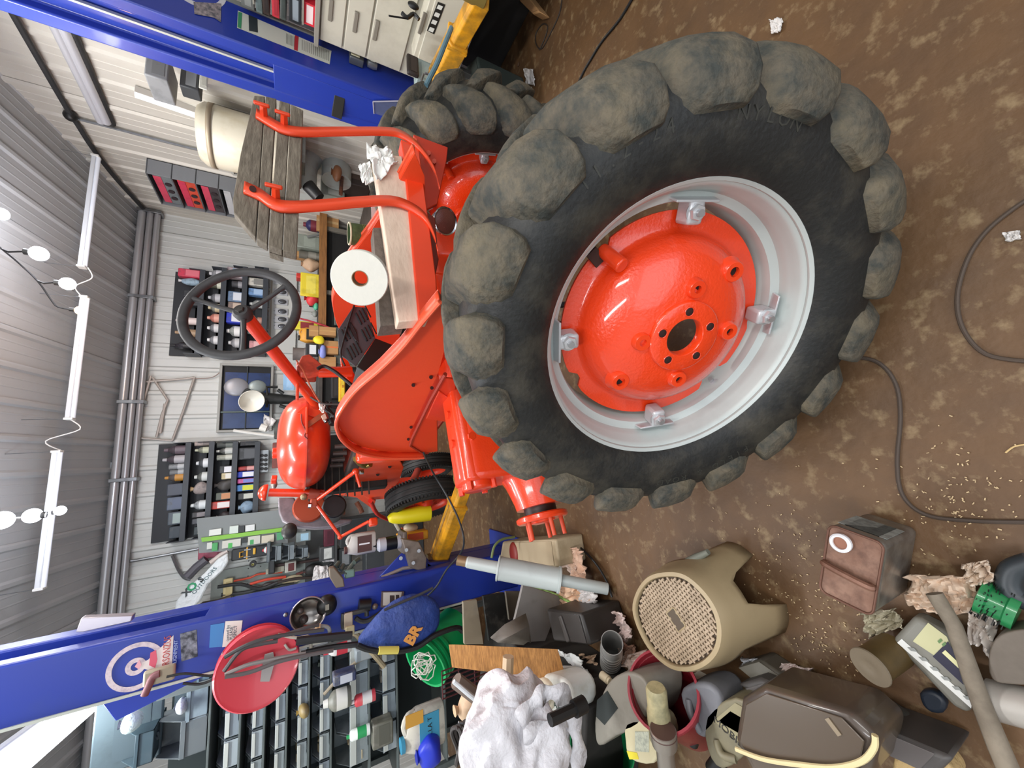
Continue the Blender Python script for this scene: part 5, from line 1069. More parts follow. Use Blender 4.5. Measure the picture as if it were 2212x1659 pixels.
rbox((XC-.03, yB_, zz[0]), (XC+.44, yA+.03, zz[0]+.03), mat('#8f8a80', .6), 'top_sheet', t, .004)
XD = XC-.16; yD = px(930, 150, XD).y
k = thing('tool_chest', 'cream chest with a black striped sticker above the yellow arm', 'cabinet', (XD+.1, yD-.3, 0))
rbox((XD, yB_-.1, .50), (XC-.02, yD, zz[3]-.02), CB, 'body', k, .006)
rbox((XD-.010, yB_-.08, .54), (XD, yD-.02, zz[3]-.05), CB, 'door', k, .005)
for yy in (yB_+.05, yD-.08): rbox((XD+.01, yy, 0), (XD+.05, yy+.04, .50), mat('#3a3a38', .6), 'leg', k, .003)
hc = px(912, 52, XD-.02); rbox((XD-.02, hc.y-.07, hc.z-.012), (XD-.010, hc.y+.07, hc.z+.012), mat('#7d776c', .5, .2), 'slot_handle', k, .004)
fx = lambda x, y: px(x, y, XD-.0115)
B().prism([fx(x, y) for x, y in ((946, 4), (962, 10), (938, 74), (922, 66))], (-.001, 0, 0)).obj('sticker', mat('#1c1d1c', .5), k)
for q in range(4): B().prism([px(x, y, XD-.0135) for x, y in ((947-q*6, 10+q*16), (957-q*6, 14+q*16), (953-q*6, 22+q*16), (943-q*6, 18+q*16))], (-.001, 0, 0)).obj('sticker_print', mat('#d9dbd4', .5), k)
XB = XC+.06
for b, c, c2, l, nm in (((520, -10, 548, 18), '#6c706c', '#8c908c', 'grey green tin on the cabinet top, highest of its row', 'storage_tin'), ((552, -10, 566, 28), '#70807e', '#5c6c6a', 'grey blue book upright on the cabinet', 'book'), ((567, -10, 582, 32), '#3c2f28', '#2c231f', 'dark brown book upright on the cabinet', 'book'), ((587, -8, 603, 38), '#c83440', '#a82834', 'red book upright on the cabinet', 'book'), ((606, -8, 618, 44), '#4c5450', '#3c4440', 'dark green book upright on the cabinet', 'book'), ((624, -5, 650, 50), '#22262a', '#8e98a0', 'black carton with silver mark on the cabinet', 'carton'), ((653, 8, 682, 56), '#e02c3c', '#f0d8d8', 'bright red box tilted on the cabinet top', 'storage_box')):
    xm, ym = (b[0]+b[2])/2, (b[1]+b[3])/2
    y0, y1 = px(xm, b[1], XB).y, px(xm, b[3], XB).y; z1, z0 = px(b[0], ym, XB).z, px(b[2], ym, XB).z
    k = thing(nm, l, nm.split('_')[-1], (XB+.08, (y0+y1)/2, z0)); rbox((XB, y0, z0), (XB+.14, y1, z1), C(c), 'body', k, .004); rbox((XB-.003, y0+.01, z0+(z1-z0)*.2), (XB, y1-.02, z0+(z1-z0)*.7), C(c2), 'label_panel', k, 0)
y0 = px(600, 48, XB+.15).y; k = thing('book_rack', 'dark open rack holding the books at the photo\'s top edge', 'rack', (XB+.25, (yB_+y0)/2, zz[0]+.03)); z1 = px(500, 0, XB+.15).z
rbox((XB+.27, yB_, zz[0]+.031), (XB+.29, yA-.03, z1+.1), mat('#2b2a28', .8), 'back', k, .002)
for b, q in (((545, 0, 560, 60), 0), ((692, 0, 700, 60), 1), ((620, 0, 624, 60), 2)):
    zq = px((548, 690, 652)[q], 30, XB).z; rbox((XB-.02, yB_, zq-.012), (XB+.27, yA-.03, zq-.002), mat('#8f8c80', .6), 'shelf', k, .001)
# dark tool box + bag on the floor under the arm
def floorbox(pix, h, m, name, label, cat, m2, dp_scale=1):
    P = [pz(x, y, h) for x, y in pix]; t = thing(name, label, cat, (sum((p.x for p in P))/4, sum((p.y for p in P))/4, 0))
    B().prism(P, (0, 0, -h+.001)).obj('body', m, t, bevel=.012); c = sum(P, Vector())/4
    B().prism([c+(p-c)*1.02 for p in [Vector((q.x, q.y, h*.72)) for q in P]], (0, 0, -.012)).obj('seam', m2, t) if 0 else None
    B().prism([p+(c-p)*.12+Vector((0, 0, .004)) for p in P], (0, 0, -.003)).obj('lid_panel', m2, t, bevel=.002)
    return t, P, c
t, P, c = floorbox([(1030, 120), (1052, 215), (1004, 232), (985, 168)], .40, mat('#39423f', .45), 'tool_box', 'dark grey plastic tool box on the floor under the yellow arm', 'box', mat('#333b38', .4))
for i, (x, y) in enumerate(((1010, 178), (1018, 180), (1025, 182))): q = pz(x, y, .407); rbox(q-Vector((.012, .02, .004)), q+Vector((.012, .02, .0)), mat('#b8bcb8', .4), 'white_mark', t, .001)
mk('plain', (880, 118, 905, 158), 2.05, mat('#2b2320', .6), 'black_sheet', 'black panel standing beside the cream chest', 'panel', .03, mat('#3a302c', .6), None)
mk('plain', (900, 130, 935, 175), 2.1, C('#8fa09e'), 'glass_jar', 'pale grey green tin beside the black panel', 'tin', .08, C('#9fb0ae'), None)
stick([(975, 60), (965, 85), (945, 135), (930, 165), (920, 185)], 1.52, .012, mat('#5f8290', .4), 'tow_cable', 'blue grey cable lying along the yellow lift arm', 'cable', 'cable', 4)
stick([(915, 160), (910, 178), (925, 186), (932, 165), (918, 158)], 1.66, .006, STEEL, 'chain_hook', 'small steel hook chain beside the yellow lift arm', 'chain', 'chain', 4)
t = stick([(868, 28), (880, 38), (893, 30), (905, 42)], 1.65, .010, BLACK, 'adjuster_knob', 'black star knob in front of the cream drawers', 'knob', 'arm', 3); B().ball(py(893, 12, 1.65), .022, 8, (1, .6, 1.4)).obj('knob', BLACK, t); B().cyl(py(878, 40, 1.65), py(840, 34, 1.65), .004).obj('stem', BLACK, t)
# ================================================================ wall and shelves at the photo's lower side
YS = YB-.25
on('jug', (600, 1118, 640, 1150), YS, '#dfe6e0', 'jug', 'clear white plastic tub with green print above the green strip', 'tub', .12, '#a9c9b0', rest=None)
P = [py(x, y, YS-.05) for x, y in ((434, 1162), (610, 1140), (612, 1148), (436, 1171))]
# green slotted holder with cards: a shelf board fixed to the wall
t = thing('card_holder', 'lime green strip holding rows of white cards on the back wall', 'holder', P[0])
B().prism(P, (0, .03, 0)).obj('strip', mat('#8cc84a', .5), t, bevel=.002)
B().prism([py(x, y, YS-.02) for x, y in ((425, 1120), (620, 1100), (622, 1180), (430, 1195))], (0, .02, 0)).obj('backing', mat('#8a9090', .6), t)
for i, (b, c) in enumerate((((458, 1173, 470, 1190), '#57b06a'), ((447, 1172, 458, 1186), '#dfe2dc'), ((480, 1166, 520, 1182), '#d9d9cf'), ((493, 1173, 502, 1184), '#58c060'), ((523, 1162, 535, 1172), '#3a3d3f'), ((535, 1158, 562, 1176), '#d3d3c9'), ((540, 1166, 548, 1176), '#4fa866'), ((565, 1156, 592, 1172), '#d9d1bd'), ((452, 1143, 478, 1156), '#eef2ec'), ((496, 1136, 515, 1152), '#dfeae2'), ((530, 1134, 550, 1147), '#e9ecea'), ((598, 1150, 612, 1166), '#5ba878'), ((516, 1136, 528, 1150), '#3c4042'))):
    x0, x1, z0, z1 = bx(*b, YS-.045); rbox((x0, YS-.045-.002*i % .01, z0), (x1, YS-.03, z1), mat(c, .6), 'card', t, .001)
for b, l in (((582, 1180, 608, 1212), 'steel grey storage bin nearer the back wall\'s middle'), ((609, 1178, 636, 1210), 'steel grey storage bin beside its twin, second of the pair'), ((638, 1184, 666, 1205), 'small open grey bin below the pair of bins')):
    mk('bin', b, YS-.2, BINGRAY, 'storage_bin', l, 'bin', .2, DARK)
x0, x1, z0, z1 = bx(640, 1176, 650, 1216, YS-.2)
t = mk('plain', (576, 1172, 584, 1216), YS-.16, C('#5b6468'), 'bin_rail', 'grey rail holding the small bins on the wall', 'rail', .1, C('#6c7478'))
# pegboard
x0, x1, z0, z1 = bx(455, 1215, 700, 1330, YB-.06)
t = thing('pegboard', 'grey pegboard covered with tools beside the blue post at the photo\'s bottom', 'pegboard', ((x0+x1)/2, YB-.04, z0)); rbox((x0, YB-.05, z0), (x1, YB-.024, z1), mat('#8f9792', .6, n=(5, .4, '#757d78')), 'panel', t, .002)
hb = B(); 
for i in range(9):
    for j in range(7): hb.box((x0+.06+i*.09, YB-.0505, z0+.08+j*.13), (.012, .002, .012))
h_ = hb.obj('peg_hole', BLACK, t); h_['kind'] = 'stuff'
for i, (pts, r, c, nm, l, ct) in enumerate((
    ([(505, 1255), (540, 1248), (560, 1240), (610, 1236)], .012, '#c8492e', 'red_strap', 'long red strap hanging across the pegboard', 'strap'),
    ([(540, 1262), (575, 1252), (618, 1246)], .016, '#d84a32', 'red_pliers', 'bright red tool handle pair on the pegboard', 'tool'),
    ([(470, 1268), (520, 1262), (560, 1272), (600, 1258)], .02, '#2a2c2e', 'long_bar', 'black bar tool across the pegboard', 'tool'),
    ([(478, 1285), (530, 1280), (576, 1268)], .022, '#303336', 'wrench', 'dark long wrench low on the pegboard', 'wrench'),
    ([(545, 1282), (580, 1275), (610, 1266), (635, 1262)], .024, '#26282b', 'pry_tool', 'black shovel handled tool on the pegboard', 'tool'),
    ([(600, 1258), (640, 1250), (700, 1246)], .018, '#3a2f2b', 'pipe_tool', 'brown black pipe running along the pegboard towards the bottle', 'pipe'),
    ([(586, 1222), (640, 1216), (690, 1208), (730, 1200)], .018, '#4a3a38', 'pipe_tool', 'rusty thin pipe below the small bins', 'pipe'),
    ([(700, 1230), (730, 1208), (760, 1190)], .02, '#3b3c3e', 'black_hose', 'short black hose near the oil bottle', 'hose'),
    ([(640, 1240), (675, 1232), (720, 1228)], .014, '#6d3a34', 'thin_bar', 'maroon thin bar near the white bag corner', 'bar'))):
    stick(pts, YB-.1-.02*(i % 3), r, mat(c, .5), nm, l, ct, 'body', 3)
on('plain', (481, 1250, 502, 1304), YB-.12, '#e0cf98', 'wooden_level', 'pale yellow wooden tag with slots hung on the pegboard', 'board', .02, '#cdbb84', rest=None)
on('bag', (600, 1244, 655, 1262), YB-.12, '#d8c8a4', 'curved_brush', 'cream curved brush on the pegboard', 'brush', .05, '#c9b894', rest=None)
on('bag', (560, 1258, 598, 1272), YB-.12, '#4a4240', 'tool_bundle', 'dark clump of tools on the pegboard', 'tool', .06, '#6a5f5a', rest=None)
on('plain', (574, 1226, 614, 1238), YB-.12, '#a9a594', 'ruler', 'pale slotted ruler on the pegboard', 'ruler', .01, '#8f8b7a', rest=None)
t = mk('roll', (532, 1212, 560, 1226), YB-.2, BLACK, 'tape_measure', 'black and yellow tape roll below the trimmer', 'tape', .05, C('#d8d04a'))
on('case', (500, 1182, 582, 1206), YS-.08, '#24272a', 'trimmer', 'black power trimmer with yellow ring and white marks', 'tool', .12, '#e0a83a', rest=None)
t = tag(rbox((py(548, 1196, YS-.1).x-.01, YS-.1, py(552, 1196, YS-.1).z), (py(548, 1190, YS-.1).x+.03, YS-.08, py(546, 1196, YS-.1).z), mat('#e0b040', .5), 'yellow_ring', None), 'small yellow ring on the black trimmer', 'ring')
on('bottle', (566, 1182, 586, 1196), YS-.12, '#e8ece9', 'bottle', 'white squeeze bottle with red band beside the trimmer', 'bottle', .06, '#c8323c', rest=None)
on('plain', (428, 1178, 478, 1206), YB-.1, '#a84a60', 'maroon_sheet', 'maroon plastic panel on the wall behind the white bag', 'panel', .04, '#b85a70', rest=None)
stick([(405, 1246), (425, 1225), (446, 1208)], YB-.16, .05, mat('#5c5a62', .5), 'grey_tube', 'slate grey tube leaning over the maroon panel', 'tube')
stick([(455, 1216), (478, 1198), (492, 1190)], YB-.25, .028, mat('#d8cbc4', .6), 'wood_strip', 'pale wood strip leaning over the maroon panel', 'strip')
on('plain', (580, 1206, 594, 1240), YB-.2, '#2c2f30', 'dark_pouch', 'dark pouch hung beside the tape roll', 'pouch', .06, '#3b3e40', rest=None)
# white store bag with printing
Yb_ = YB-.4
bp = [(492, 1195), (470, 1208), (440, 1240), (400, 1275), (380, 1300), (376, 1324), (410, 1318), (432, 1300), (450, 1262), (480, 1235), (494, 1215)]
t = thing('carrier_bag', 'white plastic bag with green and black printing hanging by the blue post', 'bag', py(440, 1260, Yb_))
k = B().prism([py(x, y, Yb_) for x, y in bp], (0, .06, 0)); k.obj('body', mat('#e6ecee', .35, bump=(14, .8, .03)), t, bevel=.02)
for (x, y), s, c, tt in (((415, 1268), .11, '#2f9a68', 'O'), ((403, 1280), .09, '#40464a', 'X'), ((434, 1252), .08, '#40464a', 'S')):
    d = py(470, 1215, Yb_)-py(400, 1280, Yb_); text('lettering', tt, s, frame(py(x, y, Yb_-.004), d, Vector((0, 0, 1))), mat(c, .6), t, bold=.004)
d = py(470, 1222, Yb_)-py(430, 1268, Yb_); text('lettering', 'OUTDOORS', .055, frame(py(442, 1254, Yb_-.004), d, Vector((0, 0, 1))), mat('#4a6a70', .6), t)
stick([(415, 1322), (440, 1305), (470, 1300), (500, 1290)], YB-.2, .03, mat('#4b3f38', .6), 'tool_shafts', 'brown wooden handles behind the white bag', 'handle')
# dark bench band under the pegboard (behind the post) so nothing floats
t = thing('wall_shelf', 'deep cluttered shelf below the pegboard, behind the engine', 'shelf', (-.9, YB-.3, 1.0))
zs = py(720, 1150, YB-.3).z
rbox((-1.9, YB-.55, zs-.03), (.35, YB-.03, zs), mat('#3d3f40', .6), 'board', t, .003)
rbox((-1.9, YB-.06, zs), (.35, YB-.03, zs+.32), mat('#4a4c4c', .7), 'back', t, .002)
on('plain', (700, 1142, 726, 1180), YB-.5, '#5c1f30', 'maroon_case', 'long maroon case on the shelf behind the engine', 'case', .15, '#4a1826', rest=zs+.001)
on('plain', (668, 1108, 722, 1136), YB-.45, '#b9bdb6', 'carton', 'whitish box with maroon print behind the front of the tractor', 'carton', .12, '#7c3040', rest=zs+.001)
on('plain', (640, 1150, 672, 1170), YB-.45, '#7f8a8a', 'glass_jar', 'pale blue plastic pot on the upper shelf', 'pot', .1, '#9fc4d8', rest=None)
on('plain', (690, 1180, 730, 1210), YB-.5, '#46494a', 'dark_box', 'dark box with white papers next to the maroon case', 'box', .15, '#c9ccc8', rest=zs+.001)
crumple('x', [(0, 0, 0)]*4, WHITE, 0) if 0 else None
t = crumple('white_cloth', [py(x, y, YB-.45) for x, y in ((680, 1225), (708, 1222), (712, 1248), (672, 1262))], mat('#e3dedd', .8), .05, None, 10, 10, 21); tag(t, 'white cloth hanging by the pegboard near the blue post', 'cloth')
t = crumple('white_cloth', [py(x, y, YB-.45) for x, y in ((690, 1196), (722, 1190), (728, 1212), (698, 1216))], mat('#d8d4d6', .8), .04, None, 10, 10, 22); tag(t, 'pale crumpled cloth beside the dark box behind the post', 'cloth')
# floor level clutter past the engine: long dark band
for b, c, l in (((735, 1120, 800, 1180), '#26292b', 'black crate under the shelf behind the engine'), ((790, 1180, 860, 1240), '#3b3f42', 'dark grey crate beside the lift bracket'), ((860, 960, 900, 1010), '#4a4540', 'brown grey crate behind the front wheel')):
    mk('plain', b, YB-.9, C(c), 'crate', l, 'crate', .3, C('#55504a'), rest=.001)
# ---------------------------------------------------------------- things on the carriage and by the front wheel
Yc = YF+.20
t = mk('jug', (745, 1152, 812, 1200), Yc+.05, mat('#cfcac2', .35), 'oil_bottle', 'white oil bottle with a black number one label standing beside the lift bracket', 'bottle', .07, mat('#5c3a34', .5), None, None, '1', '#ffffff')
mk('spray', (808, 1162, 868, 1192), Yc+.02, mat('#c6c8d0', .4), 'spray_can', 'white spray can with black collar beside the lift bracket', 'spray can', .06, mat('#16181c', .4))
rbox((py(860, 1200, Yc).x, Yc-.03, py(872, 1175, Yc).z-.02), (py(860, 1150, Yc).x, Yc+.16, py(870, 1175, Yc).z), mat('#7c7068', .5, .3), 'tray', None)
bpy.data.objects['tray']['label'] = 'small grey metal tray under the oil bottle and spray can'; bpy.data.objects['tray']['category'] = 'tray'; bpy.data.objects['tray'].name = 'parts_tray'
Yg = 3.05
t = thing('yellow_sleeve', 'bright yellow rubber sleeve hanging in front of the front wheel', 'sleeve', py(885, 1115, Yg))
B().tube([py(x, y, Yg) for x, y in ((839, 1122), (848, 1118), (870, 1116), (905, 1110), (928, 1108))], [.022, .045, .055, .062, .06], 14).obj('body', mat('#f0e020', .4), t, smooth=60)
B().tube([py(x, y, Yg) for x, y in ((862, 1145), (856, 1135), (850, 1124))], .012, 8).obj('stem', mat('#c9c4b8', .5), t)
mk('plain', (861, 1150, 926, 1170), Yg+.1, C('#e8a428'), 'yellow_pad', 'orange yellow pad under the yellow sleeve', 'pad', .1, C('#c9542c'))
mk('bag', (870, 1132, 905, 1152), Yg+.15, C('#d8c8b0'), 'cloth_bundle', 'white and rust striped cloth behind the yellow sleeve', 'cloth', .1, C('#c0583a'))
# bits clipped on the post: jaw, bowl, tray, hook bracket, hose reel, cords, blue bag
YP = YF-.03
t = thing('clamp_jaw', 'brown grey steel jaw with valve fitted on the blue post\'s edge', 'clamp', py(725, 1255, YP))
B().prism([py(x, y, YP) for x, y in ((710, 1228), (722, 1225), (742, 1250), (745, 1268), (726, 1271), (712, 1248))], (0, .05, 0)).obj('jaw', mat('#7f7466', .5, .3), t, bevel=.006)
for q in ((724, 1225, 732, 1215), (735, 1232, 742, 1220), (745, 1240, 765, 1215), (765, 1215, 775, 1208)): B().cyl(py(q[0], q[1], YP+.05), py(q[2], q[3], YP+.08), .014).obj('pipe', mat('#5d6a64', .4, .4), t)
B().box(py(755, 1238, YP+.06), (.05, .04, .06)).obj('valve', mat('#6f8a82', .5, .3), t, bevel=.008)
c = py(666, 1326, YP-.02); t = thing('steel_bowl', 'round shiny magnetic bowl stuck on the blue post', 'bowl', c)
B().lathe([(0, .03), (.062, .028), (.078, .014), (.088, -.004), (.092, -.006), (.088, -.002), (.080, .020), (.062, .034), (0, .036)], c, (0, 1, 0), 40).obj('bowl', mat('#8b8580', .18, .9), t, smooth=60)
B().tube([c+Vector((.09*math.cos(a), -.006, .09*math.sin(a))) for a in [2*pi*i/40 for i in range(40)]], .004, 8, closed=True).obj('rim', mat('#b8aeb0', .3, .8), t)
B().ball(c+Vector((.02, .015, .04)), .018, 6).obj('nut', mat('#5a5452', .4, .4), t); B().ball(c+Vector((-.03, .015, .02)), .022, 6).obj('nut', mat('#4a4442', .4, .4), t)
c = py(706, 1308, YP+.0); t = thing('black_magnet', 'black round magnet beside the shiny bowl on the blue post', 'magnet', c); B().lathe([(0, -.03), (.03, -.03), (.055, -.005), (.055, .02), (0, .02)], c, (0, 1, 0), 28).obj('disc', BLACK, t, smooth=50); B().box(c+Vector((.0, -.034, -.0)), (.03, .004, .02)).obj('mark', mat('#8d8a7e', .5), t)
t = thing('steel_bracket', 'dark steel hook bracket with lock on the blue post above the blue bag', 'bracket', py(760, 1335, YP))
for q in (((742, 1325), (742, 1355), (756, 1352)), ((745, 1328), (772, 1322), (790, 1318), (792, 1330)), ((768, 1335), (782, 1342), (800, 1338), (830, 1318))): B().tube([py(x, y, YP-.02) for x, y in q], .014, 8, smooth=3).obj('hook', mat('#4a4a48', .4, .5), t)
B().box(py(752, 1340, YP-.02), (.09, .03, .05)).obj('block', mat('#b9aa96', .5), t, bevel=.006); B().box(py(756, 1362, YP-.04), (.05, .02, .05)).obj('lock', mat('#d8cfa4', .5), t, bevel=.006)
B().ball(py(810, 1310, YP-.01), .018, 8).obj('knob', mat('#7c7066', .4, .4), t); B().cyl(py(775, 1308, YP), py(800, 1306, YP), .035).obj('spindle', BLACK, t)
# hose reel
Yr = YF-.16; c = py(558, 1443, Yr); t = thing('hose_reel', 'round red hose reel with grey label hanging on the blue post', 'reel', c)
axh = Vector((.12, -1, -.1)).normalized()
RDM = mat('#e04452', .4, coat=.3)
B().lathe([(0, 0), (.165, .004), (.180, .012), (.188, -.004), (.186, -.03), (.10, -.035), (0, -.035)], c, axh, 44).obj('front_disc', RDM, t, smooth=50)
B().lathe([(0, -.12), (.18, -.11), (.186, -.09), (.10, -.085), (0, -.085)], c, axh, 44).obj('rear_disc', RDM, t, smooth=50)
B().lathe([(.10, -.085), (.10, -.03)], c, axh, 30).obj('core', mat('#7c2028', .5), t)
B().prism([py(x, y, Yr-.02) for x, y in ((572, 1413), (590, 1408), (594, 1428), (582, 1472), (562, 1472), (566, 1440))], (0, -.002, 0)).obj('grey_label', mat('#a9a4a2', .6), t)
B().prism([py(x, y, Yr+.05) for x, y in ((478, 1412), (500, 1420), (505, 1452), (515, 1462), (492, 1468), (478, 1440))], (0, .03, 0)).obj('mount', mat('#9c9a90', .4, .5), t, bevel=.006)
for i, q in enumerate((((484, 1450), (520, 1405), (560, 1392), (600, 1385)), ((486, 1458), (530, 1438), (570, 1428), (620, 1418), (660, 1412)), ((486, 1462), (540, 1452), (600, 1430), (650, 1418), (720, 1405)), ((485, 1420), (530, 1395), (580, 1378), (640, 1368), (700, 1360)))):
    t = stick(list(q), Yr-.05-.015*i, .010, mat(('#4b4648', '#8f8a88', '#5c5556', '#3d3a3c')[i], .4), 'air_hose', ('dark hose arching over the red reel, highest one', 'pale grey hose crossing the middle of the red reel', 'dark hose along the lower side of the red reel', 'black hose running from the reel to the lock bracket')[i], 'hose', 'hose', 4)
t = stick([(360, 1462), (400, 1455), (450, 1460), (478, 1455)], Yr, .006, BLACK, 'thin_cable', 'thin black cable from the reel mount to the brown trigger handle', 'cable', 'cable', 4)
t = stick([(395, 1476), (430, 1478), (455, 1470), (478, 1456)], Yr, .006, BLACK, 'thin_cable', 'second thin cable looping lower beside the reel mount', 'cable', 'cable', 4)
t = thing('trigger_hook', 'brown rusty hook handle on the edge of the blue post under the dial sticker', 'handle', py(325, 1470, YP)); B().tube([py(x, y, YP-.03) for x, y in ((345, 1455), (330, 1462), (322, 1480), (312, 1502))], .016, 10, smooth=3).obj('handle', mat('#7c4a50', .5), t); B().box(py(345, 1458, YP-.01), (.07, .03, .12)).obj('mount', mat('#a39a84', .6), t, bevel=.01)
for i, q in enumerate((((600, 1370), (640, 1378), (668, 1375), (672, 1400)), ((690, 1352), (710, 1356), (712, 1378)), ((615, 1392), (625, 1404), (640, 1400)), ((640, 1385), (700, 1378), (760, 1372)), ((660, 1410), (720, 1398), (790, 1390)), ((590, 1380), (660, 1356), (690, 1350)))):
    stick(list(q), YF-.14-.01*i, (.008, .010, .006, .022, .016, .009)[i], mat(('#d9d4c4', '#8f9090', '#c9c4bc', '#26272a', '#2c2d30', '#4b4648')[i], .4), ('wire_hanger', 'hook_wire', 'hook_wire', 'black_tool', 'black_tool', 'hook_wire')[i], ('cream wire hanger below the blue post', 'small grey hook beside the wooden spool', 'tiny pale wire hook behind the hose ends', 'black long tool hanging along the post edge', 'second black tool hanging under the lock bracket', 'grey wire along the post edge by the reel')[i], 'wire', 'body', 4)
mk('spray', (680, 1350, 692, 1362), YF-.18, C('#e8c49a'), 'wooden_spool', 'small tan wooden spool on the post edge', 'spool', .03, C('#b98a5c'))
# blue drawstring bag
Yd = YF-.20; M_ = mat('#2c4690', .55, n=(6, .5, '#20346e'), bump=(11, .9, .03))
t = thing('drawstring_bag', 'blue drawstring bag with orange letters hanging low on the blue post', 'bag', py(850, 1345, Yd))
prof = [((772, 1392), .03), ((800, 1376), .06), ((835, 1358), .12), ((870, 1345), .155), ((905, 1338), .16), ((935, 1335), .12), ((950, 1333), .05)]
ctr = [py(x, y, Yd) for (x, y), r in prof]; q = B(); rows = []
for i, (p, (_, r)) in enumerate(zip(ctr, prof)):
    d = (ctr[min(i+1, 6)]-ctr[max(0, i-1)]).normalized(); u = d.cross(Vector((0, 1, 0))).normalized()
    rows.append([p+(u*math.cos(2*pi*j/24)+Vector((0, .5, 0))*math.sin(2*pi*j/24))*r*(1+.10*math.sin(5*2*pi*j/24+i)) for j in range(24)])
q.strip(rows, close=True); q.f.append(list(range(24))[::-1]); q.f.append(list(range(144, 168))); q.obj('body', M_, t, smooth=70, sub=1)
text('lettering', 'BR', .085, frame(py(893, 1372, Yd-.09), py(905, 1350, Yd)-py(880, 1395, Yd), Vector((0, 0, 1))), mat('#e09a4c', .5), t, ext=.002, bold=.004)
B().tube([py(x, y, Yd-.05) for x, y in ((830, 1318), (870, 1300), (905, 1285), (935, 1270))], .008, 8, smooth=3).obj('drawstring', mat('#35353a', .6), t)
t = stick([(772, 1394), (800, 1404), (850, 1408), (900, 1398), (940, 1372), (985, 1356), (1000, 1364)], Yd-.06, .016, BLACK, 'extension_lead', 'thick black power cord hanging below the blue bag', 'cable', 'cord', 4)
B().cyl(py(818, 1405, Yd-.07), py(860, 1404, Yd-.07), .02).obj('yellow_sleeve', mat('#d8c860', .5), t)
# long thin cable from the fender down to the blue bag
t = thing('drop_light_lead', 'thin black cord running from the fender over the yellow arm to the blue bag', 'cable', pF(915, 978, .5)); PP = [pL(915, 978, -.32), pz(935, 1020, .75), pz(965, 1070, .66), pz(990, 1120, .62), pz(1002, 1165, .62), py(995, 1195, 2.55), py(965, 1230, 2.6), py(942, 1268, 2.6), py(915, 1292, YF-.06), py(890, 1300, YF-.05)]
B().tube(PP, .006, 8, smooth=6).obj('cord', mat('#2b2d30', .5), t)
# ---------------------------------------------------------------- grey bin shelf behind the post
YH = 3.34
rows_ = [(452, 512), (523, 565), (570, 612), (626, 662), (667, 704), (742, 790), (800, 850)]
t = thing('bin_shelf', 'tall dark shelf unit full of grey hopper bins at the photo\'s bottom left', 'shelf', (-1.8, YH+.2, 0))
XSL, XSR = -2.35, py(600, 1428, YH).x
SM = mat('#59615f', .6, n=(5, .4, '#3d4443'))
lev = [py(x, 1560, YH).z for x in (450, 516, 568, 616, 664, 712, 795, 856, 960)]
for z in lev: rbox((XSL, YH-.02, z-.014), (XSR, YH+.35, z-.002), SM, 'shelf_board', t, .002)
for X in (XSL, XSR): rbox((X-.02, YH-.03, 0), (X+.02, YH+.01, lev[0]+.25), SM, 'upright', t, .002); rbox((X-.02, YH+.33, 0), (X+.02, YH+.37, lev[0]+.25), SM, 'upright', t, .002)
rbox((XSL, YH+.355, .0), (XSR, YH+.365, lev[0]+.25), mat('#1f2829', .8), 'back', t, 0)
ci = 0; CC = ['#8a959c', '#7d888f', '#98a2a6', '#848d8e', '#767f86']
M2 = [C('#9c8f72'), C('#3a3f3e'), C('#8f9698'), C('#4f5a50'), C('#b8b2a6')]
for r_i in range(1, 8):
    z0 = lev[r_i]; z1 = lev[r_i-1]-.02; hgt = (z1-z0)*.86; n = 5 if r_i < 6 else 4; w_ = .155 if r_i < 6 else .185
    for j in range(n):
        if (r_i, j) in ((7, 0), (6, 0), (5, 0)): pass
        xr_ = XSR-.04-j*(w_+.012); xl_ = xr_-w_
        cx_s = XSR
        k = thing('storage_bin', '%s hopper bin, %s from the blue post, %s shelf row' % (('blue grey', 'slate grey', 'pale grey', 'grey green', 'dark grey')[ci % 5], ORD[j], ORD[r_i-1]), 'bin', ((xl_+xr_)/2, YH, z0), 'hopper bins on the dark shelf unit')
        q = B(); tk = .004; dp = .28; m = mat(CC[ci % 5], .5, n=(8, .3, '#6b757b')); ci += 1
        q.box2((xl_, YH, z0), (xr_, YH+dp, z0+tk)); q.box2((xl_, YH+dp-tk, z0), (xr_, YH+dp, z0+hgt)); q.box2((xl_, YH, z0), (xr_, YH+tk, z0+hgt*.62))
        for a in (xl_, xr_-tk): q.prism([(a, YH, z0), (a, YH+dp, z0), (a, YH+dp, z0+hgt), (a, YH+.10, z0+hgt), (a, YH, z0+hgt*.55)], (tk, 0, 0))
        q.obj('shell', m, k, smooth=0)
        rbox((xl_+.01, YH-.008, z0+hgt*.40), (xr_-.01, YH+.002, z0+hgt*.60), mat('#b9bdb6', .5), 'label_lip', k, .002)
        c_ = B()
        for i in range(6): c_.box((xl_+w_*(.2+.6*random.random()), YH+.03+.15*random.random(), z0+hgt*(.15+.35*random.random())), (w_*.3, .05, hgt*.25), Matrix.Rotation(random.random()*3, 3, 'XYZ'[i % 3]))
        c_.obj('contents', M2[(ci*3+j) % 5], k, smooth=0)['kind'] = 'stuff'
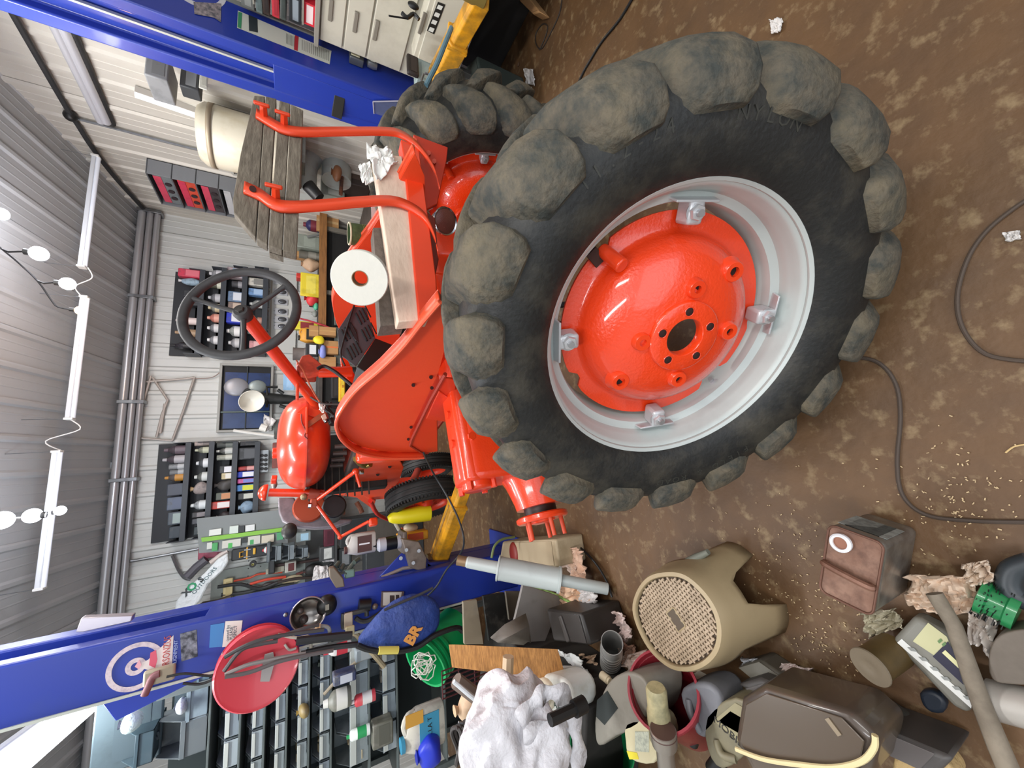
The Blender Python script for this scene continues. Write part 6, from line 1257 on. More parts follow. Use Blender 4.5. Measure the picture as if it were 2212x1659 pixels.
# totes and bags on the shelf top
zt2 = lev[0]+.0
for b, c, c2, l, nm, dp in (((400, 1450, 452, 1480), '#5f7c8c', '#7f9aa8', 'pale teal tote standing on the bin shelf near the post', 'tote', .2), ((355, 1490, 448, 1560), '#7b8a92', '#8f9ca2', 'big blue grey tote crate on top of the bin shelf', 'tote', .25), ((250, 1590, 330, 1659), '#33444c', '#2b3a42', 'dark teal tote at the photo\'s lower left corner', 'tote', .25), ((330, 1560, 445, 1640), '#5e6466', '#777c80', 'grey heap of bagged parts on top of the bin shelf', 'tote', .2)):
    mk('bin', b, YH-.02, mat(c, .45, n=(6, .4, '#4b565c')), 'storage_tote', l, 'tote', dp, C(c2), rest=None)
for b, c, l in (((372, 1520, 402, 1552), '#c6ccd4', 'crumpled clear bag with a dark strap in the blue grey tote'), ((248, 1548, 300, 1596), '#cfe0e0', 'white plastic bag with dark band beside the dark tote')):
    mk('bag', b, YH-.08, mat(c, .3, bump=(20, .9, .02)), 'plastic_bag', l, 'bag', .12, C('#403c50'))
mk('plain', (200, 1490, 350, 1659), YH+.1, mat('#48575e', .6, n=(3, .5, '#2f3b40')), 'teal_sheet', 'dark teal panel behind the totes under the lit strip', 'panel', .03, mat('#3d4b52', .6))
YJ = YH-.10
for k_, (kind, b, c, c2, l, nm, tx, tcx) in enumerate((
    ('plain', (596, 1408, 650, 1440), '#c9c6bc', '#8a5a3a', 'white carton with a brown picture beside the hose reel', 'carton', None, ''),
    ('bottle', (700, 1395, 760, 1420), '#d3cfca', '#c83040', 'white bottle with red band below the lock bracket', 'bottle', None, ''),
    ('plain', (768, 1400, 808, 1428), '#8d969a', '#a3aaac', 'light grey plastic box under the blue bag', 'box', None, ''),
    ('bottle', (700, 1500, 760, 1545), '#77776c', '#e8e6dc', 'olive oil can with a white nozzle on the bin shelf', 'oil_can', None, ''),
    ('bag', (640, 1530, 668, 1560), '#8f7a4a', '#c9ac5c', 'gold and brown fittings heap on the bin shelf', 'fittings', None, ''),
    ('spray', (760, 1502, 812, 1528), '#c8404a', '#e8e4e0', 'red and white spray can on the bin shelf', 'spray_can', None, ''),
    ('spray', (750, 1578, 800, 1602), '#e8ece6', '#2ca05c', 'white spray can with green top on the bin shelf', 'spray_can', None, ''),
    ('plain', (720, 1455, 770, 1478), '#3c4668', '#c9ccd4', 'navy and white packet below the wooden slat', 'packet', None, ''),
    ('plain', (805, 1560, 850, 1615), '#6b6a5e', '#5c5b50', 'olive grey open bin beside the blue and gold jug', 'box', None, ''),
    ('jug', (868, 1532, 962, 1632), '#cfc9ba', '#3f93b4', 'cream oil jug with blue and gold label at the photo\'s bottom', 'oil_jug', 'TELLA T', '#20282a'))):
    t = mk(kind, b, YJ-.12*(k_ % 2)-(.1 if k_ == 9 else 0), mat(c, .45, n=(14, .3, '#8f8b80')), nm, l, nm.replace('_', ' '), .10, mat(c2, .5), None, None, tx, tcx)
    if k_ == 9:
        x0, x1, z0, z1 = bx(885, 1560, 925, 1590, YJ-.34); B().box2((x0, YJ-.227, z0), (x1, YJ-.224, z1)).obj('gold_badge', mat('#d8a040', .5), t)
stick([(738, 1360), (770, 1370), (830, 1440)], YJ-.05, .018, mat('#a89878', .7), 'wood_strip', 'narrow pale wooden slat leaning on the bin shelf', 'slat')
stick([(700, 1500), (770, 1430), (850, 1405)], YJ+.02, .012, mat('#a39680', .6), 'hanging_lead', 'beige cord hanging down beside the wooden slat', 'cable', 'cord', 4)
t = mk('bag', (905, 1600, 960, 1680), YJ-.3, mat('#2a3cc8', .4), 'blue_tub', 'bright blue lid at the photo\'s bottom edge', 'lid', .15, mat('#2030a8', .4))
# green bucket of cords on its side
Yk = 2.75; t = thing('green_bucket', 'green plastic bucket lying on its side with white cord spilling out', 'bucket', py(965, 1395, Yk))
a, b_ = py(918, 1432, Yk-.1), py(985, 1350, Yk+.05)
B().lathe([(0, (b_-a).length), (.13, (b_-a).length), (.155, .02), (.165, .02), (.165, 0), (.150, 0), (.125, (b_-a).length-.01), (0, (b_-a).length-.01)], a, b_-a, 32).obj('shell', GREEN, t, smooth=40)
for h in (.05, .09): B().lathe([(.155, h-.01), (.165, h-.008), (.165, h+.008), (.153, h+.01)], a, b_-a, 32).obj('band', mat('#0c8a4c', .4), t)
q = B()
for i in range(9): 
    c0 = py(918+random.uniform(-14, 10), 1434+random.uniform(-10, 14), Yk-.18-.01*i)
    q.tube([c0+Vector((.05*math.cos(a_*1.0+i)*random.uniform(.6, 1.1), random.uniform(-.02, .02), .05*math.sin(a_+i))) for a_ in [j*2*pi/10 for j in range(10)]], .0035, 5, closed=True)
k = q.obj('cord_tangle', mat('#e6e4d8', .6), None); tag(k, 'tangle of thin white cord spilling from the green bucket', 'cord', kind='stuff')
# ================================================================ things on the floor at the photo's bottom right
def fcyl(p, q, prof, m, name, label, cat, parts=(), n=28, part_='body'):
    """turned object between two points; prof = (radius, share of length)"""
    L = (q-p).length; t = thing(name, label, cat, p); B().lathe([(r, h*L) for r, h in prof], p, q-p, n).obj(part_, m, t, smooth=40)
    for nm, pr, mm in parts: B().lathe([(r, h*L) for r, h in pr], p, q-p, n).obj(nm, mm, t, smooth=40)
    return t
# step stool
SZ = .27; STM = mat('#a3906f', .5, n=(4, .4, '#8a7a5c')); TOPM = mat('#4f4032', .7); WVM = mat('#a8937a', .55, n=(16, .5, '#7d6a52'))
op = [pz(x, y, SZ) for x, y in ((1375, 1318), (1385, 1280), (1408, 1254), (1444, 1246), (1478, 1252), (1512, 1280), (1538, 1318), (1548, 1358), (1542, 1398), (1518, 1426), (1484, 1438), (1448, 1432), (1412, 1402), (1388, 1362))]
sc_ = sum(op, Vector())/len(op); ov = spline(op, 4, True); N_ = len(ov)
t = stool = thing('step_stool', 'tan plastic step stool with a basket weave top on the brown floor', 'stool', (sc_.x, sc_.y, 0))
feet = [math.atan2(pz(x, y, 0).y-sc_.y, pz(x, y, 0).x-sc_.x) for x, y in ((1590, 1192), (1682, 1335))]; feet += [feet[0]+pi, feet[1]+pi]
def fd(a): return min(abs((a-f+pi) % (2*pi)-pi) for f in feet)
q = B(); rings = [[] for _ in range(9)]
for p in ov:
    d = p-sc_; a = math.atan2(d.y, d.x); k_ = fd(a); zb = 0 if k_ < .22 else .15*math.sin(min(1, (k_-.22)/.16)*pi/2)
    ft = max(0, 1-k_/.45); R0 = d.length
    for i, (s, z) in enumerate(((1.0, .262), (1.03, .272), (1.10, .270), (1.15, .250), (1.18, .22))): rings[i].append(sc_+d*s+Vector((0, 0, z-SZ)))
    for i in range(4):
        u = (i+1)/4; z = .22+(zb-.22)*u; s = 1.18+(.34*(.22-z)/.22)*(.85+.25*ft); rings[5+i].append(sc_+d*s+Vector((0, 0, z-SZ)))
q.strip(rings, close=True).obj('shell', STM, t, solid=.006, smooth=50)
q = B().prism([p+Vector((0, 0, -.012)) for p in ov], (0, 0, -.006)); q.obj('top_panel', TOPM, t)
q = B(); e1_ = (ov[0]-sc_).normalized(); e2_ = Vector((0, 0, 1)).cross(e1_); RW = Matrix((e1_, e2_, Vector((0, 0, 1)))).transposed() @ rz(.6)
def inside(p):
    c = False; j = N_-1
    for i in range(N_):
        a, b_ = ov[i], ov[j]
        if (a.y > p.y) != (b_.y > p.y) and p.x < (b_.x-a.x)*(p.y-a.y)/(b_.y-a.y)+a.x: c = not c
        j = i
    return c
for i in range(-16, 17):
    for j in range(-16, 17):
        p = sc_+RW @ Vector((i*.0135, j*.0135, -.008))
        if not inside(sc_+(p-sc_)*1.05): continue
        if abs(i) <= 1 and abs(j) <= 2: continue
        q.box(p+Vector((0, 0, .0022*((i+j) % 2))), (.019, .0075, .006) if (i+j) % 2 else (.0075, .019, .006), RW)
k = q.obj('basket_weave', WVM, t, smooth=0); k['kind'] = 'stuff'
B().tube([sc_+RW @ Vector((x, y, -.004)) for x, y in ((-.02, -.034), (.02, -.034), (.024, -.03), (.024, .03), (.02, .034), (-.02, .034), (-.024, .03), (-.024, -.03))], .003, 6, closed=True).obj('handle_slot_rim', STM, t)
B().box(sc_+Vector((0, 0, -.006)), (.042, .064, .004), RW).obj('handle_slot', mat('#55483a', .7), t)
B().tube([pz(x, y, .15) for x, y in ((1482, 1212), (1505, 1205), (1530, 1192))], [.010, .016, .010], 10).obj('side_grip', mat('#6e7064', .6), t)
# rusty square can
HZ = .235; cp = [pz(x, y, HZ) for x, y in ((1792, 1138), (1912, 1166), (1888, 1326), (1768, 1282))]
cc = sum(cp, Vector())/4; ex_ = ((cp[0]-cp[3])+(cp[1]-cp[2])).normalized(); ey_ = Vector((0, 0, 1)).cross(ex_); wx = ((cp[0]-cp[3]).length+(cp[1]-cp[2]).length)/4; wy = ((cp[0]-cp[1]).length+(cp[3]-cp[2]).length)/4
RC = Matrix((ex_, ey_, Vector((0, 0, 1)))).transposed(); cb_ = Vector((cc.x, cc.y, 0))
t = thing('metal_can', 'rusty topped square metal can with white cap standing on the floor', 'can', cb_)
B().box(cb_+Vector((0, 0, HZ/2)), (wx*2, wy*2, HZ-.002), RC).obj('body', mat('#8d8a84', .35, .7, n=(7, .6, '#5c4a3e'), n2=(18, .4, '#a9a6a0')), t, bevel=.018, seg=4)
def rr(sx, sy, z, r=.018, n=5):
    o = []
    for cx0, cy0, a0 in ((sx-r, sy-r, 0), (-sx+r, sy-r, pi/2), (-sx+r, -sy+r, pi), (sx-r, -sy+r, 1.5*pi)):
        for i in range(n+1): a = a0+i*pi/2/n; o.append(cb_+RC @ Vector((cx0+r*math.cos(a), cy0+r*math.sin(a), z)))
    return o
B().prism(rr(wx-.003, wy-.003, HZ-.001), (0, 0, .002)).obj('rusty_top', mat('#6d4a38', .6, .2, n=(12, .7, '#8a6a58'), n2=(30, .5, '#54382b')), t)
B().tube(rr(wx-.001, wy-.001, HZ+.002), .003, 8, closed=True).obj('top_rim', mat('#6a4a3c', .5, .5), t)
c_ = pz(1818, 1172, HZ); B().lathe([(.016, .001), (.024, .001), (.024, .010), (.020, .014), (.016, .012), (.0155, .004)], c_, (0, 0, 1), 28).obj('cap_ring', mat('#e6e6e8', .35), t)
B().lathe([(0, .006), (.0158, .006)], c_, (0, 0, 1), 20).obj('cap_centre', mat('#8a5a44', .6), t)
h0, h1 = pz(1786, 1216, HZ), pz(1882, 1266, HZ); B().tube([h0, h0+Vector((0, 0, .012)), (h0+h1)/2+Vector((0, 0, .016)), h1+Vector((0, 0, .012)), h1], .009, 8, smooth=4).obj('handle', mat('#6d4a3a', .5, .3, n=(14, .6, '#8f6a58')), t)
for q_, w_ in ((-.3, .35), (.35, .1)): B().box(cb_+RC @ Vector((wx+.0005, q_*wy*.4, HZ*.6)), (.001, wy*1.5, HZ*.5), RC).obj('printed_label', mat('#9aa09c', .5, n=(60, .6, '#6c706e')), t)
# muffler leaning
m0 = pz(1312, 1272, .035); m1 = py(988, 1210, 2.12)
d = m1-m0; L = d.length
t = thing('muffler', 'silver tractor muffler pipe standing among paper rags in front of the blue post', 'muffler', m0)
def atp(x, y): return None
B().lathe([(0, 0), (.030, 0), (.030, L*.30), (.0, L*.30)], m0, d, 28).obj('outlet_pipe', SILVER, t, smooth=40)
B().lathe([(.03, L*.315), (.058, L*.315), (.062, L*.325), (.060, L*.335), (.060, L*.70), (.062, L*.71), (.058, L*.725), (.03, L*.725)], m0, d, 36).obj('chamber', SILVER, t, smooth=40)
B().lathe([(.05, L*.305), (.068, L*.31), (.068, L*.322), (.05, L*.325)], m0, d, 36).obj('end_seam', SILVER, t); B().lathe([(.05, L*.715), (.066, L*.718), (.066, L*.726), (.05, L*.73)], m0, d, 36).obj('end_seam', SILVER, t)
B().lathe([(.032, L*.72), (.030, L*.93), (.026, L*.935), (.026, L), (0, L)], m0, d, 28).obj('inlet_pipe', SILVER, t, smooth=40)
B().lathe([(.0265, L*.94), (.0265, L*1.001), (0, L*1.001)], m0, d, 28).obj('threaded_end', mat('#8a7256', .5, .5), t)
B().lathe([(0, -.001), (.026, -.001)], m0, d, 20).obj('open_end', BLACK, t)
# tan dome box behind it
t, P, c = floorbox([(1085, 1170), (1200, 1165), (1208, 1225), (1075, 1228)], .20, mat('#b9a88a', .6, n=(5, .5, '#8f8062')), 'tan_tub', 'scuffed tan plastic tub lying behind the muffler', 'tub', mat('#a8977a', .6))
B().ball(pz(1110, 1195, .205), .06, 10, (1.2, .9, .3)).obj('red_inside', mat('#7c2014', .5), t)
t = stick([(1062, 1205), (1068, 1180), (1085, 1165), (1112, 1160)], 2.35, .008, mat('#6d7a4a', .6), 'garden_hose', 'thin olive hose arching over the tan tub', 'hose', 'hose', 4)
t = thing('green_cable', 'thin green cord running under the muffler to a black plug', 'cable', pz(1200, 1285, .05)); B().tube([pz(x, y, .08) for x, y in ((1095, 1250), (1140, 1264), (1190, 1280), (1230, 1300), (1260, 1310), (1292, 1316))], .008, 8, smooth=4).obj('cord', mat('#7c9a50', .5), t); B().cyl(pz(1292, 1314, .05), pz(1312, 1322, .05), .018).obj('plug', BLACK, t)
# black curved strip beside the papers
t = thing('black_strip', 'curved black rubber strip among the paper rags', 'strip', pz(1280, 1200, .02)); B().tube([pz(x, y, .03) for x, y in ((1215, 1160), (1250, 1180), (1285, 1215), (1310, 1255), (1322, 1290))], .006, 8, smooth=4).obj('strip', BLACK, t)
# paper rags
def rag(pts, z, col, seed, label, name='paper_rag', amp=.05, cat='paper', n=14):
    o = crumple(name, [pz(x, y, z) for x, y in pts], mat(col, .9, n=(12, .35, '#b49a86')), amp, None, n, n, seed, 3.4); return tag(o, label, cat, 'crumpled paper rags')
rag(((1205, 1160), (1240, 1170), (1262, 1240), (1215, 1225)), .05, '#d9c2b4', 31, 'crumpled pinkish paper rag nearest the wheel studs')
rag(((1225, 1175), (1262, 1190), (1275, 1250), (1240, 1262)), .07, '#dcb9a0', 32, 'peach paper rag beside the end of the muffler')
rag(((1200, 1270), (1262, 1255), (1290, 1300), (1232, 1322)), .05, '#ddb899', 33, 'wide peach paper rag under the muffler')
rag(((1255, 1250), (1290, 1262), (1298, 1300), (1262, 1310)), .06, '#e5dfdb', 34, 'white paper rag touching the muffler outlet')
rag(((1270, 1318), (1300, 1322), (1322, 1380), (1285, 1388)), .05, '#cdb795', 35, 'tan paper rag beside the black motor box')
rag(((1322, 1316), (1350, 1320), (1375, 1372), (1348, 1388)), .05, '#e0cfca', 36, 'pinkish paper rag between the black plug and the stool')
rag(((1340, 1372), (1375, 1392), (1380, 1440), (1345, 1418)), .05, '#a98774', 37, 'brown stained paper rag by the stool')
rag(((1345, 1415), (1400, 1402), (1428, 1455), (1370, 1462)), .06, '#e3cfc4', 38, 'pink paper rag touching the red tub')
rag(((1250, 1412), (1290, 1412), (1300, 1450), (1262, 1452)), .09, '#d9b99c', 39, 'peach paper beside the ribbed tin')
rag(((1196, 1402), (1262, 1420), (1282, 1478), (1225, 1505)), .20, '#eceeea', 40, 'bright white paper sheet lying over the plank end', amp=.03)
rag(((1700, 1425), (1760, 1440), (1752, 1490), (1712, 1480)), .03, '#dccbc6', 41, 'pale pink paper rag on the floor past the stool')
rag(((1960, 1240), (2110, 1240), (2135, 1330), (1975, 1310)), .04, '#d5bda6', 42, 'large beige paper rag next to the rusty can', n=18)
rag(((2080, 1215), (2140, 1205), (2148, 1255), (2100, 1262)), .04, '#d8c6b2', 43, 'small beige paper corner near the green brush')
rag(((1868, 1318), (1945, 1310), (1960, 1350), (1885, 1372)), .03, '#a8a088', 44, 'olive grey paper scrap below the rusty can')
rag(((2095, 1300), (2160, 1330), (2140, 1410), (2098, 1370)), .03, '#d8d0c8', 45, 'whitish paper rag beside the grey stick')
rag(((1610, 1415), (1652, 1420), (1655, 1445), (1618, 1440)), .05, '#c9ccd0', 46, 'small pale blue grey rag at the foot of the stool')
for pts, s, l in ((((1072, 83), (1094, 82), (1096, 105), (1078, 106)), 50, 'small white square of paper on the floor near the yellow arm'), (((1133, 150), (1155, 150), (1158, 185), (1138, 184)), 51, 'white torn paper on the floor between the arm and the big wheel'), (((1125, 185), (1152, 190), (1148, 222), (1128, 218)), 52, 'second white torn paper just below the first on the floor'), (((1040, 158), (1052, 160), (1056, 215), (1036, 215)), 53, 'thin crumpled paper beside the dark tool box'), (((1665, 45), (1692, 42), (1690, 70), (1670, 78)), 54, 'lone white paper flake on the open floor'), (((2168, 505), (2205, 498), (2205, 518), (2175, 522)), 55, 'white shiny flake inside the loop of the cord'), (((1055, 100), (1066, 104), (1062, 160), (1052, 150)), 56, 'brownish paper strip along the wall side of the floor')):
    rag(pts, .004, '#dedad6', s, l, 'paper_scrap', .02, 'paper', 8)
t, P, c = floorbox([(1110, -10), (1150, 30), (1165, 25), (1130, -20)], .10, CARD, 'cardboard_box', 'brown cardboard box at the top edge of the photo', 'box', mat('#a67c52', .8))
# cords on the floor
def cord(pts, r, label, m=BLACK): t = thing('floor_cable', label, 'cable', pz(*pts[0], r)); B().tube([pz(x, y, r+.001) for x, y in pts], r, 8, smooth=6).obj('cable', m, t); return t
cord([(1375, -20), (1340, 40), (1300, 90), (1275, 130), (1258, 160), (1240, 200)], .007, 'black cable on the floor running up to the big tire')
cord([(2230, 425), (2190, 450), (2130, 500), (2090, 560), (2068, 640), (2080, 710), (2130, 765), (2230, 782)], .005, 'dark cord curving at the photo\'s right edge', mat('#4a3d33', .7))
cord([(1800, 775), (1850, 772), (1900, 785), (1935, 830), (1945, 900), (1938, 1000), (1950, 1070), (2000, 1112), (2100, 1125), (2230, 1128)], .0052, 'long dark cord running from the big wheel to the photo\'s right edge', mat('#463a31', .7))
cord([(1215, -10), (1208, 30), (1190, 70), (1170, 105), (1158, 95), (1158, 72), (1172, 52), (1183, 58), (1176, 85), (1165, 108)], .004, 'thin looped wire on the floor near the cardboard box', mat('#2e2620', .6))
# wood chips scattered
q = B()
for i in range(420):
    x, y = random.choice(((random.gauss(1720, 60), random.gauss(1220, 70)), (random.gauss(1780, 50), random.gauss(1380, 60)), (random.gauss(2060, 70), random.gauss(1080, 60)), (random.uniform(1300, 2200), random.uniform(950, 1350))))
    p = pz(min(x, 2300), y, .002); q.box(p+Vector((0, 0, .0015)), (random.uniform(.002, .007), random.uniform(.0015, .003), .0015), rz(random.uniform(0, 3)))
k = q.obj('wood_chips', mat('#c9b088', .8), None, smooth=0); tag(k, 'pale wood chips scattered over the brown floor', 'wood chips', kind='stuff')
cord([(2172, 978), (2190, 965), (2215, 960)], .002, 'pale straw at the right edge of the floor', mat('#c9ac78', .7))
# plank with dowel
p0, p1 = pz(988, 1392, .62), pz(1215, 1402, .42)
t = thing('wooden_plank', 'varnished orange brown plank lying across the clutter', 'plank', p0)
pl_ = [py(x, y, Y_) for x, y, Y_ in ((985, 1392, 2.0), (1205, 1402, 1.7), (1225, 1470, 1.7), (992, 1442, 2.0))]
B().prism(pl_, (0, .025, .03)).obj('board', WOODO, t, bevel=.002)
t = stick([(1098, 1418), (1094, 1530)], 1.72, .026, mat('#cdb391', .6, n=(9, .3, '#b89b76')), 'wooden_dowel', 'round pale dowel standing in front of the varnished plank', 'dowel')
# grey panels behind the plank
Yq = 2.05
for pts, col, l, nm, Y_ in ((((1130, 1262), (1215, 1290), (1178, 1385), (1100, 1390)), '#8f8a86', 'flat grey metal sheet leaning behind the varnished plank', 'metal_sheet', 2.1), (((1000, 1300), (1030, 1295), (1045, 1392), (1003, 1392)), '#8f8470', 'beige slotted panel standing behind the varnished plank', 'slotted_sheet', 2.25), (((1043, 1288), (1090, 1280), (1102, 1372), (1056, 1385)), '#141413', 'black panel between the beige and grey sheets', 'black_sheet', 2.3), (((1092, 1278), (1135, 1278), (1120, 1330), (1100, 1340)), '#6b6458', 'dull brown grey panel beside the black one', 'brown_sheet', 2.4)):
    o = B().prism([py(x, y, Y_) for x, y in pts], (0, .02, 0)).obj(nm, mat(col, .5, .2 if 'metal' in nm else 0, n=(6, .3, '#6c675f')), None, bevel=.003); tag(o, l, 'sheet')
q = B().strip([[py(x, y, Y_) for x, y, Y_ in r] for r in (((1060, 1378, 2.0), (1090, 1350, 1.95), (1135, 1326, 2.0)), ((1075, 1388, 1.9), (1105, 1372, 1.88), (1142, 1352, 1.95)), ((1130, 1392, 1.95), (1140, 1385, 1.95), (1146, 1388, 2.0)))]); o = q.obj('leather_flap', mat('#7d7870', .7, n=(9, .4, '#5f5a53')), None, solid=.008, smooth=60); tag(o, 'curved grey leather flap beside the varnished plank', 'flap')
# black motor box
t, P, c = floorbox([(1180, 1315), (1255, 1325), (1275, 1395), (1195, 1385)], .26, mat('#2f2b28', .45), 'motor_box', 'black moulded plastic box lying among the paper rags', 'box', mat('#3a3532', .45))
B().box(c+Vector((-.01, .01, .008)), (.12, .03, .012), rz(.5)).obj('grip', mat('#4b4643', .5), t, bevel=.005)
# ribbed tin
fcyl(pz(1318, 1440, .03), pz(1322, 1388, .22), [(0, 0), (.05, 0), (.05, 1), (.047, 1), (.047, .03), (0, .03)], mat('#c3c2be', .35, .6), 'ribbed_tin', 'open silver tin with ribs beside the paper rags', 'tin', [('rib', [(.0505, h-.015), (.053, h), (.0505, h+.015)], mat('#d9d8d4', .3, .6)) for h in (.15, .25, .35, .45, .55, .65, .75)])
# grey and white jugs
def jugL(p, ex, ey, sz, m, name, label, cat, m2=WHITE, m3=None, txt=None):
    """jug: body (sx,sy,sz) with own axes ex (width), ey (up)"""
    ex = Vector(ex).normalized(); ey = Vector(ey); ey = (ey-ex*ey.dot(ex)).normalized(); ez = ex.cross(ey); R_ = Matrix((ex, ey, ez)).transposed(); a, b_, c_ = sz
    t = thing(name, label, cat, p); q = B(); rows = []; n = 20
    for yy, s, sh in ((0, .90, 0), (.04, 1, 0), (.60, 1, 0), (.74, .92, -.03), (.84, .62, -.12), (.90, .34, -.18), (.95, .28, -.18)):
        rows.append([p+R_ @ Vector((sh*a+math.copysign(abs(math.cos(u))**.5, math.cos(u))*a/2*s, yy*b_, math.copysign(abs(math.sin(u))**.5, math.sin(u))*c_/2*s)) for u in [2*pi*i/n for i in range(n)]])
    q.strip(rows, close=True); q.f.append(list(range(n))); q.f.append(list(range(6*n, 7*n))); q.obj('body', m, t, smooth=50)
    B().cyl(p+R_ @ Vector((-.18*a, b_*.93, 0)), p+R_ @ Vector((-.18*a, b_*1.06, 0)), a*.16, n=18).obj('cap', m2, t, bevel=.003)
    B().tube([p+R_ @ Vector(v) for v in ((-.0*a, b_*.84, 0), (.18*a, b_*.93, 0), (.38*a, b_*.86, 0), (.43*a, b_*.66, 0))], a*.07, 10, smooth=4).obj('handle', m, t)
    if m3: B().box(p+R_ @ Vector((0, b_*.33, c_/2+.001)), (a*.74, b_*.46, .002), R_).obj('label_panel', m3, t)
    if txt: text('lettering', txt[0], txt[1], frame(p+R_ @ Vector((0, b_*.33, c_/2+.003)), ex, ey), mat(txt[2], .5), t)
    return t, R_
X_ = Vector((1, 0, 0)); Z_ = Vector((0, 0, 1))
vd = lambda x, y: (O-pz(x, y, .2)).normalized()
def slab(name, label, cat, pts, z, th, m, cap=None, handle=None, panels=(), txt=None, m2=WHITE, bev=.016):
    """flattish jug lying or leaning: outline at height z, thickness th, sunk label panels, neck with cap, looped handle"""
    P = [pz(x, y, z) for x, y in pts]; c = sum(P, Vector())/len(P); t = thing(name, label, cat, (c.x, c.y, max(0, z-th)))
    P2 = [p.copy() for p in spline(P, 3, True)]; B().prism(P2, (0, 0, -th)).obj('body', m, t, bevel=bev, seg=4, smooth=60)
    for q, mm in panels: B().prism([pz(x, y, z+.0012) for x, y in q], (0, 0, .001)).obj('label_panel', mm, t)
    if cap: a, b_ = pz(*cap[0], z-th/2), pz(*cap[1], z-th/2); B().lathe([(0, -.01), (cap[2]*.8, -.01), (cap[2]*.8, .0), (cap[2], .002), (cap[2], (b_-a).length), (0, (b_-a).length)], a, b_-a, 20).obj('cap', m2, t)
    if handle: B().tube([pz(x, y, z+.012*(0 < i < len(handle)-1)) for i, (x, y) in enumerate(handle)], .012, 10, smooth=4).obj('handle', m, t)
    if txt: a, b_ = pz(*txt[1], z+.003), pz(*txt[2], z+.003); text('lettering', txt[0], txt[3], frame((a+b_)/2, b_-a, Vector((0, 0, 1)).cross(b_-a)), mat(txt[4], .5), t)
    return t
slab('white_jug', 'dirty white oil jug with handwriting behind the plastic bag', 'jug', [(1112, 1472), (1150, 1462), (1185, 1478), (1190, 1530), (1160, 1545), (1114, 1540)], .46, .12, mat('#cfc4ae', .5, n=(9, .4, '#b5a88c')), ((1140, 1548), (1136, 1562), .02), [(1175, 1490), (1184, 1510), (1172, 1530)], [([(1125, 1484), (1160, 1482), (1160, 1520), (1126, 1522)], mat('#b9a98e', .6))])
slab('white_jug', 'whitish jug with scribbled marks under the white paper sheet', 'jug', [(1160, 1462), (1205, 1462), (1232, 1490), (1232, 1540), (1180, 1548), (1165, 1520)], .44, .14, mat('#cfd0ca', .5, n=(9, .4, '#b0ab98')), ((1236, 1500), (1248, 1502), .022), None, [([(1180, 1480), (1215, 1480), (1220, 1520), (1184, 1524)], mat('#bfc6bf', .5))], ('42', (1190, 1525), (1215, 1520), .05, '#30403a'), mat('#6a7ab8', .5))
slab('grey_jug', 'cut open grey jug with a dark opening beside the red tub', 'jug', [(1296, 1510), (1318, 1470), (1355, 1452), (1392, 1470), (1400, 1520), (1380, 1570), (1330, 1590), (1292, 1612), (1284, 1560)], .34, .20, mat('#8a857a', .5, n=(8, .4, '#6f6a60')), ((1315, 1470), (1300, 1458), .018), None, [([(1290, 1512), (1312, 1492), (1335, 1530), (1306, 1566), (1288, 1548)], mat('#1d2422', .6))], None, mat('#cfc2a4', .5))
slab('grey_jug', 'dark slate grey jug lying beside the red tub', 'jug', [(1468, 1500), (1492, 1478), (1530, 1478), (1556, 1508), (1556, 1560), (1520, 1596), (1492, 1570)], .24, .14, mat('#6c6d72', .5, n=(7, .4, '#55565a')), ((1500, 1590), (1496, 1606), .02), [(1488, 1512), (1494, 1545), (1512, 1578)], (), None, BLACK)
slab('oil_jug', 'olive oil jug with a black square label lying near the smoky case', 'jug', [(1525, 1545), (1588, 1508), (1640, 1540), (1660, 1556), (1620, 1620), (1560, 1662), (1528, 1620)], .24, .12, mat('#79725a', .5, n=(7, .5, '#5f5a48')), ((1556, 1640), (1540, 1662), .026), [(1548, 1600), (1560, 1630), (1590, 1640)], [([(1542, 1556), (1588, 1518), (1648, 1552), (1598, 1604)], mat('#8f8768', .5)), ([(1552, 1558), (1578, 1536), (1622, 1562), (1600, 1586)], mat('#231f1c', .5))], ('MOBIL', (1556, 1566), (1588, 1596), .034, '#2a2620'), BLACK)
slab('cream_jug', 'cream jug with a yellow base near the photo\'s bottom', 'jug', [(1352, 1560), (1400, 1556), (1420, 1600), (1410, 1650), (1360, 1640), (1350, 1600)], .34, .12, mat('#d6cda8', .5, n=(9, .3, '#bdb48c')), None, None, [([(1372, 1580), (1402, 1580), (1402, 1625), (1372, 1622)], mat('#c9cdb8', .5, n=(80, .6, '#8f9488'))), ([(1354, 1622), (1376, 1626), (1380, 1640), (1360, 1640)], mat('#e8d83a', .5))])
# red tub with the filter standing in it
fcyl(pz(1500, 1560, .05), pz(1430, 1490, .30), [(0, 0), (.09, 0), (.125, 1), (.131, 1), (.131, .94), (.120, .94), (.088, .03), (0, .03)], mat('#7c1522', .35, coat=.3), 'red_tub', 'dark red plastic tub leaning against the stool', 'tub', [('rim', [(.124, .97), (.133, .97), (.133, 1.01), (.124, 1.01)], mat('#8f2a36', .4))], 36)
fcyl(pz(1428, 1600, .34), pz(1425, 1480, .34)+Vector((0, .0, .02)), [(0, 0), (.034, 0), (.040, .04), (.040, .55), (.036, .60), (.036, .95), (.030, 1), (0, 1)], mat('#b9ad84', .5, n=(16, .7, '#7d7a5c')), 'filter_canister', 'tan and green dusty canister poking out of the red tub', 'canister')
fcyl(pz(1440, 1659, .36), pz(1432, 1575, .38), [(0, 0), (.030, 0), (.030, .6), (.042, .62), (.044, .70), (.044, .98), (.040, 1), (0, 1)], mat('#9a9288', .3, .6), 'steel_fitting', 'grey steel fitting with a brown domed cap at the photo\'s bottom', 'fitting', [('cap', [(.0, 1.02), (.041, 1.0), (.045, .9)], mat('#5c4640', .4, .3))])
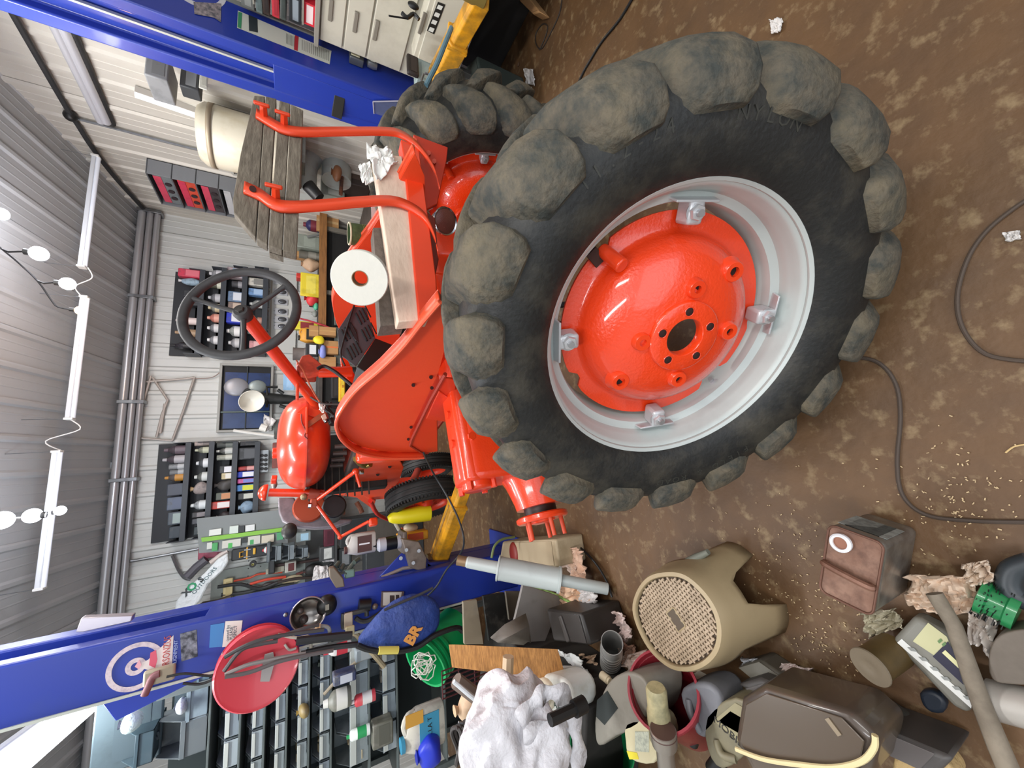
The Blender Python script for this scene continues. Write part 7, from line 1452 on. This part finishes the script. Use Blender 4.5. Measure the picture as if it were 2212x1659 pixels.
# white carrier bag
def bigbag():
    t = thing('plastic_bag', 'big translucent white shopping bag with handles at the photo\'s bottom', 'bag', pz(1110, 1620, .5)); M = mat('#e4e2e6', .3, alpha=.9, bump=(16, 1.0, .02))
    Y_ = 1.42; c = py(1110, 1620, Y_); q = B().ball(c, 1, 30, (.24, .12, .20))
    q.v = [v+Vector((noise.noise(v*7), noise.noise(v*7+Vector((3, 1, 0))), noise.noise(v*7+Vector((0, 9, 2)))))*.05+Vector((noise.noise(v*19), noise.noise(v*21), noise.noise(v*23)))*.008 for v in q.v]; q.v = [v+(v-c).normalized()*(.03-abs(noise.noise(v*11+Vector((2, 5, 1))))*.10) for v in q.v]; q.obj('body', M, t, smooth=70, sub=1)
    for pts, w_ in ((((1120, 1560), (1150, 1520), (1175, 1500), (1210, 1498), (1232, 1530), (1244, 1580), (1250, 1640), (1240, 1690)), .03), (((1130, 1590), (1180, 1570), (1215, 1580), (1200, 1640), (1180, 1690)), .026)):
        P = spline([py(x, y, Y_-.09) for x, y in pts], 5); rows = [[], [], []]
        for i, p in enumerate(P):
            tn = (P[min(i+1, len(P)-1)]-P[max(0, i-1)]).normalized(); sd = tn.cross(Vector((0, 1, 0))); w2_ = w_*(1+.3*math.sin(i*.9)); rows[0].append(p-sd*w2_); rows[1].append(p+Vector((0, -.012*math.sin(i), 0))); rows[2].append(p+sd*w2_)
        B().strip(rows).obj('handle', M, t, solid=.002, smooth=60)
bigbag()
t = stick([(1188, 1556), (1222, 1540), (1252, 1526)], 1.28, .020, mat('#1d1d1d', .4), 'black_torch', 'black torch shaped handle poking through the shopping bag', 'tool'); B().cyl(py(1240, 1532, 1.28), py(1262, 1520, 1.28), .028).obj('end_cap', BLACK, t)
mk('bag', (990, 1505, 1050, 1570), 1.75, C('#d8b896'), 'work_glove', 'tan work glove lying beside the shopping bag', 'glove', .1, C('#c9a884'))
t = stick([(985, 1470), (1030, 1505), (1100, 1560)], 1.62, .028, mat('#6c5d52', .6), 'metal_angle', 'brown metal angle bar slanting beneath the dowel', 'bar')
t = stick([(980, 1472), (1012, 1500), (1050, 1530)], 1.56, .008, mat('#c9ced0', .4), 'steel_strip', 'bright thin steel strip beside the brown angle bar', 'strip')
t = thing('wound_cable', 'bundle of dark wound power cord with a plug beside the shopping bag', 'cable', py(1010, 1600, 1.7))
for i in range(7): B().tube([py(1012+2*i, 1598, 1.68)+Vector((.062*math.cos(a), .03*math.sin(a), .012*math.sin(2*a)-.012*i+.05)) for a in [2*pi*j/20 for j in range(20)]], .008, 6, closed=True).obj('coil', mat('#3f3a38', .5), t)
B().cyl(py(1002, 1565, 1.68), py(1020, 1590, 1.68), .022).obj('plug_body', mat('#2f2b2a', .5), t); 
for y in (1562, 1572): B().cyl(py(1000, y, 1.68), py(990, y-2, 1.68), .004).obj('prong', STEEL, t)
# heap base so that the stacked things rest on something
t = thing('wire_crate', 'dark red and black wire crate under the green bucket', 'crate', (-1.2, 2.3, 0)); x0, x1, z0, z1 = bx(955, 1440, 1010, 1500, 2.35); z0 = .362
for i in range(7): B().tube([(x0+i*(x1-x0)/6, 2.35, z0), (x0+i*(x1-x0)/6, 2.35, z1)], .004, 6).obj('wire', mat('#4a1c20', .5), t)
for i in range(5): B().tube([(x0, 2.35, z0+i*(z1-z0)/4), (x1, 2.35, z0+i*(z1-z0)/4)], .004, 6).obj('wire', mat('#4a1c20', .5), t)
o = B().prism([(-1.95, 1.75, 0), (-1.15, 1.55, 0), (-1.12, 2.6, 0), (-2.1, 3.0, 0)], (0, 0, .36)).obj('low_table', mat('#2a2724', .8, n=(5, .5, '#3d3833')), None, bevel=.01); tag(o, 'low dark platform buried under jugs, plank and bags', 'platform')
# green tubs
fcyl(pz(1290, 1665, .12), pz(1300, 1610, .30), [(0, 0), (.10, 0), (.14, 1), (.135, 1), (.095, .04), (0, .04)], mat('#0d7a45', .4), 'green_tub', 'green basin at the photo\'s bottom below the cut jug', 'tub')
mk('plain', (1530, 1462, 1575, 1520), 1.15, C('#d9dccf'), 'green_carton', 'small white and green carton between the stool and the slate jug', 'carton', .08, C('#2e8a34'))
# smoky case with cream rope
CZ = .30; cp = [pz(x, y, CZ) for x, y in ((1600, 1510), (1650, 1482), (1840, 1540), (1900, 1600), (1880, 1690), (1640, 1700), (1585, 1600))]
t = thing('smoky_case', 'large smoky brown plastic case with clear lid at the photo\'s bottom', 'case', pz(1730, 1600, 0)); B().prism(cp, (0, 0, -.18)).obj('body', mat('#4a4038', .35, coat=.4, n=(4, .5, '#5f4f36')), t, bevel=.02, seg=4)
ccn = sum(cp, Vector())/7; B().prism([ccn+(p-ccn)*.86+Vector((0, 0, .004)) for p in cp], (0, 0, .004)).obj('lid_panel', mat('#54483c', .25, coat=.5), t, bevel=.004)
B().box(pz(1800, 1570, CZ+.01), (.035, .012, .003), rz(.7)).obj('small_label', mat('#857660', .5), t)
t = thing('cream_rope', 'cream rope hanging over the smoky case', 'rope', pz(1800, 1640, CZ+.02)); B().tube([pz(x, y, CZ+.02) for x, y in ((1590, 1618), (1650, 1640), (1730, 1652), (1800, 1658), (1860, 1645), (1888, 1615), (1890, 1588))], .0065, 8, smooth=5).obj('rope', mat('#d6c596', .6), t)
for pts, h, col, l, nm in ((((1590, 1480), (1640, 1465), (2060, 1640), (2020, 1680)), .16, '#4c4846', 'long grey plastic crate edge beside the smoky case', 'plastic_crate'),):
    floorbox(pts, h, mat(col, .5, n=(6, .3, '#3a3734')), nm, l, 'crate', mat('#5c5654', .5))
fcyl(pz(1780, 1530, .05), pz(1718, 1490, .05), [(0, 0), (.035, 0), (.035, .85), (.028, .93), (.012, 1), (0, 1)], mat('#27264c', .4), 'spray_can', 'navy spray can with an orange band lying on the floor', 'spray can', [('orange_band', [(.0355, .45), (.0355, .58)], mat('#c0583a', .5)), ('base', [(.0352, .0), (.0352, .18)], mat('#7c7468', .5))])
fcyl(pz(1935, 1402, .05), pz(1880, 1440, .15), [(0, 0), (.038, 0), (.042, .04), (.042, .75), (.043, .92), (.046, 1), (.044, 1.03), (.03, 1.0), (0, 1.0)], mat('#5a4624', .5, n=(10, .6, '#3c3018')), 'oil_filter', 'dusty olive oil filter with a grey round end lying on the floor', 'filter', [('end_plate', [(.047, 1.0), (.046, 1.035), (.034, 1.02), (.018, 1.03), (.014, 1.01), (.0, 1.02)], mat('#6e6250', .6))])
fcyl(pz(1900, 1540, .04), pz(1965, 1585, .04), [(0, 0), (.05, 0), (.05, 1), (0, 1)], mat('#4a4a46', .6), 'grey_tub', 'round grey tub half hidden behind the crate edge', 'tub')
slab('dark_glove', 'dark blue glove beside the white printed bottle', 'glove', [(1985, 1500), (2010, 1492), (2042, 1515), (2035, 1542), (2000, 1535)], .04, .03, C('#1c2430'))
0 and mk('bag', (1985, 1500, 2040, 1540), .62, C('#1c2430'), 'dark_glove', 'dark blue glove beside the white printed bottle', 'glove', .05, C('#26303c'))
# printed grey bottle lying: built as slab
bq = [pz(x, y, .08) for x, y in ((1925, 1385), (1975, 1330), (2050, 1370), (2105, 1480), (2095, 1545), (2060, 1530))]
t = thing('printed_bottle', 'flat grey bottle with cream label and black panel lying on its back', 'bottle', bq[0]); B().prism(bq, (0, 0, -.06)).obj('body', mat('#77756c', .5, n=(6, .3, '#605e56')), t, bevel=.014, seg=3)
up_ = lambda pts, z, m, nm: B().prism([pz(x, y, z) for x, y in pts], (0, 0, .0008)).obj(nm, m, t)
up_(((1972, 1385), (2005, 1345), (2045, 1375), (2070, 1430), (2040, 1430)), .0805, mat('#b9b68c', .5), 'cream_label'); up_(((2015, 1418), (2048, 1385), (2085, 1450), (2092, 1480), (2080, 1478)), .082, mat('#191630', .5), 'black_panel'); up_(((2035, 1410), (2042, 1404), (2080, 1440), (2078, 1450)), .0835, mat('#cfcc9a', .5), 'yellow_bar')
up_(((1938, 1388), (1948, 1380), (2100, 1515), (2098, 1530)), .081, mat('#d9d9d4', .4), 'white_strip')
for i in range(6): x = 1960+i*24; y = 1398+i*21; up_(((x, y), (x+14, y+1), (x+22, y+10), (x+8, y+8)), .0825, mat('#8a8c88', .5), 'slash_mark')
for i, (x, y) in enumerate(((2025, 1385), (2034, 1392))): up_(((x, y), (x+7, y-6), (x+11, y-1), (x+4, y+5)), .0825, mat('#5a7a48', .5), 'small_print')
# grey stick
t = thing('grey_stick', 'long weathered grey stick lying over bottle and rags', 'stick', pz(2030, 1290, .1)); B().tube([pz(x, y, .11) for x, y in ((2018, 1282), (2060, 1350), (2095, 1450), (2120, 1520), (2160, 1620), (2190, 1690))], [.017, .016, .017, .018, .02, .02], 10).obj('stick', mat('#857a6a', .8, n=(12, .6, '#63594c')), t)
B().tube([pz(x, y, .105) for x, y in ((2062, 1360), (2075, 1420), (2092, 1478))], .009, 8).obj('split_edge', mat('#5f574b', .8), t)
# brush reel, black hose, tank at the corner
t = fcyl(pz(2112, 1285, .05), pz(2200, 1325, .05), [(0, 0), (.03, 0), (.042, .04), (.042, .25), (.036, .3), (.036, .7), (.042, .75), (.042, 1), (0, 1)], mat('#1f7a45', .35, coat=.4), 'brush_reel', 'shiny green roller brush with black bristles', 'brush')
br = B()
for i in range(90): a = random.uniform(0, 2*pi); h = random.uniform(0, .9); d_ = (pz(2200, 1325, .05)-pz(2112, 1285, .05)); u_ = d_.normalized(); v_ = u_.cross(Z_).normalized(); p = pz(2112, 1285, .05)+d_*h; br.cyl(p, p+(v_*math.cos(a)+u_.cross(v_)*math.sin(a))*.052, .0012, n=4)
k = br.obj('bristles', BLACK, t, smooth=0); k['kind'] = 'stuff'
t = thing('black_hose', 'thick black hose ends at the photo\'s right edge', 'hose', pz(2200, 1260, .05)); B().tube([pz(x, y, .05) for x, y in ((2230, 1215), (2190, 1230), (2180, 1262), (2200, 1290), (2230, 1300))], .022, 12, smooth=4).obj('hose', mat('#2c3236', .45), t)
slab('brown_jug', 'brown grey dusty canister at the photo\'s right edge', 'jug', [(2135, 1420), (2150, 1380), (2190, 1362), (2240, 1370), (2250, 1470), (2180, 1478), (2142, 1466)], .09, .085, mat('#6b6156', .6, n=(7, .5, '#554c42')), None, None, (), None, WHITE, .02)
fcyl(pz(2140, 1510, .06), pz(2240, 1535, .06), [(0, 0), (.03, .0), (.042, .06), (.042, 1), (0, 1)], mat('#a8a29a', .4, .2), 'grey_cylinder', 'smooth pale grey cylinder at the photo\'s right edge', 'cylinder')
slab('foam_lump', 'cream foam lump at the photo\'s bottom edge', 'foam', [(1930, 1640), (1965, 1608), (2010, 1625), (2050, 1655), (2060, 1700), (1940, 1700)], .14, .08, mat('#b89c6c', .9, bump=(60, .8, .006)))
t = floorbox([(1590, 1440), (1640, 1425), (1690, 1460), (1650, 1490)], .10, C('#5d584e'), 'flat_box', 'flat olive box beneath the stool\'s shadow', 'box', C('#6b665a'))[0]
slab('dark_bottle', 'dark green lump beside the navy spray can', 'bottle', [(1690, 1478), (1715, 1470), (1728, 1490), (1705, 1505)], .08, .07, C('#26382c'))
0 and mk('bag', (1690, 1480, 1730, 1520), 1.0, C('#26382c'), 'dark_bottle', 'dark green lump beside the navy spray can', 'lump', .06, C('#1c1c1c'))
# ================================================================ more small things on and under the benches
rnd = random.Random(11)
def pick(l): return l[rnd.randrange(len(l))]
more = [
 ('bottle', (655, 1120, 690, 1136), YB-.5, '#8a9aa4', '#dfe3e6', 'pale blue bottle on the shelf behind the grey shroud', None),
 ('plain', (615, 1214, 640, 1236), YB-.2, '#c8c6bc', '#6a3030', 'cream packet hanging low on the pegboard', None),
 ('bag', (655, 1222, 690, 1244), YB-.18, '#33302e', '#55504c', 'dark coiled strap hanging at the pegboard\'s end', None),
 ('bottle', (640, 1196, 668, 1208), YB-.22, '#b8b4a8', '#3a3a3a', 'small cream bottle beside the grey bins', None),
 ('plain', (730, 1185, 760, 1225), YB-.52, '#2f3436', '#7c8082', 'black flat case under the small bins', None),
 ('can', (646, 540, 691, 556), BYI+.02, '#6c6a60', '#8d8b80', 'grey tin on the bench under the seat planks', R_Z),
 ('bottle', (650, 560, 691, 572), BYI+.30, '#3f4a3a', '#d8d4c0', 'dark green bottle at the back of the bench', R_Z),
 ('plain', (668, 640, 691, 660), BYI+.28, '#3a3532', '#5a5450', 'dark box behind the red bundle on the bench', R_Z),
 ('bottle', (655, 780, 691, 794), BYI+.05, '#3c4044', '#c83a34', 'black bottle with a red band behind the steering column', R_Z),
 ('can', (668, 795, 691, 812), BYI+.04, '#a8a294', '#3a5a8a', 'cream tin behind the steering column', R_Z),
 ('plain', (660, 895, 691, 925), BYI+.02, '#55595b', '#8c9092', 'grey parts box behind the tank', R_Z),
 ('plain', (640, 425, 691, 450), BYI+.15, '#4a4038', '#6a5c4e', 'brown box on the bench near the elbow duct', R_Z),
]
for kind, bxx, Y, c, c2, lab, rs in more:
    mk(kind, bxx, Y, C(c), {'bottle': 'bottle', 'plain': 'carton', 'bag': 'cloth_bundle', 'can': 'tin_can'}[kind], lab, {'bottle': 'bottle', 'plain': 'box', 'bag': 'cloth', 'can': 'tin'}[kind], .09, C(c2), rs)
# things stored under the bench front
for i, (x0, x1, col) in enumerate(((1.35, 1.62, '#3d3f3c'), (1.66, 1.86, '#5a3a30'), (1.92, 2.22, '#2f3538'), (2.35, 2.62, '#4a4a40'), (2.66, 2.95, '#6a6458'))):
    h_ = (.42, .34, .5, .38, .46)[i]; k = thing('storage_crate', ('dark grey', 'dull brown', 'slate', 'olive', 'tan grey')[i]+' crate standing on the floor in front of the bench', 'crate', ((x0+x1)/2, BY-.2, 0))
    rbox((x0, BY-.36, 0), (x1, BY-.05, h_), C(col), 'body', k, .008); rbox((x0+.02, BY-.368, h_*.75), (x1-.02, BY-.36, h_*.85), BLACK, 'grip_slot', k, .002); rbox((x0-.005, BY-.366, h_-.03), (x1+.005, BY-.045, h_+.004), C(col), 'lid', k, .004)
# small litter along the wall side of the floor
for i, (x, y, s) in enumerate(((1062, 70, .03), (1080, 130, .02), (1095, 60, .025), (1046, 240, .03), (1120, 140, .015))):
    p = pz(x, y, .004); o = B().prism([p+Vector((s*math.cos(a)*(1+.3*math.sin(3*a+i)), s*math.sin(a), 0)) for a in [2*pi*q/7 for q in range(7)]], (0, 0, .006)).obj('mud_clod', mat('#5b4230', .9), None, bevel=.002)
    tag(o, ('flat brown mud clod nearest the yellow arm', 'small mud clod below the white paper square', 'mud clod near the cardboard box corner', 'mud clod beside the far rear wheel', 'tiny mud clod between torn papers')[i], 'mud')
